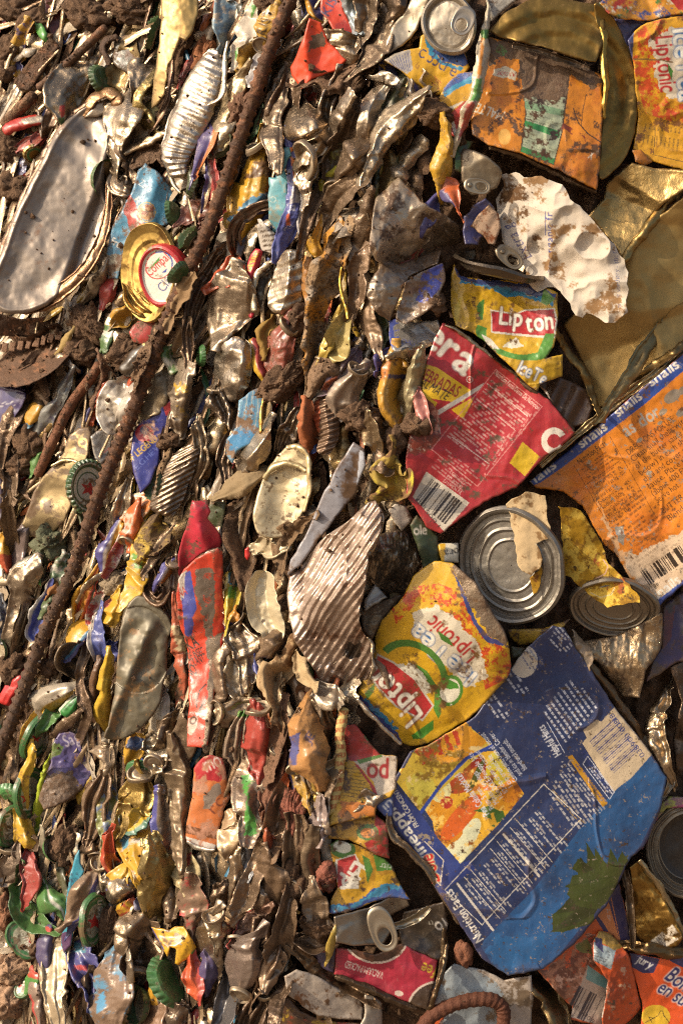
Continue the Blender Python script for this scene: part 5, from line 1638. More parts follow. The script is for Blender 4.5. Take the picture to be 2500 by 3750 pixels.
# --- A: top left
for c, rx, ry, a, lab in (('90,60', 120, 80, 20, 'sandy clod in the top left corner'), ('240,130', 130, 70, -30, 'crumbly clod beside the dark red wall'), ('60,330', 90, 110, 0, 'dark clod at the left edge above the iron plate'), ('600,90', 150, 110, 30, 'big crumbly clod left of the gold flap'), ('860,60', 150, 90, 10, 'dark clod above the crown caps near the top'),
                          ('60,1010', 120, 90, 30, 'rooty dark clod left of the gold dented caps'), ('90,1260', 110, 110, 0, 'pale torn muddy lump at the left edge beside the big lid'), ('1380,380', 80, 150, 10, 'orange brown rusty clod above the ribbed silver can'), ('40,480', 80, 70, 0, 'round dark clod by the left edge under the yellow scraps')):
 lump('A', 'clod', lab, 'mud clod', c, rx, ry, a, z=9, mat='rusty' if 'rusty' in lab else 'mud', col='#8a5028', rough=.7, dirt=.4)
sheet('can_scrap', 'dark red can wall deep in the shade between clods at the top left', 'can scrap', 'A', '300,-40 500,-40 470,100 430,200 400,290 340,240 300,150', '#5a1210', None, z=2, dirt=.3, spc=5)
s('A', 'can_scrap', 'yellow and blue torn scraps under the clods at the left edge', 'can scrap', '180,190,30 130,290,40 100,400,36 110,480,20', '#c89a1c', 's', 12, dirt=.5, paint=lambda p: p.mottle('#27408a', 34, .5))
s('A', 'can_scrap', 'bright green sliver beside the iron plate', 'can scrap', '270,190,16 300,240,16 320,280,8', '#2f9a3a', 'roof', 16, dirt=.25)
s('A', 'crushed_can', 'shining silver can bulge left of the first green crown cap', 'drink can', '640,345,50 600,440,105 540,560,120 510,680,105 500,800,60', silver, 'ridge', 9, metal=.92, dirt=.18, mat=M, wob=(16, 80), paint=lambda p: p.poly('400,720 440,700 435,780 410,800', '#b0262a').poly('395,790 440,790 430,850 395,850', '#2a6a34'))
s('A', 'can_scrap', 'dark muddy can edge standing above the long red can', 'can scrap', '400,620,18 370,720,34 340,800,40 320,880,24', brown, 'v', 14, metal=.5, dirt=.65)
s('A', 'crushed_can', 'long red crushed can with painted silver glare at the left edge', 'drink can', '20,890,30 100,850,44 190,820,40 300,800,24', '#b02422', 'pipe', 18, dirt=.35, paint=lambda p: p.poly('140,800 300,770 310,820 160,840', '#c0b4a4', .7))  # the glare is a pale silver patch painted into the colour
s('A', 'can_scrap', 'small red torn scrap below the long red can', 'can scrap', '130,1000,20 200,960,34 290,930,30', '#a01e20', 's', 10, dirt=.45)
s('A', 'can_scrap', 'red and brown scrap below the torn scrap near the gold dented cap', 'can scrap', '300,900,22 230,960,26', '#8a1e1e', 'v', 9, dirt=.5)
disc('A', 'bottle_cap', 'small gold cap with a dotted rim at the left above the big lid', 'bottle cap', '225,1040', 75, 42, -30, [(.01, .1), (.7, .1), (.8, 0), (.9, .1), (1, -.2)], '#a8894a', lambda p: p.put((p.r > .5) & (p.r < .72), '#3a7a44', 0).put((p.r > .74) & (np.sin(p.th * 14) > .2), '#d8c890', .6), 14, 1, dirt=.4)
s('A', 'wire_edge', 'thin pale tin edge under the muddy rod', 'tin edge', '260,620,10 330,600,12 420,590,10', '#b0a08a', 'ridge', 15, metal=.6, dirt=.3)
# big oval lid
biglid = sheet('tin_end', 'big grey oval tin lid with rusty rim at the left', 'tin lid', 'W', '210,232 245,240 258,275 252,340 240,400 245,440 250,480 240,540 200,610 150,670 90,710 40,722 0,715 -20,690 -20,640 10,560 30,500 60,440 90,380 120,320 160,265', '#8c837b',
               lambda p: p.mottle('#7a5a42', 46, .70, soft=.2), lambda X, Y, cx, cy: 6 * np.sin(np.hypot(X - 120, (Y - 800) * .7) / 13) * np.clip((660 - Y) / 150, 0, 1) - 46 * (lambda d: d * d * (3 - 2 * d))(np.clip(((X - 395) * .94 + (Y - 540) * .34) / 46, 0, 1)) * np.clip((Y - 560) / 120, 0, 1), z=46, tilt=(-.12, -.1), mat='satin_metal', metal=.5, dirt=.3, fold=(4, .09), wob=(14, 160), smooth=3, thick=30, spc=3, dish=(14, 8, 60, 18))
s('W', 'rim', None, None, '208,232,5 160,268,6 118,325,6 85,390,6 55,450,7 25,520,7 0,590,8', '#6e5644', 'ridge', 40, metal=.6, dirt=.4, parent=biglid, wob=(2, 60))
s('W', 'rolled_edge', None, None, '252,420,8 246,500,11 225,570,13 180,635,16 120,682,19 60,700,22 0,680,24 -20,640,16', '#8a6a50', 'lip', 42, metal=.75, dirt=.3, parent=biglid, wob=(3, 60))
sheet('iron_disc', 'dark rusty iron disc under the big oval lid', 'iron wheel', 'D', '-40,440 120,490 300,480 440,440 470,500 440,560 300,610 150,620 -40,600', '#40291d', RUST, z=16, mat='rusty', dirt=.35, tilt=(0, .4))
wh = s('D', 'toothed_ring', 'rusty toothed iron ring at the left edge under the iron disc', 'iron ring', '-60,760,130 60,760,128 200,740,120 330,690,105 440,600,80', '#4a3022', 'valley', 8, mat='rusty', dirt=.4, wob=(4, 80), paint=RUST)
for i in range(9):
 x, y = -20 + 52 * i, 690 - 1.2 * i * i * .9 - 2 * i
 s('D', 'tooth', None, None, '%f,%f,20 %f,%f,20' % (x + 6, y - 32, x - 4, y + 30), '#7a5a44', 'flat', 20, mat='rusty', dirt=.3, parent=wh, ends=0, wob=(1, 40), thick=26, fold=(0, 0))
for i in range(8):
 x, y = -10 + 52 * i, 872 - 1.6 * i * i
 s('D', 'tooth', None, None, '%f,%f,12 %f,%f,9' % (x, y - 26, x - 3, y + 12), '#6a4a36', 'ridge', 18, mat='rusty', dirt=.4, parent=wh, wob=(1, 40), thick=18, fold=(0, 0))
# right of the big lid
s('A', 'tin_loop', 'rusty curled tin loop on top of the big oval lid', 'tin edge', '590,740,16 640,660,20 710,625,20 780,660,22 790,730,18', '#8a6844', 'lip', 24, metal=.6, dirt=.35)
sheet('can_scrap', 'pale flat tin tab under the rusty loop', 'can scrap', 'A', '570,790 650,690 730,660 740,760 660,790', '#b0a290', None, z=22, metal=.4, dirt=.3)
crown_cap('A', 'green crown cap with silver teeth beside the shining silver bulge', '700,530', 105, 66, 85, -1, '#174f26', 18)
crown_cap('A', 'upright green crown cap with spiked edge right of the big lid', '685,1200', 130, 62, 105, -1, '#1f5a2c', 16, inside_=True)
crown_cap('A', 'green cap seen edge on beside the gold flap near the top', '1045,230', 120, 48, 115, 1, '#1f5a30', 14, inside_=True)
sheet('crushed_can', 'dark green can bottom with worn letters between the clods', 'drink can', 'A', '770,260 860,230 950,260 960,400 920,510 830,480 760,420', '#1a2c1c', lambda p: p.text('ei', '790,420', '840,360', 60, '#a8a898').mottle('#5a4030', 40, .5), z=13, dirt=.5, tilt=(-.4, 0))
s('A', 'tin_loop', 'rusty pipe shaped loop around the dark green can bottom', 'tin edge', '800,240,20 720,270,24 700,330,24 730,400,22 740,440,16', '#3f2a20', 'pipe', 18, mat='rusty', dirt=.5)
sheet('gold_flap', 'long gold brown tin flap hanging from the top edge', 'tin flap', 'A', '1080,-60 1345,-60 1335,100 1290,230 1255,270 1215,250 1190,330 1140,440 1120,570 1110,640 1060,700 1020,730 1030,600 1055,420 1075,250 1090,100', '#a08a5c', lambda p: p.poly('1150,-60 1350,-60 1330,150 1280,260 1230,220 1220,100', '#b59a62', .75), lambda X, Y, cx, cy: 22 * np.cos((X - 640) / 42), z=30, tilt=(-.55, .1), mat='satin_metal', metal=.7, dirt=.25, spc=3, fold=(4, .12), wob=(16, 120))
s('A', 'crushed_can', 'silver can with curved bright inside left of the gold flap', 'drink can', '1010,380,40 970,480,62 945,570,56 930,620,30', silver, 'valley', 12, metal=.9, dirt=.35)
s('A', 'tin_loop', 'olive gold tin band bent like a bow under the gold flap', 'tin edge', '1020,530,24 960,600,22 935,680,24 970,770,26 1020,850,26 1060,900,16', '#8f8252', 'lip', 18, metal=.85, dirt=.3)
sheet('can_scrap', 'pale olive tin wall inside the bent bow band', 'can scrap', 'A', '940,640 1020,560 1060,700 1130,780 1100,880 1040,900 970,780', '#8c8054', None, z=10, mat=M, metal=.8, dirt=.35)
s('A', 'crushed_can', 'tall pale silver can fold standing right of the tin loop', 'drink can', '870,600,36 850,700,74 810,820,78 790,930,60 770,1050,36', '#a69c8c', 'roof', 20, metal=.85, dirt=.32, mat=M)
s('A', 'crushed_can', 'muddy folded can below the tall pale fold', 'drink can', '920,830,50 880,930,66 850,1020,58 880,1110,40', '#7a6c5a', 's', 14, metal=.6, dirt=.65)
s('A', 'can_scrap', 'grey tin edge reaching right under the bent bow', 'tin edge', '890,1000,16 990,955,20 1080,915,18 1150,885,10', '#a09078', 'ridge', 20, metal=.8, dirt=.3)
s('A', 'torn_crust', 'ragged brown crust above the light blue can', 'tin scrap', '930,1080,30 1000,1040,50 1070,1040,50 1100,1090,26', '#6a5242', 's', 20, mat='rusty', dirt=.7)
s('A', 'crushed_can', 'grey crumpled can mouth left of the light blue can', 'drink can', '800,1180,30 790,1240,50 840,1270,50 890,1230,30', '#9a8e7e', 'lip', 15, metal=.8, dirt=.4)
s('A', 'can_scrap', 'narrow brown can wall dropping beside the crumpled mouth', 'can scrap', '890,1010,30 900,1090,34 890,1170,24', '#857868', 's', 15, metal=.7, dirt=.5)
rib = s('A', 'ribbed_can', 'silver ribbed can lying bent beside the ribbed bar at the top', 'food can', '1480,330,46 1425,470,110 1350,640,128 1280,800,130 1210,960,116 1190,1080,96 1210,1200,60', '#b8aea2', 'pipe', 22, metal=.95, dirt=.14, ribs=(52, 9), wob=(6, 120), fold=(2, .08), mat=M, amp=.55, spc=2.6)
s('A', 'rim', None, None, '1130,1080,12 1150,1180,14 1195,1270,14 1225,1300,8', '#b0a690', 'ridge', 26, metal=.9, dirt=.2, parent=rib)
s('A', 'rim', None, None, '1540,270,12 1510,420,18 1515,560,16 1480,660,14 1400,710,10', '#c0b6a8', 'ridge', 27, metal=.9, dirt=.15, parent=rib)
crown_cap('A', 'dark green crown cap standing on edge under the ribbed can', '1275,1230', 95, 34, 100, 1, '#1c3f26', 20)
crown_cap('A', 'green crown cap right of the light blue can', '1185,1425', 90, 42, 70, -1, '#1f5a2c', 20)
crown_cap('A', 'green crown cap beside the red and white jar cap', '1290,1615', 95, 40, 120, 1, '#1d4f28', 30, inside_=True)
crown_cap('A', 'muddy green crown cap close left of the ribbed bar', '1510,1010', 95, 46, 140, 1, '#2a4a34', 22, inside_=True)
s('A', 'can_scrap', 'red and blue striped can scrap left of the ribbed bar', 'can scrap', '1400,1060,26 1420,1140,30 1430,1230,34 1400,1340,22', '#a82434', 'v', 18, dirt=.35, paint=lambda p: p.put(p.q > .2, '#2b3a8a').put(np.abs(p.q - .2) < .12, '#cfc6b8'))
s('A', 'can_scrap', 'navy and orange can edge running down beside the ribbed can', 'can scrap', '1500,620,26 1470,740,34 1420,860,40 1390,980,30 1330,1140,16', '#2b3278', 's', 17, dirt=.3, paint=lambda p: p.put(p.q < -.2, '#c86a1c'))
s('A', 'can_scrap', 'dull pale can wall between the navy edge and the ribbed bar', 'can scrap', '1560,640,30 1530,760,46 1490,880,50 1470,970,30', '#9c917e', 'ridge', 15, metal=.7, dirt=.35)
s('A', 'can_scrap', 'dark wine red can corner under the striped scrap', 'can scrap', '1250,1490,30 1310,1440,60 1390,1470,50 1360,1520,26', '#6a2420', 's', 14, dirt=.5)
# light blue can and jar cap
def pblue(p):
 p.fr('A')
 p.mottle('#2a6f94', 80, .5, soft=.3)
 p.poly('830,1410 880,1310 940,1420 985,1550 900,1600', '#b0262a', jag=6)
 p.text('RI', '870,1430', '960,1590', 80, '#e0d8c8', bold=1)
 p.text('RI', '900,1340', '935,1400', 60, '#e0d8c8')
 p.ell('990,1430', 62, 68, 0, '#cfae5a', inner=.9)
 p.ell('990,1430', 50, 54, 0, '#c89a6a')
 p.mottle('#8a3a2a', 20, .5, '940,1380 1040,1380 1040,1490 940,1490')
 p.text('Frutis', '740,1640', '850,1700', 70, '#e6e2d6', bold=1)
 p.text('Zero', '930,1240', '1010,1300', 66, '#dce4e4')
 p.fr('D').poly('700,60 830,60 830,170 700,170', '#8f9490', .6, jag=12)
 p.mottle('#5a4030', 60, .56)

sheet('drink_can', 'light blue crushed can with red ribbon behind the jar cap', 'drink can', 'A', '930,1150 980,1100 1060,1150 1140,1240 1190,1340 1180,1450 1130,1520 1000,1560 880,1620 830,1760 800,1880 730,1880 720,1700 760,1520 840,1390 890,1290', '#3f93b8', pblue, lambda X, Y, cx, cy: 24 * np.exp(-((X - 560 + (Y - 700) * .25) / 40) ** 2), z=22, tilt=(-.2, .0), spc=2.6, dirt=.45, fold=(6, .14), thick=30)
gl = disc('D', 'tin_end', 'round gold tin lid behind the red and white jar cap', 'tin lid', '1020,180', 340, 205, 78, [(.01, 0), (.6, 0), (.66, .03), (.8, .03), (.9, .06), (.97, .08), (1, 0)], '#b59a58', lambda p: p.mottle('#6a5020', 60, .55, m=.8), 24, 1, 'satin_metal', .9, .2, fold=(3, .1), bend=(.1, 0), oval=.8)

def pcompal(p):
 p.put(p.r < .80, '#d8d2c6', 0)
 p.fr('D')
 p.ell('1075,130', 100, 88, -50, '#b8262c', inner=.93, a0=60, a1=300)
 p.ell('1075,130', 100, 88, -50, '#27449a', inner=.90, a0=300, a1=60)
 p.poly('1000,160 1080,70 1075,100 1020,150', '#3a8a3a')
 p.text('Compal', '1010,212', '1150,85', 92, '#b8262c', bold=1)
 p.poly('1090,180 1130,150 1120,180', '#27449a')
 p.text('Clássico', '1100,320', '1265,120', 92, '#3a4a86')
 p.mottle('#8a7a60', 26, .66)

disc('D', 'jar_cap', 'red jar cap with white top and red and blue writing', 'jar cap', '1085,205', 222, 168, 72, [(.01, -.05), (.76, -.05), (.80, .01), (.86, .05), (.94, .0), (.99, -.12), (1, -.34)], '#b01e24', pcompal, 38, 1, 'printed_tin', 0, .12, fold=(1, .02), wob=(3, 120), spc=2.4, oval=.9)
s('D', 'crushed_tin', 'gold crumpled tin skirt under the round gold lid', 'tin', '860,280,22 900,360,46 980,420,46 1080,470,40 1130,490,20', '#8f7638', 'w', 19, metal=.9, dirt=.35)
s('D', 'can_scrap', 'long grey tin strip hanging below the big lid', 'tin edge', '720,130,20 680,220,34 620,310,26 560,390,10', '#a89c88', 'ridge', 14, metal=.6, dirt=.3)
s('D', 'can_scrap', 'red ribbed cap edge under the light blue can', 'can scrap', '760,230,30 740,310,44 710,390,22', '#a8202a', 'ridge', 12, dirt=.3)

s('S', 'torn_crust', 'torn brown leaf like tin crossing the ribbed bar below the jar cap', 'tin scrap', '690,1030,14 645,1100,24 615,1170,20', '#8a7050', 's', 44, mat='paper', dirt=.5, edge=7)
s('S', 'torn_crust', 'mud crusted tin strip lying over the ribbed bar beside the white can', 'tin scrap', '550,1250,10 520,1320,18 500,1380,16', '#6a5038', 'v', 42, mat='rusty', dirt=.6, edge=5)
# --- B: top middle, right of the ribbed bar
for c, rx, ry, a, lab in (('330,30', 90, 60, 0, 'dark clod stuck on the yellow scraps by the ribbed bar'), ('850,560', 60, 130, 20, 'crumbly mud ridge between the silver cans at the top'), ('1380,720', 130, 80, 20, 'dry clod above the dark hollow'), ('150,680', 70, 130, 8, 'rusty brown lump left of the ribbed bar near the top')):
 lump('B', 'clod', lab, 'mud clod', c, rx, ry, a, z=14, mat='rusty' if 'rusty' in lab else 'mud', col='#6a4630', rough=.7, dirt=.5)
s('B', 'crushed_can', 'bluish grey can with worn blue print at the top by the gold flap', 'drink can', '50,30,46 70,110,60 60,200,58 40,290,34', '#7a9aa8', 's', 17, metal=.3, dirt=.45, paint=lambda p: p.mottle('#4a86a8', 30, .5).mottle('#c8b8a0', 26, .6, seed=2))
s('B', 'tin_edge', 'black and green ribbed bottle neck in the shade at the top', 'bottle neck', '140,20,24 150,90,28 150,170,22', '#1c2a1c', 'pipe', 12, mat='plastic', dirt=.3, ribs=(16, 8))
s('B', 'can_scrap', 'bright green, white and yellow can scrap left of the ribbed bar top', 'can scrap', '230,50,26 200,160,44 160,290,46 130,370,30', '#cfc4b0', 'ridge', 18, dirt=.35, paint=lambda p: p.poly('210,30 250,20 210,120', '#3a9a3a').poly('110,310 160,290 150,380 105,385', '#3aa03c'))
s('B', 'crushed_can', 'yellow can with black letters pressed against the ribbed bar at the top', 'drink can', '340,70,40 320,160,54 290,250,40', '#c99a1c', 'ridge', 22, dirt=.5, paint=lambda p: p.text('JUST', '290,240', '350,70', 90, '#1c1812', bold=2))
s('B', 'crushed_can', 'dirty yellow brown can above the rusty lump', 'drink can', '240,290,30 200,360,50 160,450,40', '#b88f24', 's', 19, dirt=.6)
s('B', 'can_scrap', 'white can wall with blue writing behind the ribbed bar', 'can scrap', '330,290,40 270,400,46 220,490,30', '#c8c4c0', 'ridge', 18, dirt=.25, paint=lambda p: [p.rows('%d,%d' % (215 + 22 * i, 480 - 44 * i), '%d,%d' % (270 + 22 * i, 500 - 44 * i), 30, 2, '#2a3a8a', wl=20, thick=.6) for i in range(5)])
s('B', 'crushed_can', 'pale gold can side running down left of the rusty lump', 'drink can', '130,480,30 80,590,50 40,720,46 20,850,36', '#b0a284', 'ridge', 16, metal=.75, dirt=.35)
s('B', 'tin_edge', 'curled bottle cap edge with dark inside behind the ribbed bar', 'tin edge', '110,870,16 40,910,26 10,990,26 40,1060,20', '#8a8060', 'lip', 15, metal=.7, dirt=.4)
# orange plastic and the red can above it
def por(p):
 p.fr('B').poly('600,220 660,200 690,290 640,300 560,330 580,260', '#6a5242', d=.8, jag=14)

sheet('plastic_cup', 'folded bright orange plastic cup near the top', 'plastic cup', 'B', '580,112 655,140 700,260 820,380 740,450 600,500 530,570 470,480 460,430 520,300', '#d9401a', por, lambda X, Y, cx, cy: -40 * np.clip((1090 - X - (Y - 200) * .1) / 40, 0, 1) + 25 * np.exp(-((X - 1120 - (Y - 200) * .1) / 30) ** 2), z=30, tilt=(-.3, .2), mat='plastic', dirt=.08, spc=2.8, fold=(2, .12), thick=14)
sheet('drink_can', 'orange red can with dark letters above the orange cup', 'drink can', 'B', '650,-40 790,-40 800,60 865,190 850,215 740,210 700,130 650,80', '#cc3a20', lambda p: p.text('KIS', '700,110', '760,0', 90, '#3a3a6a', bold=1).poly('740,150 800,120 860,200 740,210', '#a82420'), z=20, dirt=.25, tilt=(-.2, 0))
s('B', 'tin_edge', 'silver can rim beneath the orange red can', 'tin edge', '700,250,34 780,260,40 870,265,34', silver, 'lip', 18, metal=.85, dirt=.3)
s('B', 'crushed_can', 'silver tin base right of the orange cup', 'drink can', '720,300,24 790,320,44 880,350,36', '#a89c8a', 'ridge', 15, metal=.85, dirt=.35)
s('B', 'can_scrap', 'navy and yellow can edge left of the orange red can', 'can scrap', '590,-20,30 610,50,40 650,110,24', '#27357a', 's', 14, dirt=.3, paint=lambda p: p.put(p.q > .3, '#c8921c'))
s('B', 'crushed_can', 'light blue grey can wall at the top right of the orange red can', 'drink can', '840,-20,40 850,80,44 880,170,30', '#8fa4ae', 'ridge', 13, metal=.3, dirt=.35)
s('B', 'crushed_can', 'dark silver can fold at the top beside the mud ridge', 'drink can', '960,-20,50 940,90,52 920,190,44 890,260,24', '#8a7e70', 'v', 15, metal=.85, dirt=.4)
s('B', 'crushed_can', 'crumpled grey can standing under the top edge by the mud ridge', 'drink can', '1050,20,40 1030,140,60 990,260,60 950,350,44 900,400,24', '#857866', 'w', 18, metal=.7, dirt=.6)
s('B', 'crushed_can', 'dull can wall at the top beside the pale neck', 'drink can', '1140,-30,60 1130,70,50 1090,160,34', '#5a5046', 'ridge', 11, metal=.8, dirt=.4)
s('B', 'leaf_scrap', 'big torn brown leaf like crust below the orange cup', 'tin scrap', '560,530,26 640,500,50 720,520,60 760,470,40 900,380,24', '#6a4e3a', 's', 24, mat='rusty', dirt=.6, edge=8)
s('B', 'crushed_can', 'tall grey can wall along the right side of the ribbed bar', 'drink can', '480,350,20 430,470,36 380,600,48 350,740,50 340,860,50 350,970,34', '#7d7264', 'lip', 17, metal=.8, dirt=.4)
s('B', 'crushed_can', 'dark hollow can side beside the tall grey wall', 'drink can', '460,480,40 430,620,64 420,760,70 400,880,50', '#4a3c30', 'valley', 11, metal=.6, dirt=.55)
s('B', 'crushed_can', 'bright silver round can bottom below the brown crust', 'drink can', '540,650,40 560,720,90 590,800,110 600,900,90 560,990,50', silver, 'ridge', 20, metal=.95, dirt=.16, wob=(18, 100), mat=M)
s('B', 'crushed_can', 'silver can with stripes of soft folds right of the bright can bottom', 'drink can', '760,590,50 730,680,80 710,790,70 640,900,56 600,1010,40', '#9c9184', 'w', 22, metal=.9, dirt=.3, cross=(20, 60, 8))
s('B', 'crushed_can', 'long silver twisted can edge leaning down from the mud ridge', 'drink can', '800,680,26 730,800,34 660,920,40 600,1040,44 560,1130,46 560,1210,24', '#a89c8c', 'ridge', 28, metal=.9, dirt=.25, tl=-.4)
s('B', 'crushed_can', 'brown crumpled can side under the mud ridge', 'drink can', '880,720,40 820,850,54 760,980,56 720,1080,40', '#6c5e50', 'v', 18, metal=.7, dirt=.6)
s('B', 'crushed_can', 'sharp edged silver can with bright corner right of the mud ridge', 'drink can', '1100,500,24 1010,610,60 960,720,66 950,830,70 960,920,40', '#a89c8e', 'roof', 22, metal=.95, dirt=.2, fold=(7, .3))
s('B', 'tin_edge', 'white bent tin lip above the sharp edged can', 'tin edge', '1000,490,14 1060,480,22 1110,510,16', '#b8b0a4', 'lip', 26, metal=.7, dirt=.3)
s('B', 'crushed_can', 'dark green and white can wall in the hollow beside the yellow 33 cl can', 'drink can', '1180,520,40 1130,640,56 1090,760,50 1060,830,30', '#2a4a34', 's', 12, dirt=.35, paint=lambda p: p.mottle('#b8b4a4', 50, .52).mottle('#1a3a6a', 40, .6, seed=3))
s('B', 'crushed_can', 'white silver can with blue stripe below the yellow 33 cl can', 'drink can', '1260,500,40 1270,590,56 1280,660,40', '#b0a8a0', 's', 12, metal=.6, dirt=.3, paint=lambda p: p.put(np.abs(p.q) < .25, '#3a4a94'))
s('B', 'crushed_can', 'long pale can edge curving down from the dry clod', 'drink can', '1230,700,40 1130,800,60 1040,900,60 970,1030,40 940,1150,36 960,1270,34', '#b0a491', 'ridge', 24, metal=.8, dirt=.32)
s('B', 'crushed_can', 'broad brown silver can side left of the long pale edge', 'drink can', '980,930,50 890,1020,74 810,1120,70 760,1190,36', '#8a7a68', 'ridge', 20, metal=.8, dirt=.45)
s('B', 'crushed_can', 'muddy can fold running down into the grey fold below', 'drink can', '860,1180,40 760,1260,50 700,1370,40 660,1480,30', '#7a6a58', 'v', 18, metal=.6, dirt=.6)
s('B', 'can_scrap', 'dark olive bag like scrap under the bright can bottom', 'can scrap', '760,940,50 770,1020,56 740,1090,40', '#3f3a20', 'ridge', 10, dirt=.5, paint=lambda p: p.mottle('#8a8a3a', 30, .56))
s('B', 'can_scrap', 'light yellow green can wall below the olive scrap', 'can scrap', '740,1130,34 700,1200,44 650,1270,34', '#c9c23a', 's', 14, dirt=.35, paint=lambda p: p.poly('680,1200 760,1180 700,1320 640,1300', '#b0b4a0'))
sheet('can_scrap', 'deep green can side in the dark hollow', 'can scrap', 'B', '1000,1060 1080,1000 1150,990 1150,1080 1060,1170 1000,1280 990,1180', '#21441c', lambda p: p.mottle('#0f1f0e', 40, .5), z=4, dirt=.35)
# blue and orange juice cans beside the bar
s('B', 'crushed_can', 'navy blue folded can shoulder above the orange and blue strip', 'drink can', '480,800,34 470,860,50 480,910,40', '#24388a', 'ridge', 15, dirt=.3, paint=lambda p: p.text('Su', '475,890', '525,915', 70, '#cfd0dc'))
def pfan(p):
 p.fr('B')
 p.poly('440,940 520,930 560,1080 480,1140 460,1020', '#cc6a1e')
 p.poly('450,960 510,960 530,1010 460,1010', '#e08a2a')
 p.ell('488,985', 30, 26, 20, '#2a4a9a')
 p.poly('480,1150 525,1150 520,1290 450,1300', '#b4b0b4')
 p.lines('490,1150 485,1290', 6, '#27408a')
 p.poly('430,1380 450,1350 460,1440 430,1440', '#c8501c')
 p.text('sa', '445,1340', '490,1345', 80, '#dcdce4')
 p.text('SIN AZUCAR', '415,1470', '480,1450', 36, '#dcdce4')

s('B', 'drink_can', 'orange and blue can strip with small white letters beside the turquoise scrap', 'drink can', '480,910,40 500,1000,46 510,1100,40 500,1220,50 480,1340,54 450,1440,50 430,1510,40', '#24489a', 'ridge', 22, dirt=.2, paint=pfan, spc=2.8)
s('B', 'can_scrap', 'white striped can side right of the orange and blue strip', 'can scrap', '545,1200,20 550,1300,32 530,1400,30 530,1470,16', '#b8b4b4', 's', 18, dirt=.25, paint=lambda p: [p.lines('%d,%d %d,%d' % (520, 1210 + 22 * i, 580, 1235 + 22 * i), 5, '#3a3f66') for i in range(11)])
sheet('turquoise_scrap', 'flat turquoise torn plastic strip right of the ribbed bar', 'plastic scrap', 'B', '400,950 450,930 460,990 420,1080 430,1110 445,1150 440,1300 430,1400 390,1490 350,1480 325,1400 315,1250 320,1120 365,1130 370,1040', '#4a9aa8', lambda p: p.ell('345,1270', 24, 20, 0, '#a8c4c4', inner=.7).mottle('#7a8a80', 40, .62), z=26, tilt=(-.3, 0), mat='plastic', dirt=.25, spc=3, fold=(5, .12), thick=8, ragged=6)
s('B', 'drink_can', 'yellow, blue and white can end leaning out right of the ribbed bar', 'drink can', '260,950,30 240,1060,70 220,1180,90 180,1300,96 140,1420,70', '#cf9e1c', 'ridge', 14, dirt=.36, paint=lambda p: p.mottle('#5a3c1c', 50, .5, '160,940 330,940 330,1120 160,1140').poly('60,1400 200,1260 330,1230 330,1290 200,1340 90,1480', '#2a8ab4', jag=14).poly('60,1460 200,1340 330,1290 330,1330 200,1400 90,1540', '#1f3f8a', jag=10))
tr_ = s('B', 'tin_edge', 'dark curved can rim with blue inside below the yellow and blue end', 'tin edge', '320,1310,22 220,1350,28 140,1420,32 100,1510,34 110,1600,30 150,1680,24', '#6a5a50', 'w', 20, metal=.8, dirt=.3)
sheet('can_scrap', 'blue and black inside of the can behind the dark rim', 'can scrap', 'B', '120,1480 200,1400 330,1350 330,1420 230,1470 180,1560 150,1640 110,1620', '#16182a', lambda p: p.poly('200,1440 330,1360 330,1420 240,1460', '#24408a'), z=12, dirt=.3)
s('B', 'tin_edge', 'pale silver rim inside the dark curved rim', 'tin edge', '330,1410,14 250,1460,20 200,1540,22 190,1630,20', '#b0a89a', 'lip', 17, metal=.85, dirt=.25)
s('B', 'can_scrap', 'black and white lettered can scrap below the turquoise strip', 'can scrap', '280,1460,26 320,1530,40 340,1600,36', '#c8c4bc', 'ridge', 22, dirt=.12, paint=lambda p: [p.rect('%d,%d' % (265 + 8 * i, 1470 + 30 * i), '%d,%d' % (365 + 8 * i, 1460 + 30 * i), 12, '#1c1a18') for i in range(6)])
s('B', 'can_scrap', 'white can end corner at the foot of the orange and blue strip', 'tin edge', '530,1490,14 460,1510,22 400,1560,22', '#8a7a66', 'lip', 19, metal=.7, dirt=.4)
s('B', 'crushed_can', 'pale grey facet can right of the muddy fold', 'drink can', '900,1340,30 840,1410,56 800,1480,40', '#b0a89c', 'roof', 20, metal=.6, dirt=.28)
s('B', 'crushed_can', 'narrow brown can edge beside the pale facet', 'drink can', '960,1270,24 950,1380,36 900,1500,40 860,1600,36', '#7a6a5a', 'ridge', 22, metal=.6, dirt=.55)
s('B', 'can_scrap', 'yellow can scrap with drips low beside the pale facet', 'can scrap', '640,1440,18 620,1540,30 630,1620,34', '#cf9a20', 's', 17, dirt=.45)
s('B', 'can_scrap', 'orange yellow can wall leaning under the pale facet', 'can scrap', '770,1440,24 730,1530,44 690,1620,40', '#c88a24', 'ridge', 19, dirt=.45, paint=lambda p: p.mottle('#a89a88', 50, .56))
s('B', 'crushed_can', 'thin dark can edge falling from the striped side', 'drink can', '660,1080,14 650,1200,22 590,1330,26 550,1450,24 530,1560,18', '#5e4e40', 'v', 20, metal=.6, dirt=.6)
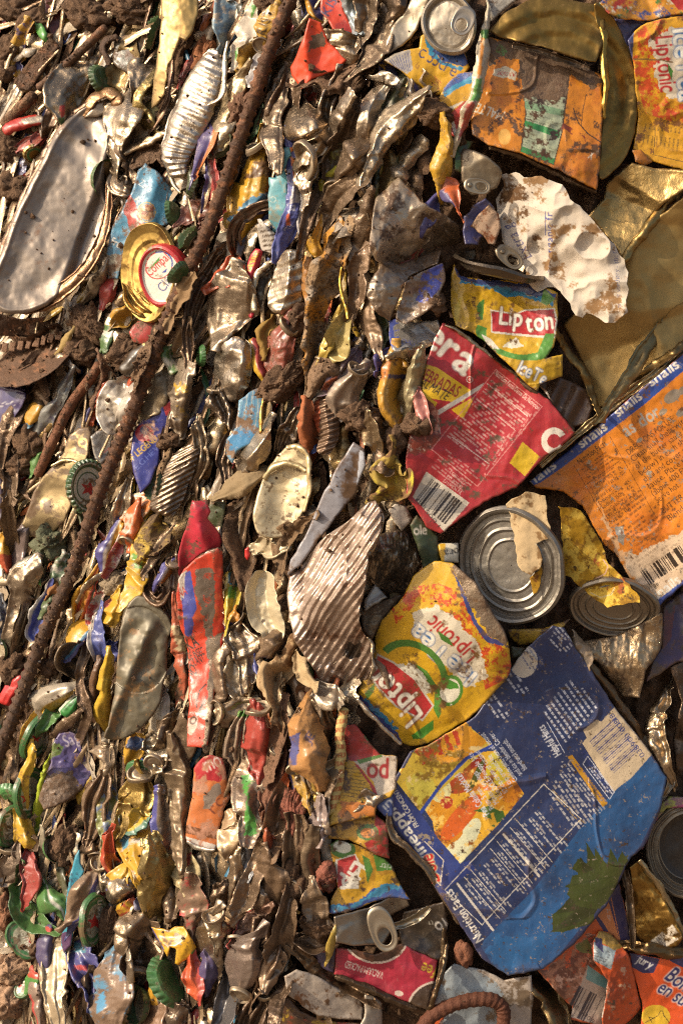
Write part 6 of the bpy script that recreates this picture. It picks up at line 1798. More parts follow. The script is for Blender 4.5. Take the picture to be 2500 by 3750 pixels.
sheet('crumpled_foil', 'big brown silver crumpled foil lump right of the narrow edges', 'foil', 'B', '1000,1260 1070,1200 1150,1130 1220,1200 1290,1280 1350,1320 1450,1370 1530,1430 1540,1560 1480,1640 1300,1700 1100,1720 1000,1660 960,1560 980,1400', '#bcaa94',
      lambda p: p.mottle('#5a4432', 50, .5, soft=.15, m=.3).poly('1390,1440 1540,1400 1540,1600 1420,1640 1360,1560', '#8a7c6a', .5, d=.45), lambda X, Y, cx, cy: 30 * np.abs(fbm(X / 75 + Y / 300, Y / 160, 4, 3, .5) - .5) * 2 - .0012 * (Y - cy) ** 2, z=18, spc=2.8, mat=M, metal=.6, dirt=.14, fold=(18, .5), wob=(20, 120), crk=20, tilt=(-.25, 0))
s('C', 'can_scrap', 'blue can scrap deep under the foil lump', 'can scrap', '10,1240,20 -40,1330,40 -60,1420,30', '#2a3f8a', 's', 10, dirt=.3)
# --- D: middle left
for c, rx, ry, a, lab in (('580,500', 110, 110, 20, 'pale brown clod under the long grey strip'), ('560,720', 110, 90, 0, 'rooty clod beside the end of the plain rod'), ('620,560', 150, 70, 40, 'dark clod behind the pale clod'), ('850,720', 130, 90, -30, 'flaky clod above the dark curled neck'), ('1230,230', 70, 90, 20, 'muddy lump covering the edge of the jar cap'), ('190,1330', 90, 110, 10, 'dark crumbly clod at the left under the wet can strip'), ('1150,1320', 90, 60, 0, 'soft clod right of the blue can with yellow letters'), ('130,1480', 100, 70, 0, 'dark soil lump at the foot of the bare rod')):
 lump('D', 'clod', lab, 'mud clod', c, rx, ry, a, z=14, col='#7a5a3c', rough=.75, dirt=.5)
s('D', 'can_scrap', 'green scrap with white ring below the muddy yellow scrap', 'can scrap', '740,560,24 730,620,34 710,680,24', '#1f6a34', 'ridge', 14, dirt=.3, paint=lambda p: p.put(np.abs(p.t - .4) < .08, '#cfc8b8'))
s('D', 'can_scrap', 'muddy yellow scrap under the gold lid', 'can scrap', '880,420,30 830,470,50 780,500,36', '#c8961c', 's', 16, dirt=.55)
sheet('plastic_scrap', 'pinkish red bulging plastic under the gold lid, half muddy', 'plastic scrap', 'D', '870,580 930,510 1040,490 1110,520 1090,600 1050,650 980,680 900,650', '#b83230', lambda p: p.mottle('#7a5a44', 60, .55), lambda X, Y, cx, cy: -.0015 * ((X - cx) ** 2 + (Y - cy) ** 2), z=16, mat='plastic', dirt=.55, tilt=(-.3, 0))
s('D', 'tin_loop', 'dark curled glossy neck with pale lip left of the ribbed bar', 'bottle neck', '1000,670,34 930,730,44 880,800,52 830,870,44', '#2c2216', 'pipe', 20, mat='plastic', dirt=.3, paint=lambda p: p.put(p.t < .1, '#c8b87a'))
s('D', 'torn_crust', 'ragged thin brown crust hanging below the flaky clod', 'tin scrap', '700,800,34 720,880,44 700,960,40 670,1040,30', '#6a4a3a', 's', 17, mat='rusty', dirt=.6, edge=7)
s('D', 'can_scrap', 'small red torn flap left of the white can', 'can scrap', '720,960,20 690,1030,40 670,1060,24', '#9a4030', 'roof', 18, dirt=.4)
s('D', 'leaf_scrap', 'dry yellow leaf hanging from the pale clod', 'leaf', '490,570,12 450,640,20 400,710,12 370,740,5', '#a8905a', 'roof', 22, mat='paper', dirt=.3)
s('D', 'crushed_can', 'white crumpled can with open mouth left of the ribbed bar', 'drink can', '840,940,44 770,1010,66 740,1090,70 770,1180,70 830,1220,44', '#c4bcae', 'valley', 18, metal=.25, dirt=.28, wob=(14, 60))
s('D', 'crushed_can', 'white can half behind the ribbed bar', 'drink can', '910,960,40 880,1060,56 850,1150,50 840,1200,30', '#cac2b6', 'ridge', 16, metal=.2, dirt=.25)
s('D', 'can_scrap', 'orange red scrap tucked behind the ribbed bar', 'can scrap', '930,880,24 900,940,30', '#b8401e', 's', 12, dirt=.4)
s('D', 'can_scrap', 'long grey olive tin wall right of the ribbed bar', 'can scrap', '1150,800,20 1100,900,54 1040,1010,62 980,1110,54 930,1190,20', '#a0947c', 'l', 14, mat='satin_metal', metal=.6, dirt=.35)
s('D', 'can_scrap', 'mottled green and white can scrap beside the ribbed bar', 'can scrap', '1180,680,30 1150,740,50 1200,800,50', '#3a7a3c', 's', 19, dirt=.4, paint=lambda p: p.mottle('#c8c0a8', 30, .5))
s('D', 'can_scrap', 'rolled can edge with dark end left of the bare rod', 'tin edge', '250,960,34 300,1060,44 330,1180,40', '#5a4636', 'pipe', 14, metal=.4, dirt=.6)
s('D', 'can_scrap', 'yellow can with black band among the wet strips at the left', 'can scrap', '270,1000,24 230,1090,44 190,1180,40', '#c8921c', 'ridge', 16, dirt=.4, paint=lambda p: p.put(np.abs(p.t - .35) < .1, '#1c1a14').put(p.t > .85, '#2a7a9a'))
s('D', 'drink_can', 'dark blue can with red lower corner at the left edge', 'drink can', '60,960,90 50,1060,90 30,1160,60', '#1b2c70', 'ridge', 12, dirt=.3, paint=lambda p: p.fr('D').lines('0,1085 110,1075', 4, '#b8b8c4').text('valor', '10,1075', '100,1062', 40, '#b8b8c4').poly('20,1200 70,1120 90,1160 40,1240', '#b02a2a'))
s('D', 'crushed_can', 'muddy dark can edge leaning across the blue can', 'drink can', '220,980,20 150,1080,34 80,1180,44 30,1290,36 10,1400,24', '#6a5848', 'v', 20, metal=.6, dirt=.65)
s('D', 'torn_crust', 'curled brown tin hook above the yellow and black can', 'tin edge', '200,770,12 240,730,16 280,730,18 300,790,18 270,860,22 300,960,24', '#5e4634', 'lip', 22, mat='rusty', dirt=.5)
s('D', 'tin_loop', 'grey tin loop standing above the wet can strip', 'tin edge', '470,800,16 430,760,22 400,760,22 400,830,22 430,900,26 400,990,26', '#9a8e80', 'lip', 22, metal=.75, dirt=.4)
s('D', 'crushed_can', 'wet blue grey crumpled plastic strip left of the bare rod', 'plastic scrap', '440,960,26 390,1050,36 320,1160,44 260,1300,56 220,1400,36', '#8a9496', 's', 17, metal=.3, dirt=.45, mat='plastic', paint=lambda p: p.mottle('#3a4a6a', 24, .6))
s('D', 'can_scrap', 'blue and orange pointed can fold right of the bare rod', 'can scrap', '650,1050,18 620,1120,44 600,1190,36 580,1210,18', '#c8501a', 'v', 13, dirt=.3, paint=lambda p: p.put(p.q > .25, '#243a80').put(np.abs(p.q - .2) < .1, '#d8a01c'))
s('D', 'can_scrap', 'green scrap at the foot of the bare rod', 'can scrap', '270,1420,24 240,1470,34 220,1510,20', '#3f8a44', 's', 14, dirt=.45)
cpc = sheet('drink_can', 'crushed can with pale gold top flattened below the bare rod', 'drink can', 'D', '470,1280 530,1230 600,1225 620,1270 600,1330 600,1400 570,1480 520,1560 500,1640 480,1750 440,1860 300,1990 200,1960 150,1880 190,1780 230,1660 290,1560 370,1480 430,1400 450,1330', '#a0906e',
   lambda p: p.mottle('#6a5238', 60, .55).ell('560,1330', 36, 34, 0, '#b8a070', .8, inner=.6), lambda X, Y, cx, cy: -10 * np.exp(-((X - 195) ** 2 + (Y - 1800) ** 2) / 3600), z=20, mat='satin_metal', metal=.75, dirt=.34, tilt=(-.25, .05), spc=3, fold=(7, .16), thick=30)
s('D', 'rim', None, None, '340,1490,10 420,1450,12 500,1455,12 560,1490,10', '#c0b08a', 'ridge', 24, metal=.9, dirt=.25, parent=cpc)
sheet('can_scrap', 'grey worn can wall with print beside the pale gold top', 'drink can', 'D', '610,1290 660,1250 740,1230 770,1290 740,1400 690,1480 640,1440', '#9a9894', lambda p: p.text('3012', '640,1310', '740,1240', 60, '#4a4a4a').lines('700,1400 770,1340', 6, '#b0303a'), z=14, metal=.4, dirt=.3, mat=M)
def phk(p):
 p.put((p.r > .56) & (p.r < .72), '#c8c4b0', 0)
 p.put(p.r < .5, '#b8b4a4', 0)
 p.fr('D').star('600,1640', 62, 14, '#b01f24')
 p.put((p.r > .84) & (p.r < .9), '#b8b4a4', 0)
 p.mottle('#6a5238', 40, .56)

disc('D', 'bottle_cap', 'round green can bottom with red star touching the ribbed bar', 'can end', '600,1630', 190, 112, 92, [(.01, -.06), (.6, -.06), (.78, 0), (.92, .06), (1, -.05), (1, -.2)], '#1f4f2a', phk, 24, -1, 'printed_tin', 0, .35, crimp=30, oval=.8, spc=2.8)
s('D', 'crushed_can', 'dark green bag like can side under the star bottom', 'drink can', '560,1740,40 580,1810,44', '#24442a', 'w', 14, dirt=.4)
# right of the ribbed bar
def pleg(p):
 p.fr('D')
 p.ell('975,1265', 62, 60, 20, '#b82a3a')
 p.ell('975,1245', 30, 26, 20, '#27346a')
 p.text('OF LEGEND', '865,1478', '1070,1310', 62, '#d8b030', bold=1)
 p.text('E.G.HEV', '925,1520', '1080,1370', 56, '#5a6ab0')
 p.mottle('#c8a08a', 60, .60, '880,1200 1180,1020 1180,1180 1080,1300 900,1350')
 p.poly('1100,1080 1175,1030 1180,1110 1120,1150', '#b8303a')

sheet('drink_can', 'blue can with yellow letters and a red disc right of the ribbed bar', 'drink can', 'D', '880,1400 900,1260 960,1180 1040,1140 1110,1060 1170,1030 1185,1150 1150,1240 1085,1290 1080,1400 1070,1480 1020,1600 950,1680 915,1580 890,1490', '#1e2f86', pleg, lambda X, Y, cx, cy: -.0012 * ((X - cx) * .8 + (Y - cy) * .5) ** 2, z=22, spc=2.6, dirt=.22, fold=(5, .12), tilt=(-.2, 0), thick=30)
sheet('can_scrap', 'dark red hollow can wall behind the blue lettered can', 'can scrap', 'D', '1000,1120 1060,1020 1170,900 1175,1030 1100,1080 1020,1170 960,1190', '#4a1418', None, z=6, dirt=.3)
s('D', 'crushed_can', 'silver can neck with yellow worn letters above the blue can', 'drink can', '1240,850,56 1230,960,66 1220,1070,60 1210,1200,44', '#9a8f80', 'ridge', 20, metal=.6, dirt=.42, paint=lambda p: p.text('Me', '1190,1010', '1275,985', 120, '#d0a41c', bold=3).mottle('#c8a020', 30, .58, '1180,1030 1290,1030 1280,1180 1190,1180'))
s('D', 'crushed_can', 'folded brown paper like can wall above the pale crushed can', 'drink can', '1300,60,60 1240,180,56 1270,300,50', '#9a8468', 's', 20, metal=.3, dirt=.45)
s('D', 'can_scrap', 'thin layered can edges right of the jar cap', 'tin edge', '1530,20,30 1450,120,40 1380,240,44 1300,400,40 1260,560,34 1270,720,24', '#6a5644', 'w', 18, metal=.6, dirt=.55)
s('D', 'can_scrap', 'dry torn leafy shreds below the jar cap', 'tin scrap', '1170,390,24 1200,480,44 1240,560,40 1200,660,34', '#8a7254', 's', 17, mat='paper', dirt=.5, edge=7)
crown_cap('D', 'green crown cap edge below the jar cap', '1345,745', 75, 30, 80, 1, '#1f6a34', 18)
crown_cap('D', 'muddy green crown cap overlapping the jar cap', '1215,190', 85, 34, 125, -1, '#1f5a34', 50)
s('D', 'ribbed_can', 'grey can wall with slanted ribs below the silver neck', 'food can', '1330,1360,30 1260,1440,80 1190,1560,96 1130,1700,100 1090,1820,80', '#948678', 'ridge', 20, metal=.85, dirt=.34, cross=(62, 32, 9), fold=(3, .1))
s('D', 'can_scrap', 'tin edges bent in parallel beside the ribbed grey wall', 'tin edge', '1340,1240,30 1370,1360,36 1350,1480,34 1310,1580,24', '#8f8474', 'w', 17, metal=.85, dirt=.35)
s('D', 'can_scrap', 'brown torn strip standing between the blue can and the ribbed wall', 'tin scrap', '1150,1420,24 1120,1520,30 1090,1620,24', '#7a6040', 's', 22, mat='rusty', dirt=.6)
crown_cap('D', 'green cap with pale lip left of the orange label', '1075,1620', 110, 36, 112, 1, '#2a5a40', 20, inside_=True)
s('D', 'can_scrap', 'orange label with pale edge above the yellow torn cans', 'can scrap', '1040,1650,20 960,1740,56 880,1820,44', '#c8722a', 'ridge', 17, dirt=.35, paint=lambda p: p.mottle('#d8c8a8', 50, .52))
s('D', 'crushed_can', 'narrow bright can fold beside the ribbed bar', 'drink can', '860,1610,20 830,1700,36 810,1800,34', '#a89c8a', 'v', 16, metal=.8, dirt=.4)
s('D', 'chain', 'thin beaded metal chain hanging beside the ribbed bar', 'chain', '760,1680,8 730,1750,9 700,1830,8', '#a89c84', 'pipe', 16, metal=.8, dirt=.3, ribs=(18, 6))
s('D', 'crushed_can', 'dull bent can at the left edge beside the dark gap', 'drink can', '80,1300,24 60,1440,44 60,1580,36 60,1720,30', '#7a6a5a', 'v', 16, metal=.6, dirt=.55)
s('D', 'crushed_can', 'torn brown can fold spreading at the left of the pale gold top', 'drink can', '40,1550,40 100,1600,34 160,1660,24', '#6a5644', 's', 15, metal=.4, dirt=.6)
s('D', 'can_scrap', 'dark blue can wall deep at the left edge', 'can scrap', '10,1600,40 10,1720,44 20,1820,40', '#14204a', 'ridge', 8, dirt=.3)
# --- E: centre
for c, rx, ry, a, lab in (('420,860', 170, 90, -35, 'large dark clod above the black hollow'), ('900,1090', 110, 100, 0, 'dark clod in the middle of the bale beside the red can'), ('1260,1140', 90, 90, 0, 'crumbly brown clod on the left edge of the red can'), ('1390,370', 60, 70, 0, 'small clod on the blue can scrap'), ('500,480', 70, 100, 20, 'rough clod under the crumpled silver can'), ('1130,1240', 70, 90, 0, 'wet dark clod left of the red can')):
 lump('E', 'clod', lab, 'mud clod', c, rx, ry, a, z=20, col='#6a4e34', rough=.75, dirt=.5)
s('E', 'drink_can', 'orange crumpled can scrap with a blue C at the left', 'drink can', '110,80,30 80,170,60 20,240,50', '#cf4e1e', 'w', 22, dirt=.3, paint=lambda p: p.fr('E').text('C', '10,275', '60,240', 110, '#27408a', bold=2).mottle('#e0a08a', 30, .58))
s('E', 'drink_can', 'tall thin red can fold with yellow writing', 'drink can', '260,20,26 230,100,40 205,220,34 205,340,26 210,460,14', '#b81c34', 'roof', 22, dirt=.15, paint=lambda p: p.fr('E').text('Gammon', '200,170', '265,40', 70, '#d8b030', bold=1), fold=(3, .1), edge=1)
s('E', 'tin_edge', 'pale bent can rim framing a dark hollow right of the red fold', 'tin edge', '400,60,14 310,120,16 240,190,16 220,300,16 225,420,14', '#b0a48e', 'lip', 26, metal=.8, dirt=.3, fold=(1, .04))
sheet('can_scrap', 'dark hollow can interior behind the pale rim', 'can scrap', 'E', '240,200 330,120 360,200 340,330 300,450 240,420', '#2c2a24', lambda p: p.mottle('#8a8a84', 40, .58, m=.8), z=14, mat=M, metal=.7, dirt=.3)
s('E', 'crushed_can', 'silver can with bright flat top leaning over the brown folds', 'drink can', '450,20,60 460,110,84 440,220,100 420,330,110 400,440,80', '#b4a898', 'roof', 24, metal=.9, dirt=.18, fold=(4, .2), cross=(70, 70, 6))
s('E', 'crushed_can', 'broad crumpled pale can at the left below the orange scrap', 'drink can', '140,230,80 90,330,110 70,440,110 60,540,80', '#a89c8c', 'ridge', 24, metal=.8, dirt=.22, wob=(18, 100))
s('E', 'crushed_can', 'shining silver can with deep dents in the left middle', 'drink can', '160,590,60 110,690,110 90,800,120 80,900,110 90,1000,60', '#aca194', 'ridge', 24, metal=.95, dirt=.16, wob=(24, 90), fold=(9, .34))
s('E', 'crushed_can', 'dark rolled can bottom with rings below the dented silver can', 'food can', '10,920,60 40,1020,70 60,1110,44', '#8a8278', 'w', 20, metal=.9, dirt=.25, cross=(20, 24, 6))
s('E', 'drink_can', 'dark red can wall with yellow sliver under the brown folds', 'drink can', '250,640,30 280,740,44 310,830,40', '#a01a2e', 's', 16, dirt=.35, paint=lambda p: p.put(p.q > .5, '#cfa41c'))
s('E', 'leaf_scrap', 'dry yellow brown leaf scraps beside the thin red fold', 'leaf', '330,500,30 290,570,44 300,650,30', '#8a6c2a', 's', 24, mat='paper', dirt=.4, edge=8)
s('E', 'drink_can', 'red and brown muddy can under the rough clod', 'drink can', '440,540,50 400,640,66 380,740,50', '#8a2a24', 'ridge', 17, dirt=.6)
s('E', 'crushed_can', 'long brown rust coated can standing in the centre', 'drink can', '740,20,50 690,140,72 650,270,70 620,400,56 600,540,46 600,700,50 590,820,36', '#9a8264', 's', 26, metal=.4, dirt=.5, mat='rusty', paint=lambda p: p.mottle('#c88a2a', 50, .56).mottle('#a09484', 60, .52, seed=3))
s('E', 'can_scrap', 'muddy orange can wall left of the long brown can', 'can scrap', '560,120,26 570,230,36 580,330,26', '#b87a2a', 'ridge', 20, dirt=.55)
s('E', 'tin_wire', 'bright gold tin edge bent like a wire in the centre', 'tin edge', '785,130,8 775,230,10 790,320,12 815,400,12 825,470,10', '#c8a850', 'roof', 32, metal=.95, dirt=.1, fold=(0, 0), edge=.5, ends=.5)
s('E', 'drink_can', 'pale yellow folded can wall beside the gold wire edge', 'drink can', '820,440,24 790,540,50 740,640,60 690,710,30', '#c0b070', 'v', 22, dirt=.25, metal=.2)
s('E', 'can_scrap', 'thin yellow fold left of the pale yellow wall', 'can scrap', '770,420,16 730,530,22 690,640,24 660,710,14', '#b89c3a', 'roof', 24, dirt=.35, metal=.3)
s('E', 'crushed_can', 'brown leather like flap under the pale yellow wall', 'tin scrap', '780,700,50 700,750,64 630,830,50 590,910,30', '#7a6048', 'ridge', 24, mat='rusty', dirt=.5)
s('E', 'crushed_can', 'twisted brown can edges hanging from the foil lump', 'drink can', '900,80,34 870,200,40 880,320,36 850,420,30', '#6e5a48', 'v', 22, metal=.5, dirt=.6)
s('E', 'crushed_can', 'narrow brown can edge beside the deep green hollow', 'drink can', '960,380,26 960,470,36 980,560,36 1010,660,26', '#7c6854', 'ridge', 20, metal=.5, dirt=.5)
s('E', 'can_scrap', 'deep green can in the hollow left of the silver blue can', 'can scrap', '1010,450,30 1030,540,36 1040,620,26', '#1a4a20', 'ridge', 10, dirt=.3)
sheet('crushed_can', 'silver brown can neck swelling out under the foil lump', 'drink can', 'E', '1060,80 1150,120 1300,60 1420,20 1400,110 1310,150 1220,190 1170,280 1150,340 1090,480 1000,420 940,320 960,230 1020,150', '#a4978a', lambda p: p.mottle('#6a5440', 60, .55, m=.2), lambda X, Y, cx, cy: 20 * np.exp(-((X - 1420) ** 2 + (Y - 1030) ** 2) / 9000), z=24, spc=3, mat=M, metal=.8, dirt=.15, fold=(11, .4), wob=(22, 90), thick=30)

def pblu2(p):
 p.fr('E').poly('1300,170 1430,110 1440,200 1400,290 1330,370 1260,350', '#3f50b0', jag=8)
 p.mottle('#7a604a', 36, .52)

sheet('drink_can', 'crumpled silver can with a violet blue patch left of the red can', 'drink can', 'E', '1190,230 1300,160 1430,105 1450,200 1420,290 1400,360 1300,440 1200,500 1130,470 1140,400 1170,330', '#9c9086', pblu2, z=22, spc=3, mat=M, metal=.6, dirt=.34, fold=(10, .34), wob=(20, 80), thick=30)

def pchil(p):
 p.fr('E').poly('1080,480 1130,460 1120,660 1090,620', '#2a4390', jag=10)
 p.poly('1060,690 1110,650 1115,760 1060,740', '#1b2f80')
 p.rows('1150,590', '1160,640', 60, 3, '#3a4a8a', wl=20)
 p.text('CHILLED', '1160,625', '1310,650', 50, '#3f4a8a')
 for i in range(4):
  p.lines('%d,%d %d,%d' % (1110, 500 + 45 * i, 1150, 490 + 45 * i), 8, '#2a4390')

sheet('drink_can', 'silver and blue crushed can under the violet patch', 'drink can', 'E', '1080,480 1150,460 1250,490 1400,470 1420,520 1380,620 1330,650 1200,670 1120,680 1090,620', '#a8a6a4', pchil, z=14, spc=3, mat=M, metal=.65, dirt=.2, fold=(12, .4), thick=30)
s('E', 'can_scrap', 'dark blue can bulge left of the bent silver rim', 'can scrap', '1100,660,26 1060,710,44 1040,770,30', '#1c2f80', 'ridge', 18, dirt=.3)
s('E', 'tin_edge', 'bent silver can rim by the corner of the red can', 'tin edge', '1120,700,14 1180,680,20 1250,665,20 1310,640,16', '#a89c88', 'lip', 22, metal=.85, dirt=.3)
s('E', 'drink_can', 'yellow and orange can with dark print left of the red can', 'drink can', '1150,760,60 1130,880,80 1130,1000,70 1180,1130,40', '#c8921c', 's', 15, dirt=.42, paint=lambda p: p.fr('E').mottle('#4a3418', 40, .52).poly('960,830 1040,760 1100,730 1080,830 1000,880', '#cf7a2a').poly('1080,820 1230,820 1230,850 1080,845', '#2a3468').mottle('#b8441a', 50, .56, '1140,980 1250,980 1240,1160 1140,1160'))
s('E', 'can_scrap', 'pale olive can side between the yellow print and the red can', 'can scrap', '1270,720,30 1240,840,50 1220,950,50 1210,1030,30', '#a89f7c', 'ridge', 18, metal=.4, dirt=.35)
s('E', 'crushed_can', 'muddy orange and violet can scrap in the middle', 'drink can', '860,700,40 810,780,66 760,850,60 690,900,40', '#7a6a86', 's', 20, dirt=.5, paint=lambda p: p.fr('E').poly('640,900 740,820 780,820 700,930', '#c85a24', jag=14).mottle('#b0a498', 50, .54))
s('E', 'crushed_can', 'pale grey can side beside the muddy violet scrap', 'drink can', '880,810,44 850,900,66 800,1000,56 780,1080,30', '#a89c90', 'ridge', 20, metal=.5, dirt=.4)
s('E', 'ribbed_can', 'rusty corrugated can wall folded in two in the middle', 'food can', '700,920,40 680,1020,70 690,1120,80 700,1220,60 660,1330,40', '#8a7464', 'roof', 21, metal=.6, dirt=.42, cross=(70, 34, 12), fold=(4, .2), paint=lambda p: p.fr('E').poly('560,1000 640,980 640,1200 560,1180', '#a0482a', jag=14))
s('E', 'can_scrap', 'orange brown torn label beside the corrugated wall', 'label', '570,1040,40 580,1140,56 600,1260,44 590,1350,24', '#a85a34', 's', 19, mat='paper', dirt=.5, edge=6)
def pstripe(p):
 p.fr('E')
 for i in range(6):
  p.lines('%d,%d %d,%d %d,%d' % (170 + 16 * i, 930 - 6 * i, 150 + 20 * i, 1060, 110 + 22 * i, 1220), 6, '#b0b4b4' if i % 2 else '#2a6a98')
 p.lines('50,1310 230,1210', 12, '#1c2c3c')
 p.poly('60,1230 110,1180 240,1180 230,1240 60,1330', '#2f86b8')
 p.mottle('#7a5c40', 60, .54)

bsc = sheet('drink_can', 'blue striped can bent over the black hollow', 'drink can', 'E', '130,990 200,930 320,870 300,960 280,1060 265,1200 200,1270 120,1310 90,1390 50,1340 50,1240 110,1150', '#5a96b4', pstripe, lambda X, Y, cx, cy: -.0016 * ((X - cx) + (Y - cy) * .3) ** 2, z=26, spc=2.8, dirt=.3, fold=(4, .12), thick=20)
s('E', 'rim', None, None, '330,870,10 300,950,11 275,1060,12 265,1200,10', '#b08a4a', 'ridge', 28, metal=.85, dirt=.2, parent=bsc)
disc('E', 'food_can', 'black open can mouth in the left middle', 'food can', '410,1050', 200, 120, 95, [(.01, -1.1), (.6, -1.1), (.86, -.9), (.9, -.1), (.95, 0), (1, -.1), (1, -.5)], '#2a2622', None, 12, 1, 'satin_metal', .6, .4, oval=.8)
s('E', 'crushed_can', 'silver can corner with bright facets under the blue striped can', 'drink can', '300,1210,60 230,1290,84 180,1380,70 150,1450,36', '#aca08e', 'roof', 24, metal=.9, dirt=.22)
s('E', 'tin_edge', 'dark curved can rims at the left below the striped can', 'tin edge', '100,1180,20 50,1270,30 30,1380,34 40,1470,26', '#6a5c50', 'w', 17, metal=.7, dirt=.4)
s('E', 'torn_crust', 'flat mud coated leaf shaped scrap pointing left', 'tin scrap', '290,1440,24 190,1490,46 90,1540,50 10,1590,24', '#8a7a5c', 'ridge', 30, mat='paper', dirt=.5, edge=6)
s('E', 'tin_edge', 'grey folded can edges right of the black mouth', 'tin edge', '490,1100,24 440,1200,36 400,1280,30', '#8a8278', 'w', 17, metal=.85, dirt=.3)

def pbase(p):
 p.fr('H').text('02/05/08 L1 E', '298,55', '472,80', 50, '#8a7a60')
 p.text('22:09', '288,102', '375,130', 50, '#8a7a60')
 p.fr('E').mottle('#6a5436', 26, .62)

cb = sheet('dented_can', 'cream dented can base with stamped date', 'can base', 'E', '280,1500 330,1400 400,1310 470,1270 540,1300 575,1370 580,1480 570,1600 540,1700 500,1790 420,1850 330,1870 250,1830 220,1750 230,1640', '#cdbd9a', pbase, lambda X, Y, cx, cy: -34 * np.exp(-(((X - 1035) / 70) ** 2 + ((Y - 1860) / 150) ** 2)), z=30, tilt=(-.25, 0), spc=2.6, mat='satin_metal', metal=.45, dirt=.16, smooth=3, fold=(4, .1), thick=40)
s('E', 'rim', None, None, '285,1490,16 340,1420,20 420,1390,20 500,1400,18 560,1440,14', '#b8a880', 'ridge', 33, metal=.5, dirt=.25, parent=cb)
s('E', 'rim', None, None, '430,1290,14 500,1280,18 560,1330,18 582,1430,16 575,1560,14 540,1700,10', '#c8b48a', 'ridge', 33, metal=.5, dirt=.2, parent=cb)
sheet('plastic_cup', 'crushed clear plastic cup filled with brown mud', 'plastic cup', 'E', '860,1250 930,1300 945,1400 900,1500 880,1580 790,1680 700,1800 600,1930 520,2040 440,2110 460,2000 560,1840 620,1700 680,1560 760,1400', '#8f9098', lambda p: p.mottle('#5a4028', 100, .46, soft=.2).poly('900,1300 930,1320 935,1400 900,1480 880,1540 890,1420', '#d0d4dc'), lambda X, Y, cx, cy: -.0009 * ((X - cx) * .85 + (Y - cy) * .5) ** 2, z=30, tilt=(-.2, 0), mat='plastic', dirt=.34, spc=2.8, fold=(5, .12), thick=12)
s('E', 'leaf_scrap', 'crumpled yellow and brown paper scrap left of the barcode corner', 'paper', '1110,1370,40 1090,1460,74 1130,1540,70 1060,1600,40', '#b8a04a', 's', 18, mat='paper', dirt=.5, edge=8, paint=lambda p: p.mottle('#6a4c2a', 50, .48).mottle('#d8c83a', 40, .56, seed=3))
s('E', 'crushed_can', 'sharp bright tin splinter above the yellow paper scrap', 'tin edge', '970,1100,16 980,1180,36 1010,1270,34 1000,1340,20', '#a8987e', 'v', 24, metal=.85, dirt=.35)
s('E', 'crushed_can', 'brown crushed can standing between the splinter and the red can', 'drink can', '1050,1160,50 1080,1280,60 1060,1400,50', '#7a6248', 's', 16, metal=.3, dirt=.6)
s('E', 'can_scrap', 'pale pink red torn can skin on the left of the red can', 'can scrap', '1280,960,30 1300,1040,40 1320,1110,30', '#b8706a', 's', 24, dirt=.4)
s('H', 'tin_edge', 'dark brown curled edge below the cream can base', 'tin edge', '530,110,40 460,180,60 400,260,50 380,350,34', '#6a5236', 's', 27, mat='rusty', dirt=.5)
# --- G: left, below the middle
for c, rx, ry, a, lab in (('330,270', 100, 130, 30, 'grey green wad of mud and moss left of the ribbed bar'), ('80,1120', 100, 110, 0, 'reddish dark clod at the left edge low down'), ('780,530', 90, 90, 20, 'pale stony lump above the yellow torn cans'), ('330,1100', 70, 60, 0, 'small dark clod right of the ribbed bar')):
 lump('G', 'clod', lab, 'mud clod', c, rx, ry, a, z=14, mat='rusty' if 'stony' in lab or 'moss' in lab else 'mud', col='#8a7a62' if 'stony' in lab else '#566048', rough=.75, dirt=.5)
s('G', 'crushed_can', 'folded brown can edge at the left side above the white tin loop', 'drink can', '50,20,26 60,160,40 90,280,40 70,400,34 60,470,24', '#7a6a58', 'v', 18, metal=.6, dirt=.5)
s('G', 'can_scrap', 'yellow red can scrap at the left edge', 'can scrap', '20,230,30 10,320,50 20,390,40', '#d09a18', 'ridge', 15, dirt=.3, paint=lambda p: p.put(p.t > .55, '#b8401e'))
s('G', 'crushed_can', 'grey violet can wall in the dark left of the moss', 'drink can', '180,120,26 150,220,44 130,330,44 130,420,30', '#7e7478', 'ridge', 13, metal=.4, dirt=.3)
s('G', 'tin_loop', 'white curled tin loop at the left edge', 'tin edge', '10,420,12 0,500,18 50,520,18 80,480,14', '#b8aa94', 'lip', 22, metal=.6, dirt=.3)
s('G', 'crushed_can', 'pale silver bottle like can slanting at the left', 'drink can', '280,350,40 190,410,60 110,470,60 80,490,34', '#a8a498', 'pipe', 18, metal=.7, dirt=.3, amp=.6)
s('G', 'crushed_can', 'bright angular silver can fold left of the ribbed bar', 'drink can', '210,470,50 150,540,64 120,620,56 110,760,50 90,900,50 70,1000,30', '#a49a8c', 'roof', 20, metal=.85, dirt=.3)
s('G', 'crushed_can', 'dark green brown can wall in the shade left of the ribbed bar', 'drink can', '260,520,44 220,640,60 190,760,60 140,900,50', '#33301e', 'w', 10, metal=.4, dirt=.4)
s('G', 'can_scrap', 'small bright green tab on the silver bottle', 'can scrap', '190,430,16 220,470,26 240,500,16', '#5a9a34', 's', 24, dirt=.3)
s('G', 'can_scrap', 'green and white flecked can scrap close left of the ribbed bar', 'can scrap', '430,360,26 400,430,36 370,510,30', '#3a6a4a', 's', 17, dirt=.4, paint=lambda p: p.mottle('#c8c4b4', 24, .5))
s('G', 'can_scrap', 'orange brown can crumb beside the bar above the blue fold', 'can scrap', '400,520,20 360,580,30 340,620,20', '#a06a34', 's', 20, dirt=.45, mat='rusty')
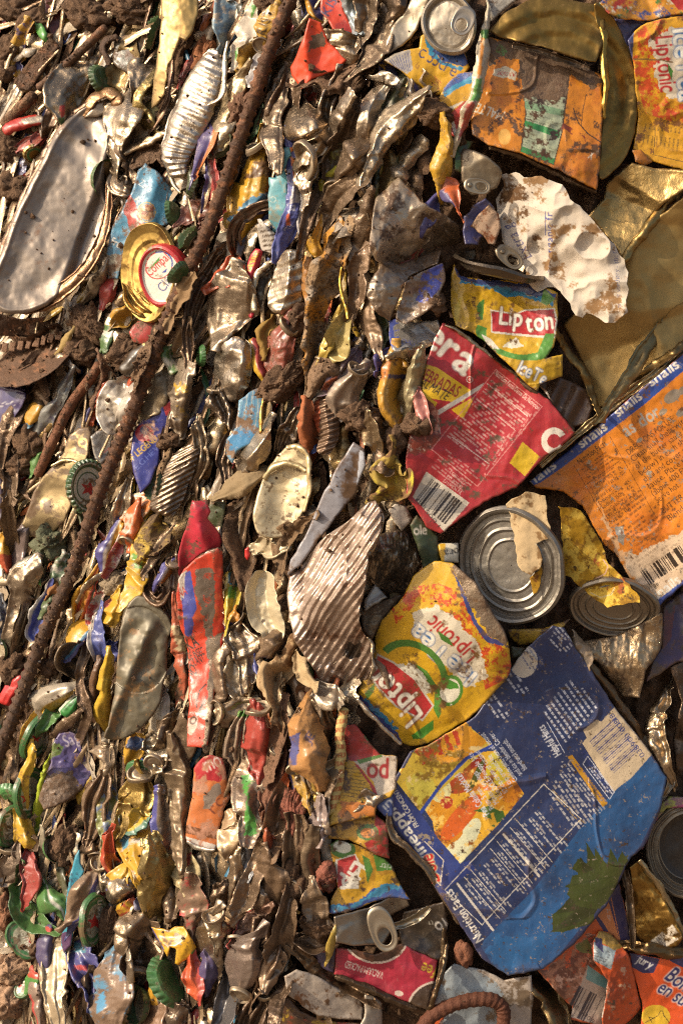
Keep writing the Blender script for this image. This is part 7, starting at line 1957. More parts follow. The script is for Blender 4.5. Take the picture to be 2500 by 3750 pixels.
s('G', 'drink_can', 'bright blue narrow can fold left of the ribbed bar', 'drink can', '320,580,18 290,680,36 250,790,50 215,860,44 240,930,20', '#2450a8', 'v', 19, dirt=.2, paint=lambda p: p.put(p.q > .62, '#c8c4bc'))
s('G', 'can_scrap', 'green and dark can edge above the bright blue fold', 'can scrap', '340,640,16 310,700,24 290,740,16', '#2a5a34', 'ridge', 22, dirt=.4)
s('G', 'can_scrap', 'white striped blue can at the left frame edge', 'can scrap', '0,680,30 10,780,36 20,880,26', '#a8acb0', 'w', 14, dirt=.3, paint=lambda p: [p.fr('G').lines('%d,%d %d,%d' % (-20, 690 + 24 * i, 50, 700 + 24 * i), 6, '#3a5a8a') for i in range(9)])
s('G', 'can_scrap', 'dark blue and red can in the gap at the left edge', 'can scrap', '40,600,40 30,700,44', '#182a5a', 's', 8, dirt=.3)
crown_cap('G', 'green rimmed white cap edge at the left frame edge', '15,980', 75, 34, 100, 1, '#2a6a3c', 16, inside_=True)
s('G', 'crushed_can', 'plain red can flank sticking out left of the ribbed bar', 'drink can', '170,1110,22 110,1190,48 60,1270,56 30,1350,40', '#b41c20', 'ridge', 16, dirt=.15, fold=(3, .1))
s('G', 'drink_can', 'blue can scrap low behind the ribbed bar', 'can scrap', '480,940,26 440,1000,36 400,1070,26', '#24489a', 's', 9, dirt=.3)
# torn coloured cans right of the bar
s('G', 'drink_can', 'blue, yellow and white torn can right of the ribbed bar', 'drink can', '820,120,26 770,210,44 740,310,52 720,400,36', '#c8921c', 's', 20, dirt=.35, paint=lambda p: p.put(p.q > .3, '#2a3f90').put((p.q > .05) & (p.q < .3), '#c4bcac'))
s('G', 'drink_can', 'red and white lettered can fold beside the blue and yellow one', 'drink can', '840,200,18 800,290,34 760,380,36 730,440,22', '#a0283a', 'v', 23, dirt=.3, paint=lambda p: p.mottle('#d0c4b8', 40, .55))
s('G', 'drink_can', 'orange can with white letters above the yellow torn can', 'drink can', '930,60,40 900,140,56 870,230,44', '#cc5a1a', 'ridge', 22, dirt=.3, paint=lambda p: p.fr('G').text('18', '880,210', '905,60', 90, '#d8ccb8', bold=1))
s('G', 'drink_can', 'yellow torn can with a green band in the left middle', 'drink can', '980,110,26 950,200,46 925,290,50 940,400,56 920,490,54 860,580,40', '#d4a61a', 'roof', 25, dirt=.35, paint=lambda p: p.fr('G').poly('890,320 970,350 960,390 890,370', '#4f9a2a').poly('900,390 960,380 960,430 910,430', '#4f9a2a').mottle('#8a8478', 44, .60))
s('G', 'drink_can', 'second yellow can corner with a pink tip below the stony lump', 'drink can', '800,620,30 770,690,56 740,760,50', '#d4a418', 'roof', 22, dirt=.35, paint=lambda p: p.fr('G').poly('690,620 760,640 720,690 690,690', '#c85a5a'))
s('G', 'can_scrap', 'mixed red, orange and green can edges packed in thin layers', 'can scrap', '640,520,26 600,620,50 560,730,54 520,850,34', '#b83220', 'w', 18, dirt=.3, paint=lambda p: p.put((p.q > -.5) & (p.q < -.15), '#27503a').put((p.q > .1) & (p.q < .35), '#cf8a24').put(p.q > .7, '#d8a01c'))
s('G', 'can_scrap', 'white and red checked can edge between the red layers and the yellow corner', 'can scrap', '680,620,20 640,700,30 610,780,26', '#c8bca8', 'v', 22, dirt=.3, paint=lambda p: p.mottle('#b0262a', 30, .5))
s('G', 'tin_edge', 'dull curved can rim above the red and green layers', 'tin edge', '730,440,10 650,490,14 570,560,14 545,610,10', '#a09480', 'lip', 24, metal=.7, dirt=.35)
s('G', 'crushed_can', 'torn tin with yellow flaking inside below the grey ribbed wall', 'food can', '1080,110,54 1040,220,70 1000,310,44', '#6a5434', 's', 24, mat='rusty', dirt=.4, edge=7, paint=lambda p: p.mottle('#c8a83a', 44, .54).mottle('#241a10', 40, .6, seed=4))
s('G', 'tin_edge', 'long dark slanting tin edge under the grey ribbed wall', 'tin edge', '1240,90,16 1140,200,22 1060,320,22 1000,420,14', '#6a5a48', 'v', 21, metal=.6, dirt=.5)
s('G', 'crushed_can', 'brown looped tin folds standing left of the red cloth', 'tin', '1030,440,26 1010,560,44 1060,640,50 1100,560,46 1080,460,30', '#5c4634', 'w', 17, metal=.4, dirt=.5)
s('G', 'can_scrap', 'blue and orange striped can shoulder beside the red cloth', 'can scrap', '1190,370,24 1130,420,40 1090,500,36', '#2a3f90', 'ridge', 21, dirt=.3, paint=lambda p: p.put(p.q < -.3, '#c87a2a').put(np.abs(p.q + .1) < .14, '#c8bcae'))
s('G', 'crushed_can', 'long brown tin folds running down left of the spray can', 'tin', '1160,420,30 1140,560,50 1150,680,44 1170,760,26', '#76645a', 'w', 19, metal=.5, dirt=.4)
s('G', 'crushed_can', 'blue white can folded upright left of the olive lid', 'drink can', '660,770,26 650,880,54 670,1000,54 680,1080,30', '#2450a0', 'valley', 22, dirt=.2, paint=lambda p: p.put(p.q > .55, '#c8c0b4'))
s('G', 'crushed_can', 'blue and brown can mouth beside the olive lid', 'drink can', '720,950,44 790,980,56', '#2a4a98', 's', 18, dirt=.3)
s('G', 'drink_can', 'yellow and turquoise can edge over a grey rim', 'drink can', '610,820,34 540,890,50 480,960,40', '#cf9c1a', 'ridge', 18, dirt=.35, paint=lambda p: p.put(p.q < -.2, '#2a86b0').put(p.q < -.6, '#24408a'))
s('G', 'food_can', 'dull open grey can mouth below the turquoise edge', 'food can', '560,990,60 500,1050,76 510,1140,50', '#5a5448', 'valley', 14, metal=.6, dirt=.35)
s('G', 'crushed_can', 'yellow can rim with brown inside left of the olive lid', 'drink can', '740,1080,30 720,1180,40 705,1290,40 690,1400,40 710,1490,26', '#d0aa20', 'ridge', 22, dirt=.2)
s('G', 'crushed_can', 'brown muddy can side beside the yellow rim', 'drink can', '680,1120,34 660,1230,50 660,1350,50 690,1480,34', '#5a3c2a', 's', 16, dirt=.6)
s('G', 'tin_edge', 'long wavy dark tin edge left of the yellow rim', 'tin edge', '600,900,16 570,1040,22 540,1180,24 560,1300,26 590,1400,24 560,1520,26', '#54463a', 'v', 18, metal=.6, dirt=.45)
ol = sheet('tin_end', 'olive grey oval tin lid with soft dents left of the spray can', 'tin lid', 'G', '900,630 960,612 1040,640 1110,720 1155,790 1170,850 1140,900 1130,980 1130,1090 1100,1240 1080,1340 1010,1450 930,1530 830,1580 740,1588 698,1565 730,1490 750,1390 770,1280 790,1100 800,940 820,800 850,700', '#625d4c',
           lambda p: p.mottle('#8a6a44', 60, .63), lambda X, Y, cx, cy: 26 * np.exp(-(((X - 545 - (2300 - Y) * .42) / 26) ** 2)) * np.clip((Y - 2250) / 60, 0, 1) + 5 * np.sin(np.hypot(X - 505, (Y - 2380) * .75) / 11) * (np.hypot(X - 505, (Y - 2380) * .75) < 120), z=32, tilt=(-.1, .1), spc=2.8, mat='satin_metal', metal=.25, dirt=.16, smooth=3, fold=(4, .10), wob=(16, 130), thick=10)
s('G', 'rim', None, None, '880,650,14 850,720,18 830,800,16', '#4e4a3c', 'lip', 34, metal=.6, dirt=.3, parent=ol)
# red cloth and the spray can
sheet('red_plastic', 'folded bright red plastic sheet right of the brown tin folds', 'plastic sheet', 'G', '1300,-30 1400,-40 1420,40 1400,90 1470,170 1500,250 1480,290 1400,310 1330,350 1260,420 1215,500 1200,460 1200,330 1240,200 1280,60', '#b4203a', lambda p: p.mottle('#6a4038', 40, .60), lambda X, Y, cx, cy: 26 * np.exp(-((X - 730 - (Y - 1950) * .25) / 34) ** 2) - 18 * np.exp(-((X - 690) / 30) ** 2), z=40, tilt=(-.35, .1), mat='plastic', dirt=.1, spc=2.8, fold=(7, .3), thick=8)
sheet('can_scrap', 'smooth dark green can wall behind the red plastic sheet', 'can scrap', 'G', '1400,10 1450,-30 1530,-20 1520,60 1500,160 1440,140 1390,80', '#233d1f', lambda p: p.mottle('#4a4a34', 40, .56), z=26, dirt=.35, tilt=(-.2, 0))

def pspray(p):
 p.fr('G')
 p.mottle('#c8502a', 70, .6)
 p.poly('1320,430 1450,420 1455,600 1440,760 1450,920 1440,1100 1400,1100 1390,900 1370,760 1340,640 1310,560', '#7a6e62', .3, jag=14, d=.5)
 p.poly('1420,900 1500,860 1470,1100 1440,1300 1420,1560 1390,1640 1370,1640 1400,1300', '#8a7a68', .4, jag=8, d=.5)
 p.poly('1200,480 1260,440 1290,640 1280,720 1220,640', '#c8bcb0')
 p.poly('1250,460 1285,440 1330,700 1300,760 1240,700', '#3a4aa0')
 p.poly('1225,620 1260,640 1310,800 1290,900 1250,880', '#33439a')
 p.text('NA', '1210,625', '1270,600', 90, '#b0262a', bold=1)
 p.poly('1270,890 1380,860 1405,1100 1390,1300 1380,1420 1280,1430', '#d83c1a')
 p.text('KA', '1278,990', '1350,945', 120, '#1c0c08', bold=3)
 p.text('DE INSEC', '1274,1052', '1385,1008', 80, '#1c0c08', bold=2)
 p.text('VOLANT', '1278,1105', '1388,1055', 80, '#1c0c08', bold=2)
 p.text('NO', '1282,1172', '1340,1130', 110, '#1c0c08', bold=3)
 p.text('NUTIV', '1282,1210', '1370,1180', 56, '#3a1c14')
 p.lines('1390,1210 1350,1250 1325,1330 1330,1370', 9, '#1c0c08')
 p.poly('1270,1440 1340,1430 1330,1500 1290,1560 1265,1540', '#d8a898')
 p.ell('1305,1455', 24, 30, 30, '#4a3028', inner=.55)
 p.poly('1340,1380 1395,1280 1390,1320 1345,1410', '#3a3230')
 p.mottle('#c23a20', 26, .58, '1370,460 1430,450 1430,900 1370,860', seed=6)

sc_ = sheet('spray_can', 'long flattened red spray can with worn black letters', 'spray can', 'G', '1245,430 1320,360 1400,320 1470,290 1500,310 1510,420 1500,560 1520,700 1540,810 1510,930 1480,1050 1450,1250 1430,1450 1400,1620 1370,1640 1265,1630 1265,1500 1275,1350 1275,1150 1265,980 1240,880 1200,760 1190,620 1205,500', '#c8301a', pspray,
   lambda X, Y, cx, cy: -.0035 * np.clip(np.abs(X - cx - (cy - Y) * .05) - 20, 0, 60) ** 2, z=34, tilt=(-.2, .02), spc=2.6, dirt=.3, fold=(7, .15), thick=30, crk=8)
s('G', 'rim', None, None, '1330,370,10 1400,325,14 1480,295,12', '#8a8078', 'ridge', 37, metal=.8, dirt=.3, parent=sc_)
s('G', 'crushed_can', 'pale red can side with cream burnt edge left of the spray can', 'drink can', '1190,720,24 1195,820,32 1210,940,34 1228,1080,30 1235,1240,28 1225,1380,24', '#b8543a', 'ridge', 14, dirt=.4, paint=lambda p: p.fr('G').poly('1150,800 1260,840 1270,1000 1200,980', '#cbb890', jag=14).mottle('#3a241a', 50, .52, '1180,1000 1290,1000 1290,1500 1180,1500'))
s('G', 'crushed_can', 'brown can seam leaning along the right of the spray can', 'tin edge', '1560,900,20 1500,1010,26 1480,1150,26 1500,1280,26 1450,1400,26 1420,1540,22', '#7c6c5c', 'ridge', 26, metal=.6, dirt=.45)
s('G', 'crushed_can', 'wet dark can in the gap under the spray can side', 'drink can', '1180,1420,34 1150,1520,50 1120,1620,44', '#5a5248', 's', 14, metal=.8, dirt=.35)
s('G', 'crushed_can', 'dull brown can flank at the foot of the spray can', 'drink can', '1240,1500,44 1210,1620,64 1180,1720,56', '#7a6c5c', 'ridge', 19, metal=.6, dirt=.45)
# low left greens
s('G', 'crushed_can', 'white domed can bottom with yellow side', 'drink can', '490,1240,30 380,1290,56 290,1340,56 260,1400,34', '#c0b8a8', 'ridge', 18, metal=.3, dirt=.2, paint=lambda p: p.put(p.q < -.35, '#b8922a'))
s('G', 'bottle_cap', 'green bottle cap wall with raised letters', 'bottle cap', '540,1290,26 480,1360,44 420,1420,40', '#1c7a34', 'ridge', 22, dirt=.2, paint=lambda p: [p.fr('G').text('TLHI', '435,1400', '540,1300', 66, '#0d4a20', bold=2), p.put(p.q > .7, '#c8c4b4')], fold=(2, .08))
def pov(p):
 p.put(p.r < .86, '#8a8a6e', .1)
 p.put(p.r < .62, '#a8a48c', .1)
 p.put((p.r > .62) & (p.r < .8), '#2a6a3a')
 p.mottle('#6a5a40', 30, .54)

def hk(f, name, label, c, R, r, ang, star, letters, z=16, flip=-1, sr=40, em=60, rot=0):
 def pt(p):
  pov(p)
  p.fr(f)
  p.star(star, sr, rot, '#b82426')
  for t, a, b in letters:
   p.text(t, a, b, em, '#dcd8c4', bold=1)
 return disc(f, name, label, 'can end', c, R, r, ang, [(.01, 0), (.8, 0), (.88, .04), (.95, .05), (1, -.06), (1, -.2)], '#1f5f2e', pt, z, flip, 'printed_tin', 0, .3, spc=2.6, oval=.75, wob=(6, 60), fold=(3, .12))

hk('G', 'beer_can', 'flattened green can with red star beside a yellow fold', '265,1560', 175, 62, 110, '245,1575', (), sr=36, rot=10)
s('G', 'can_scrap', 'yellow fold along the left of the red star can', 'can scrap', '250,1430,26 200,1520,34 180,1620,34 200,1720,20', '#cf9f1c', 'v', 17, dirt=.3)
s('G', 'can_scrap', 'green can edge above the red star can', 'can scrap', '420,1340,20 340,1420,36 300,1500,30', '#2a7a3c', 'v', 17, dirt=.25)
s('G', 'tin_edge', 'brown slanting can edge right of the green cap wall', 'tin edge', '540,1390,16 460,1470,24 390,1540,22', '#6a5a4a', 'ridge', 18, metal=.6, dirt=.5)

def pnav(p):
 p.fr('G').text('Sagres', '440,1640', '640,1560', 120, '#b8b0c0', bold=1)
 p.mottle('#c08a4a', 36, .53, '520,1560 660,1520 640,1760 480,1760')
 p.fr('J').mottle('#7a6a58', 80, .5, '300,100 620,220 560,320 300,460 280,300')

sheet('drink_can', 'mauve blue worn can below the olive lid', 'drink can', 'G', '350,1620 400,1540 470,1525 560,1570 640,1530 690,1530 660,1640 640,1780 600,1860 560,1920 440,2010 300,2060 260,1990 300,1850 340,1740', '#4a4580', lambda p: (pnav(p), p.fr('J').poly('290,200 460,130 560,260 480,340 400,420 280,480 270,330', '#6e5f52', .2, jag=24, d=.7).poly('350,-60 430,-30 400,30 340,60', '#5a7a3a', jag=10)), z=17, spc=2.8, dirt=.4, fold=(8, .22), wob=(20, 90), tilt=(-.25, 0), thick=30)
s('G', 'drink_can', 'yellow and blue can scrap right of the mauve can', 'drink can', '900,1580,50 900,1660,64 870,1730,50', '#cf9c1c', 's', 17, dirt=.3, paint=lambda p: p.fr('G').poly('880,1560 980,1580 1000,1650 900,1650 850,1640', '#1f5a90', jag=8))
s('G', 'crushed_can', 'shining can shoulder with white rim low in the middle left', 'drink can', '1040,1590,50 1050,1660,60 1040,1720,50', '#a8a090', 'lip', 18, metal=.9, dirt=.25)
s('G', 'crushed_can', 'grey brown can flanks between the mauve can and the yellow scrap', 'drink can', '720,1640,40 700,1720,60', '#8a7c68', 's', 16, metal=.5, dirt=.5)
# --- H left
def pcr(p):
 p.fr('H').mottle('#6a5438', 30, .60)

s('H', 'crushed_can', 'cream dented can with a pinhole below the dated base', 'drink can', '300,420,60 270,540,90 290,680,110 340,800,90 320,920,44', '#cbbea0', 'valley', 24, metal=.4, dirt=.2, paint=lambda p: p.fr('H').ell('285,740', 12, 14, 0, '#4a3a28'), mat='satin_metal', fold=(4, .16), wob=(16, 90))
s('H', 'can_scrap', 'cream can neck under the stamped date', 'drink can', '250,260,40 310,280,50 370,270,30', '#c0b496', 'lip', 22, metal=.4, dirt=.25, mat='satin_metal')
s('H', 'crushed_can', 'muddy brown can end under the cream dented can', 'drink can', '430,830,30 370,880,60 310,940,40', '#6a5a48', 'ridge', 18, metal=.5, dirt=.55)
s('H', 'crushed_can', 'blue, yellow and green can fold left of the cream dented can', 'drink can', '80,430,34 90,530,44 80,640,40 60,720,20', '#c0aa2a', 's', 18, dirt=.3, paint=lambda p: p.fr('H').poly('60,430 130,410 120,520 60,500', '#3a9ab8').poly('60,520 120,520 110,600 60,590', '#4f9a2a'))
s('H', 'crushed_can', 'silver grey folded can left of the blue fold', 'drink can', '50,60,34 40,180,44 60,290,50 40,380,34', '#9c9080', 's', 18, metal=.8, dirt=.35)
s('H', 'torn_crust', 'wet mud column between the red can and the cream base', 'mud', '130,60,50 120,200,56 150,330,50 170,440,40', '#5a4632', 's', 18, mat='mud', dirt=.8)
sheet('red_chip', 'small bright red chip on the mud column', 'plastic chip', 'H', '170,280 195,265 205,320 185,355 165,330', '#c01a20', None, z=26, mat='plastic', dirt=.05, spc=3)
s('H', 'crushed_can', 'bent silver can with dark hollow below the blue fold', 'drink can', '110,760,40 150,860,66 180,980,60 190,1100,50', '#a09484', 'lip', 20, metal=.85, dirt=.28)
s('H', 'crushed_can', 'pale can dent inside the bent silver can', 'drink can', '130,1020,40 120,1130,56 150,1220,40', '#c4b8a2', 'valley', 14, metal=.5, dirt=.25)
s('H', 'can_scrap', 'orange and blue stripe can tip above the bent silver can', 'can scrap', '110,700,20 90,760,34', '#d08a24', 'ridge', 20, dirt=.3, paint=lambda p: p.put(p.t > .6, '#4a4f9a'))
s('H', 'crushed_can', 'dull can bottom curve below the bent silver can', 'drink can', '10,1320,50 90,1310,70 170,1290,40', '#978874', 'ridge', 18, metal=.7, dirt=.35)
s('H', 'can_scrap', 'blue can chip right of the bent silver can', 'can scrap', '250,990,20 260,1040,30 270,1090,16', '#27489a', 's', 18, dirt=.3)
s('H', 'torn_crust', 'torn cream and brown paper crust beneath the ribbed panel', 'paper', '490,930,44 430,1020,70 340,1060,70 330,1200,50 360,1330,26', '#b89c74', 's', 24, mat='paper', dirt=.35, edge=8, paint=lambda p: p.mottle('#6a4c30', 60, .52))
s('H', 'torn_crust', 'small cream crumb hanging by the dark hole', 'paper', '600,1130,20 540,1060,34 520,990,26', '#c0a880', 's', 24, mat='paper', dirt=.3, edge=6)

def prib(p):
 p.fr('H').mottle('#6a4a38', 90, .52, soft=.2, m=.5)
 p.poly('820,880 900,860 910,960 860,990 800,960', '#1c140f', .1, jag=16)

rp = sheet('corrugated_tin', 'large silver ribbed tin panel in the centre', 'tin panel', 'H', '450,430 520,415 560,350 600,285 690,190 780,130 860,70 960,-20 1000,-30 1035,30 1040,150 1000,260 960,300 945,400 935,520 905,660 900,740 930,830 975,870 980,1000 970,1110 930,1210 830,1280 770,1230 660,1130 580,1010 490,880 450,720 438,560', '#b5a295', prib,
           lambda X, Y, cx, cy: (2 + 7 * noise(X / 60, Y / 140, 3)) * np.sin((X * .83 + Y * .56) / 25 * 2 * math.pi + 5.5 * noise(X / 110, Y / 110, 7)) * np.clip((X - 1060) / 40, 0, 1) - 22 * np.exp(-((X - 1290) ** 2 + (Y - 2385) ** 2) / 1800), z=32, tilt=(-.12, 0), spc=2.5, mat=M, metal=.55, dirt=.2, fold=(12, .3), wob=(22, 130), thick=12, crk=16)
s('H', 'rim', None, None, '945,840,8 980,900,12 985,1020,13 960,1120,10', '#8a7c6a', 'lip', 34, metal=.9, dirt=.3, parent=rp)
s('H', 'rim', None, None, '1010,10,8 1040,70,10 1035,160,12 1000,260,12 950,330,8 945,440,7', '#b8aa98', 'ridge', 36, metal=.95, dirt=.15, parent=rp)
s('H', 'crushed_can', 'pale can bottom corner under the dark hole', 'drink can', '640,1190,34 700,1230,56 760,1250,40', '#b0a492', 'ridge', 18, metal=.6, dirt=.3)
s('H', 'crushed_can', 'dark wet can fold below the pale bottom corner', 'drink can', '660,1310,40 690,1400,44 700,1480,36', '#5c5448', 's', 14, metal=.85, dirt=.3)
s('H', 'drink_can', 'dark red can wall below the cream paper crust', 'drink can', '250,1330,44 250,1450,74 260,1580,70 250,1680,40', '#a01c24', 'ridge', 17, dirt=.35)
s('H', 'crushed_can', 'long brown tin edge right of the dark red wall', 'tin edge', '420,1290,26 390,1420,34 360,1560,36 330,1700,30', '#6a4a38', 'v', 20, mat='rusty', dirt=.5)
s('H', 'can_scrap', 'striped white and brown can folds left of the dark red wall', 'drink can', '140,1380,34 110,1480,44 100,1600,44 130,1700,30', '#a89684', 'w', 18, metal=.3, dirt=.35, paint=lambda p: p.put(p.t < .12, '#4a9a3a'))
s('H', 'drink_can', 'tan and orange can with blue stripe and letters by the yellow wrapper', 'drink can', '600,1200,34 560,1320,60 560,1450,80 600,1600,90 640,1720,60', '#c08a50', 'ridge', 21, dirt=.35, paint=lambda p: p.fr('H').text('JE', '575,1535', '620,1470', 80, '#3a3f70', bold=1).poly('450,1480 520,1450 500,1660 450,1660', '#2f4a90').mottle('#7a5a3c', 50, .56))
s('H', 'crushed_can', 'grey can edge with orange rim left of the tan can', 'drink can', '500,1380,30 460,1500,44 470,1640,36', '#8a7a68', 'lip', 19, metal=.6, dirt=.4)
# --- J, lower left
for c, rx, ry, a, lab in (('60,1500', 150, 130, 0, 'pale crumbly soil at the lower left edge'), ('230,1360', 90, 70, 0, 'clod under the letter can end at the lower left'), ('40,1100', 70, 110, 0, 'orange brown lump at the lower left edge'), ('740,1190', 60, 130, 0, 'dark mud beside the oval star can'), ('1220,130', 60, 130, 0, 'mud filled can hollow low in the middle'), ('60,1700', 120, 110, 0, 'pale soil corner at the bottom left'), ('430,640', 80, 130, 15, 'dark muddy lump below the mauve can')):
 lump('J', 'clod', lab, 'mud clod', c, rx, ry, a, z=12, mat='rusty' if 'orange' in lab or 'pale' in lab else 'mud', col='#a8866a' if 'pale' in lab else '#8a5a40', rough=.75, dirt=.5)
crown_cap('J', 'bright green crown cap at the left edge low down', '75,320', 100, 74, 10, 1, '#1f7a38', 14, ring=False)
hk('J', 'beer_can', 'green oval can side with pale letters at the lower left edge', '85,510', 150, 62, 98, '40,470', [('ekeu', '110,600', '70,420')], sr=1, em=90)
hk('J', 'beer_can', 'green oval can with red star and letters behind the yellow strip', '205,290', 170, 66, 100, '178,320', [('keine', '215,410', '205,170')], sr=46, em=84)
s('J', 'can_scrap', 'long yellow can strip falling in front of the green ovals', 'drink can', '200,60,26 160,180,26 150,320,30 140,440,36 160,560,50', '#d4a81c', 'roof', 24, dirt=.25, paint=lambda p: p.mottle('#7a5a28', 34, .6))
s('J', 'can_scrap', 'lime green thin strip beside the long yellow strip', 'can scrap', '300,130,12 270,240,18 255,360,22 245,500,20', '#a8c024', 'ridge', 19, dirt=.15)
s('J', 'food_can', 'dark can mouth at the foot of the long yellow strip', 'food can', '190,600,50 160,660,56', '#3a322c', 'valley', 18, metal=.5, dirt=.4)
s('J', 'crushed_can', 'silver grey can corner at the left edge below the green oval', 'drink can', '70,680,50 60,780,84 70,870,70', '#9a9088', 'valley', 17, metal=.85, dirt=.3)
crown_cap('J', 'green crown cap half turned left of the muddy lump', '350,670', 95, 42, 65, -1, '#2a6a38', 16, inside_=True)
s('J', 'tin_edge', 'white and green can rim standing beside the half turned cap', 'tin edge', '285,570,12 285,680,18 290,790,14', '#b0ac98', 'lip', 18, dirt=.3, metal=.4)
s('J', 'drink_can', 'dark red can flap with faint letters at the lower left', 'drink can', '215,700,26 200,800,44 200,900,48 180,1000,26', '#9a1f2c', 'lip', 22, dirt=.2, paint=lambda p: p.fr('J').text('PRI', '180,900', '215,830', 60, '#c88a8a'))
s('J', 'beer_can', 'bright green can folds below the dark red flap', 'drink can', '130,850,30 120,950,44 150,1060,60 240,1150,60 320,1200,36', '#187032', 'v', 18, dirt=.15)
s('J', 'beer_can', 'green and white curved can end right of the dark red flap', 'drink can', '310,910,20 340,1000,54 400,1070,60 420,1110,30', '#1f7a36', 'ridge', 17, dirt=.25, paint=lambda p: p.put(np.abs(p.q + .1) < .12, '#c8c8b8'))
s('J', 'tin_edge', 'dark green curved can edges above the green and white end', 'tin edge', '400,770,14 410,860,22 440,950,16', '#27402a', 'lip', 16, dirt=.4)
hk('J', 'beer_can', 'large green can end with red star and white letters at the lower left', '175,1280', 150, 100, 48, '215,1280', [('Heinek', '120,1180', '190,1370')], sr=52, em=84, z=18)
def ptq(p):
 p.fr('J')
 for i in range(9):
  p.rows('%d,%d' % (455 - i * 2, 830 + 38 * i), '%d,%d' % (545 - i * 8, 815 + 38 * i), 26, 1, '#1c4a66', wl=18, thick=.7)
 p.text('OKVAT', '470,900', '550,880', 44, '#1c4a66', bold=1)
 p.poly('415,1230 490,1220 480,1320 430,1370 415,1300', '#4a2a5a')

sheet('label_strip', 'turquoise printed strip with purple end low on the left', 'label', 'J', '510,710 540,670 545,760 570,810 540,900 510,1000 480,1130 495,1240 480,1320 435,1370 412,1320 420,1200 440,1090 455,950 475,830', '#2a93ac', ptq, z=24, spc=2.6, dirt=.15, tilt=(-.3, 0), fold=(4, .12), thick=8)
s('J', 'crushed_can', 'brown and white can with blue stripe right of the turquoise strip', 'drink can', '670,790,26 620,880,50 560,990,66 500,1120,44', '#8a7460', 'ridge', 20, metal=.3, dirt=.45, paint=lambda p: p.put((p.q < -.35) & (p.q > -.65), '#27449a').put(p.q < -.65, '#c8c4bc'))
s('J', 'can_scrap', 'blue edge with white 3 above the oval star can', 'can scrap', '620,1010,16 560,1080,26 500,1160,26 480,1210,14', '#27408a', 'ridge', 24, dirt=.25, paint=lambda p: p.put(p.t < .3, '#b8b8b4'))
hk('J', 'beer_can', 'upright oval can side with red star in the lower left', '640,1150', 180, 74, 95, '640,1160', [('neken', '700,1210', '690,1010')], sr=56, em=70, z=24)
s('J', 'crushed_can', 'cream crushed can with dark hollow at the lower left', 'drink can', '400,1190,36 370,1290,66 370,1400,70 380,1540,60 370,1680,50 380,1800,40', '#b8a88c', 'lip', 19, metal=.4, dirt=.32)
s('J', 'drink_can', 'navy can with red stripe left of the cream crushed can', 'drink can', '330,1220,30 300,1340,36 310,1450,30', '#24346e', 'ridge', 16, dirt=.25, paint=lambda p: p.put(np.abs(p.t - .25) < .06, '#b8303a'))
s('J', 'drink_can', 'shiny blue wrinkled can with turquoise bands', 'drink can', '520,1250,50 530,1370,70 580,1480,76 640,1580,60 640,1700,44', '#24408c', 'w', 15, dirt=.25, paint=lambda p: p.fr('J').poly('490,1290 570,1300 580,1370 490,1360', '#1f86a4').poly('500,1450 590,1450 590,1490 510,1480', '#b8344a').mottle('#b0a498', 24, .66))
s('J', 'crushed_can', 'dark wet can edge under the blue wrinkled can', 'drink can', '600,1560,40 620,1680,50 620,1800,40', '#3a3430', 's', 12, metal=.6, dirt=.4)
s('J', 'drink_can', 'pinkish white can edge with red tip at the bottom left', 'drink can', '280,1480,24 265,1580,40 270,1700,40 280,1820,30', '#a08e84', 'ridge', 20, metal=.4, dirt=.4, paint=lambda p: p.put(p.t < .16, '#b8202a').put((p.q > .7) & (p.t > .5), '#b8303a'))
hk('J', 'beer_can', 'green can shoulder with small star at the bottom left', '170,1590', 100, 56, -45, '135,1590', (), sr=20, z=16)
s('J', 'can_scrap', 'green and red can tip at the lower left', 'can scrap', '225,1510,22 215,1560,30 200,1610,20', '#2a8a3c', 'ridge', 22, dirt=.2, paint=lambda p: p.put(p.t < .35, '#b8322a'))
s('J', 'drink_can', 'brown coated blue can at the bottom left', 'drink can', '800,1370,50 790,1490,84 770,1620,96 730,1760,90 720,1880,70', '#7a6658', 'ridge', 22, dirt=.45, metal=.2, paint=lambda p: p.fr('J').mottle('#3a8ab0', 60, .53).poly('640,1700 700,1620 710,1740 650,1780', '#2f93c0', jag=8))
s('J', 'crushed_can', 'silver edge running down right of the brown coated blue can', 'tin edge', '870,1400,14 880,1530,18 870,1680,18 850,1840,14', '#a49a8a', 'ridge', 25, metal=.8, dirt=.3)
crown_cap('J', 'green crown cap turned on edge at the bottom', '960,1720', 130, 48, 98, 1, '#2a5a38', 18, inside_=True)
crown_cap('J', 'green crown cap with long crimped side near the bottom', '1150,1560', 170, 62, 78, -1, '#1f6a34', 18)
s('J', 'can_scrap', 'yellow, orange and white can scrap between the bottom caps', 'drink can', '1060,1580,30 1040,1680,44 1070,1760,30', '#cf9a1c', 'ridge', 16, dirt=.3, paint=lambda p: p.put(p.q < -.2, '#b8b0a0'))
s('J', 'crushed_can', 'brown can wall between the caps at the bottom', 'drink can', '1090,1640,50 1100,1760,70 1060,1860,50', '#7a5c48', 'ridge', 15, metal=.2, dirt=.55)
s('J', 'crushed_can', 'grey can corner with blue edge at the bottom', 'drink can', '1230,1740,40 1170,1800,70 1120,1860,50', '#857a70', 'roof', 17, metal=.7, dirt=.35)
def phei(p):
 pov(p)
 p.put(p.r < 2, '#2a6a3a')
 p.put(p.r < .5, '#8a9a7a')
 p.fr('J').text('Hei', '890,165', '985,160', 90, '#dcd8c4', bold=1)
 p.mottle('#8a8a70', 40, .6)

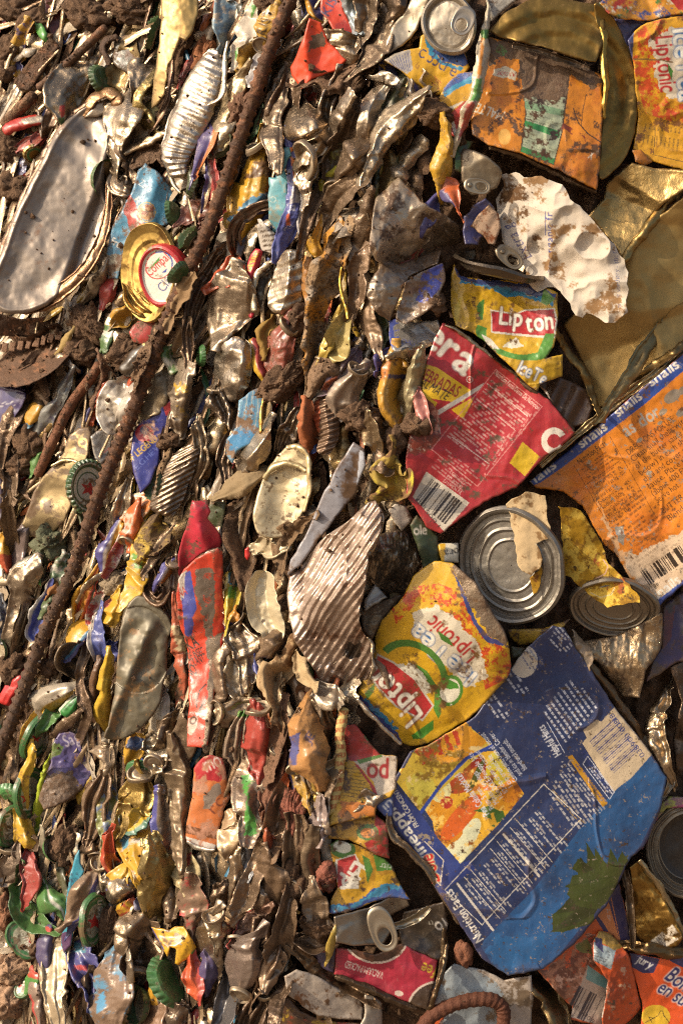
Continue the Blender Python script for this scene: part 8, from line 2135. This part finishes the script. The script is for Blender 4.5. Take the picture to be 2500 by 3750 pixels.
disc('J', 'beer_can', 'green rounded can shoulder with pale letters near the gold can', 'can end', '935,150', 95, 76, 10, [(.01, .2), (.5, .18), (.8, .08), (1, -.1), (1, -.3)], '#2a6a3a', phei, 20, 1, 'printed_tin', 0, .25, spc=2.6)
s('J', 'crushed_can', 'gold crumpled can under the green lettered shoulder', 'drink can', '940,190,60 930,300,80 920,400,70 910,470,44', '#a8924e', 'roof', 20, metal=.85, dirt=.22)
s('J', 'drink_can', 'yellow and green can corner below the gold can', 'drink can', '1010,410,24 950,450,50 900,500,44', '#cfa81c', 'v', 20, dirt=.25, paint=lambda p: p.put(p.q < -.4, '#2a7a6a'))
s('J', 'drink_can', 'yellow can with turquoise edge and shining facet low on the left', 'drink can', '930,510,50 890,600,80 900,700,70 940,800,50', '#cf9c18', 'roof', 21, dirt=.25, paint=lambda p: p.fr('J').poly('800,560 870,510 870,640 830,680', '#3a93b0').mottle('#c8c0b4', 40, .62).text('33c', '905,620', '935,540', 60, '#4a3a1c'))
s('J', 'drink_can', 'faded green and blue can strip left of the turquoise edge', 'drink can', '760,280,36 740,400,50 730,510,44 720,580,30', '#7a8a4a', 's', 18, dirt=.45, paint=lambda p: p.mottle('#5a7aa0', 50, .5).mottle('#c8a83a', 40, .58, seed=3))
s('J', 'drink_can', 'red and orange torn can above the yellow torn can', 'drink can', '730,590,30 720,680,44 750,770,50 800,830,44', '#b8361e', 's', 20, dirt=.35, paint=lambda p: p.fr('J').poly('690,690 790,690 800,840 740,820', '#cf641c', jag=10))
s('J', 'drink_can', 'yellow torn can with blue and white edge in the lower left', 'drink can', '850,790,20 820,840,50 800,890,50', '#d0a01c', 'roof', 22, dirt=.25, paint=lambda p: p.put(p.t > .8, '#2a3a8a'))
s('J', 'crushed_can', 'bright silver can barrel below the yellow torn can', 'drink can', '730,910,40 800,950,64 870,960,50', '#a8a090', 'ridge', 18, metal=.9, dirt=.2)
s('J', 'crushed_can', 'pale gold can with rounded dents low in the left middle', 'drink can', '1040,650,50 1060,760,84 1070,860,80 1050,960,70 1070,1060,50', '#a89a68', 'ridge', 22, metal=.85, dirt=.2, wob=(22, 70))
s('J', 'drink_can', 'yellow can with brown letter marks beside the pale gold can', 'drink can', '910,740,34 950,840,44 990,940,36', '#d0a21c', 's', 19, dirt=.35, paint=lambda p: p.mottle('#4a3414', 40, .56))
s('J', 'drink_can', 'red and yellow small can scraps above the brown can corner', 'can scrap', '850,1050,50 900,1080,50', '#b83426', 's', 18, dirt=.4, paint=lambda p: p.mottle('#cfa41c', 40, .5))
s('J', 'drink_can', 'blue striped grey can fold beside the small red scraps', 'drink can', '960,990,50 1000,1040,50', '#7a80a0', 'w', 17, dirt=.3)
s('J', 'crushed_can', 'brown silver can corner with open fold in the lower middle left', 'drink can', '960,1110,60 890,1190,66 860,1290,60 870,1380,40', '#9a8a76', 'roof', 21, metal=.7, dirt=.35)
s('J', 'crushed_can', 'dull brown can wall below the open fold', 'drink can', '960,1250,80 950,1380,100 930,1500,70', '#6a5a48', 'valley', 12, metal=.4, dirt=.5)
sheet('drink_can', 'bright yellow folded can in the lower middle', 'drink can', 'J', '1020,1190 1100,1200 1150,1210 1180,1180 1240,1190 1300,1280 1330,1330 1290,1390 1210,1450 1180,1440 1190,1340 1150,1330 1130,1400 1090,1330', '#d4a018', lambda p: p.fr('J').lines('1020,1200 1100,1340', 14, '#3a4a9a').mottle('#6a4a1c', 50, .57).poly('1180,1230 1230,1250 1220,1310 1170,1300', '#a89a84', jag=10).poly('1290,1370 1330,1330 1320,1360 1300,1395', '#4a9a3a'), z=26, spc=2.8, dirt=.28, fold=(9, .34), tilt=(-.2, 0), thick=20)
s('J', 'drink_can', 'orange and red can corner under the yellow folded can', 'drink can', '1290,1430,36 1300,1530,60 1320,1640,40', '#c8461e', 'roof', 19, dirt=.3, paint=lambda p: p.put(p.q < -.3, '#b01f28'))
s('J', 'drink_can', 'navy blue can fold right of the orange corner', 'drink can', '1390,1390,30 1410,1480,50 1390,1570,36', '#22306e', 'ridge', 16, dirt=.3)
s('J', 'crushed_can', 'shining silver can with pointed fold and rivet low in the middle', 'drink can', '1440,1150,50 1430,1270,70 1440,1390,60 1460,1500,30', '#a39888', 'roof', 22, metal=.9, dirt=.25, paint=None)
pull = s('J', 'crushed_can', 'round silver can bottom with a rivet above the pointed fold', 'drink can', '1470,1150,50 1490,1220,60 1490,1280,40', '#b0a898', 'ridge', 26, metal=.95, dirt=.15)
s('J', 'can_scrap', 'red pink and cream can with letters beside the orange cola can', 'drink can', '1260,700,26 1260,800,60 1240,900,56', '#c8b88a', 's', 18, dirt=.3, paint=lambda p: p.fr('J').text('TONI', '1250,900', '1310,760', 80, '#6a5430', bold=1).poly('1230,700 1290,690 1280,760 1240,830', '#b83a4a', jag=8))
s('J', 'crushed_can', 'pale can folds with red streaks below the orange cola can', 'drink can', '1300,900,44 1310,1010,66 1330,1120,60 1330,1230,40', '#a08878', 's', 18, metal=.5, dirt=.4, paint=lambda p: p.mottle('#b0283a', 40, .60))

def pcola(p):
 p.fr('J')
 p.poly('1310,100 1370,20 1520,40 1530,150 1490,200 1400,210 1310,280', '#b01f30', jag=10)
 p.text('mo', '1390,150', '1505,95', 150, '#e0c8c0', bold=1)
 p.text('rc', '1440,440', '1520,350', 120, '#7a3a28')
 p.text('e', '1470,310', '1505,285', 90, '#7a3a28')
 p.poly('1250,500 1480,560 1470,600 1255,560', '#6a3a1c')
 p.poly('1255,580 1470,640 1460,690 1260,640', '#d8ccc0')
 p.mottle('#b8846a', 80, .56)
 p.poly('1380,300 1480,210 1500,280 1420,380 1370,390', '#a89a90', .5, jag=10)

oc = sheet('drink_can', 'orange can with a red top and white letters lying upright', 'drink can', 'J', '1310,120 1370,40 1420,25 1500,50 1530,150 1540,260 1560,310 1510,400 1490,500 1470,650 1440,690 1330,670 1255,620 1260,500 1280,380 1300,280', '#c8713c', pcola, lambda X, Y, cx, cy: -.003 * np.clip(np.abs(X - cx - (cy - Y) * .25) - 15, 0, 90) ** 2, z=24, spc=2.6, dirt=.24, fold=(5, .16), tilt=(-.2, 0), thick=30)
s('J', 'rim', None, None, '1258,610,12 1320,650,16 1390,672,16 1455,672,10', '#c0b8ac', 'ridge', 27, metal=.7, dirt=.2, parent=oc)
s('J', 'crushed_can', 'long brown grey can wall left of the orange cola can', 'drink can', '1200,20,50 1220,160,66 1200,300,50 1210,420,44 1220,560,44 1210,680,36', '#7a6c58', 'ridge', 20, metal=.5, dirt=.45)
s('J', 'crushed_can', 'silver and blue narrow can fold right of the gold can', 'drink can', '1080,310,30 1090,430,50 1110,560,50 1120,660,34', '#a09a94', 'roof', 20, metal=.7, dirt=.28, paint=lambda p: p.put(p.q > .4, '#2f48a0'))
s('J', 'crushed_can', 'brown muddy can folds left of the gold can', 'drink can', '690,200,40 640,340,60 630,480,54 600,580,30', '#85705c', 'w', 17, metal=.4, dirt=.55)
s('J', 'crushed_can', 'gold brown can edges between the faded strip and the gold can', 'drink can', '830,350,30 810,450,44 790,560,34', '#9a8448', 'v', 18, metal=.7, dirt=.35)
s('J', 'crushed_can', 'dark shiny can with white dent in the shade left of the red torn can', 'drink can', '620,620,36 640,690,56', '#4a3f34', 'ridge', 12, metal=.8, dirt=.3)
s('J', 'crushed_can', 'dark hollow can wall right of the rounded dents', 'drink can', '1170,900,40 1180,1000,56 1170,1100,40', '#5a5044', 's', 13, metal=.6, dirt=.45)
# --- K left: the layered brown bundle in the middle
for c, rx, ry, a, lab in (('480,400', 70, 180, 0, 'upright mud cake in the layered bundle'), ('570,600', 60, 120, 0, 'mud lump beside the yellow fold'), ('640,1130', 110, 80, 20, 'dark wet clod left of the ring pull'), ('690,810', 60, 90, 0, 'reddish clod at the edge of the lower tea can'), ('480,850', 70, 120, 0, 'broken mud at the heart of the brown bundle')):
 lump('K', 'clod', lab, 'mud clod', c, rx, ry, a, z=16, mat='rusty' if 'red' in lab else 'mud', col='#8a4a3a', rough=.75, dirt=.5)
s('K', 'crushed_can', 'silver folded can with bright green print', 'drink can', '170,40,40 210,160,66 200,290,60 200,420,54 190,520,40', '#a49280', 'roof', 22, metal=.6, dirt=.3, paint=lambda p: p.fr('K').poly('140,160 200,160 190,350 250,440 240,530 165,545 170,420 180,330', '#2fa03c', jag=8).text('ot', '205,240', '235,190', 60, '#3a7a40'))
s('K', 'crushed_can', 'rusty red layered tin edges right of the green printed can', 'tin edge', '370,20,40 330,150,50 310,280,46 290,380,26', '#6a3c2c', 'w', 19, mat='rusty', dirt=.45)
s('K', 'drink_can', 'yellow worn can with blue rim in the bundle', 'drink can', '500,10,40 510,120,56 540,230,50 560,310,24', '#b8902a', 'ridge', 20, dirt=.5, paint=lambda p: p.put(p.q > .75, '#2f4a90').mottle('#7a6c60', 50, .52))
s('K', 'can_scrap', 'thin yellow and white can edge bent down the bundle', 'tin edge', '560,40,10 600,150,14 620,260,16 630,340,12', '#cfae50', 'roof', 27, dirt=.25, metal=.3)
s('K', 'crushed_can', 'pale mauve can fold below the thin yellow edge', 'drink can', '640,340,24 630,440,40 650,540,36', '#a89a9a', 'roof', 23, metal=.4, dirt=.35)
s('K', 'crushed_can', 'grey can flap beside the yellow wrapper', 'drink can', '720,110,36 670,180,56 650,270,40', '#94866f', 'valley', 20, metal=.5, dirt=.4)
s('K', 'crushed_can', 'white bright bent tin edge touching the yellow wrapper', 'tin edge', '740,200,12 690,280,18 680,380,20 690,470,14', '#b8a898', 'lip', 25, metal=.7, dirt=.3)
s('K', 'crushed_can', 'brown can edge with orange band in the bundle', 'drink can', '420,240,24 380,360,40 360,480,44 340,600,34', '#80664e', 'v', 21, metal=.3, dirt=.5, paint=lambda p: p.put(p.t < .15, '#c85a24'))
s('K', 'drink_can', 'orange red can scrap with pale letters in the bundle', 'drink can', '340,570,40 360,640,50 330,700,30', '#a8482a', 's', 23, dirt=.4, paint=lambda p: p.fr('K').text('erc', '320,690', '390,620', 70, '#d0b8a8'))
s('K', 'crushed_can', 'blue grey can flap left of the orange red scrap', 'drink can', '270,500,44 220,600,60 180,720,50', '#6a7884', 's', 20, metal=.4, dirt=.4)
s('K', 'crushed_can', 'tan can wall at the left of the bundle', 'drink can', '80,430,50 110,520,66 60,640,50', '#b09878', 'ridge', 18, metal=.4, dirt=.4)
s('K', 'crushed_can', 'long tall brown silver can edge in the bundle', 'drink can', '260,640,34 220,780,48 190,900,50 150,1010,36', '#8a7866', 'v', 24, metal=.7, dirt=.45)
s('K', 'crushed_can', 'brown flat can wall under the mud cake', 'drink can', '340,740,54 350,860,66 330,980,50 300,1100,36', '#6a5846', 'ridge', 18, metal=.4, dirt=.55)
s('K', 'crushed_can', 'upright brown can column in the middle of the bundle', 'drink can', '490,480,50 500,600,60 490,720,54 470,840,44', '#7c6852', 'w', 21, metal=.3, dirt=.55)
s('K', 'crushed_can', 'narrow grey can fold right of the brown column', 'drink can', '600,560,30 590,680,40 610,800,40 590,920,36', '#756856', 's', 20, metal=.5, dirt=.5)
s('K', 'crushed_can', 'shining can sliver left of the brown column', 'drink can', '100,720,24 90,840,34 80,960,36 90,1090,30', '#a89884', 'roof', 22, metal=.85, dirt=.3)
s('K', 'crushed_can', 'dark curved can with bright rim at the left of the bundle', 'drink can', '20,880,34 10,960,44 30,1060,36', '#4a4038', 'lip', 18, metal=.8, dirt=.3)
s('K', 'crushed_can', 'folded silver can piece below the dark curved can', 'drink can', '260,900,26 270,970,40 290,1040,26', '#a09080', 'roof', 22, metal=.8, dirt=.3)
s('K', 'crushed_can', 'red edged muddy can hollow in the lower bundle', 'drink can', '250,1030,40 190,1100,56 140,1180,40', '#6a4a40', 'lip', 20, metal=.3, dirt=.5, paint=lambda p: p.put(p.q > .8, '#a82a34'))
s('K', 'crushed_can', 'brown long can flank in the lower bundle', 'drink can', '450,1000,44 410,1130,60 380,1260,56 350,1400,36', '#6c5a48', 'v', 20, metal=.4, dirt=.55)
s('K', 'crushed_can', 'muddy silver can edge right of the lower flank', 'drink can', '580,900,40 600,1000,54 640,1080,44', '#8a7a68', 'v', 21, metal=.6, dirt=.5)
s('K', 'crushed_can', 'lavender grey smooth tin piece at the bottom of the bundle', 'tin', '200,1220,50 160,1330,74 160,1430,64 150,1540,34', '#8f8480', 'ridge', 24, metal=.6, dirt=.28)
s('K', 'crushed_can', 'crumpled brown tin beside the lavender piece', 'tin', '300,1180,56 280,1300,70 260,1430,60 220,1540,30', '#7c6654', 'w', 21, metal=.5, dirt=.5)
s('K', 'crushed_can', 'pale tan tin fold right of the crumpled brown tin', 'tin', '380,1320,34 340,1410,44 300,1500,26', '#a08a74', 'ridge', 25, metal=.5, dirt=.35)
s('K', 'crushed_can', 'dark tall can edge at the right of the bundle foot', 'drink can', '480,1260,26 440,1400,36 400,1560,34 360,1720,26', '#4a3f36', 'v', 15, metal=.6, dirt=.5)
s('K', 'crushed_can', 'dark brown can layers along the bottom of the bundle', 'drink can', '280,1580,50 220,1680,66 180,1800,50', '#54463a', 'w', 14, metal=.4, dirt=.55)
s('K', 'crushed_can', 'blue grey can edges at the bottom left of the bundle', 'drink can', '60,1480,36 40,1600,50 20,1740,44', '#56606a', 'v', 15, metal=.5, dirt=.4)
s('K', 'can_scrap', 'yellow wet sliver hanging left of the crimson tin', 'can scrap', '735,1160,10 715,1240,16 700,1320,10', '#b0963a', 'roof', 24, dirt=.3)
s('K', 'crushed_can', 'dark brown can hollow left of the ring pull', 'drink can', '560,1180,50 620,1210,60 700,1190,40', '#3e3226', 'valley', 14, metal=.4, dirt=.5)

def crumbs(n, seed):
 """loose crumbs of soil lying on and between everything"""
 r = random.Random(seed)
 ico = np.array([[0, 0, 1], [.9, 0, .4], [.28, .85, .4], [-.72, .53, .4], [-.72, -.53, .4], [.28, -.85, .4], [.72, .53, -.4], [-.28, .85, -.4], [-.9, 0, -.4], [-.28, -.85, -.4], [.72, -.53, -.4], [0, 0, -1]])
 f = [(0, 1, 2), (0, 2, 3), (0, 3, 4), (0, 4, 5), (0, 5, 1), (1, 6, 2), (2, 7, 3), (3, 8, 4), (4, 9, 5), (5, 10, 1), (2, 6, 7), (3, 7, 8), (4, 8, 9), (5, 9, 10), (1, 10, 6), (11, 7, 6), (11, 8, 7), (11, 9, 8), (11, 10, 9), (11, 6, 10)]
 f = np.array([(*t, -1) for t in f])
 VV, QQ = [], []
 dg = bpy.context.evaluated_depsgraph_get()
 cl = [(r.uniform(-60, 1650), r.uniform(-60, 3800)) for _ in range(190)]
 for i in range(n):
  if r.random() < .8:
   cx, cy = r.choice(cl)
   X, Y = cx + r.gauss(0, 40), cy + r.gauss(0, 75)
  else:
   X, Y = r.uniform(-60, 2560), r.uniform(-60, 3800)
  if X > 1640 - .155 * Y + 60 and r.random() < .85:
   continue
  # each crumb lies on whatever it falls against
  ok, hit, nor, _, ob, _ = SC.ray_cast(dg, Vector(((X - 1250) * K * 1.12, -.6, (1875 - Y) * K * 1.12)), Vector((0, 1, 0)))
  if not ok or ob.data.materials[0].name not in ('mud', 'rusty') and r.random() < .93:
   continue
  s = r.uniform(2.5, 7) if r.random() < .93 else r.uniform(7, 16)
  p = ico * np.array([[r.uniform(.5, 1.2), r.uniform(.5, 1.2), r.uniform(.5, 1.2)]]) + np.array([[r.gauss(0, .16) for _ in range(3)] for _ in range(12)])
  QQ.append(np.where(f >= 0, f + len(VV) * 12, -1))
  VV.append(np.array(hit) + (p * s + np.array(nor) * s * .4) * K)
 V = np.concatenate(VV)
 o = mesh_obj('soil_crumbs', V, np.concatenate(QQ), np.ones((len(V), 4)), np.zeros(len(V)), 'mud', smooth=False)
 tag(o, 'loose crumbs of brown soil scattered over the bale', 'soil', kind='stuff')

crumbs(9000, 8)
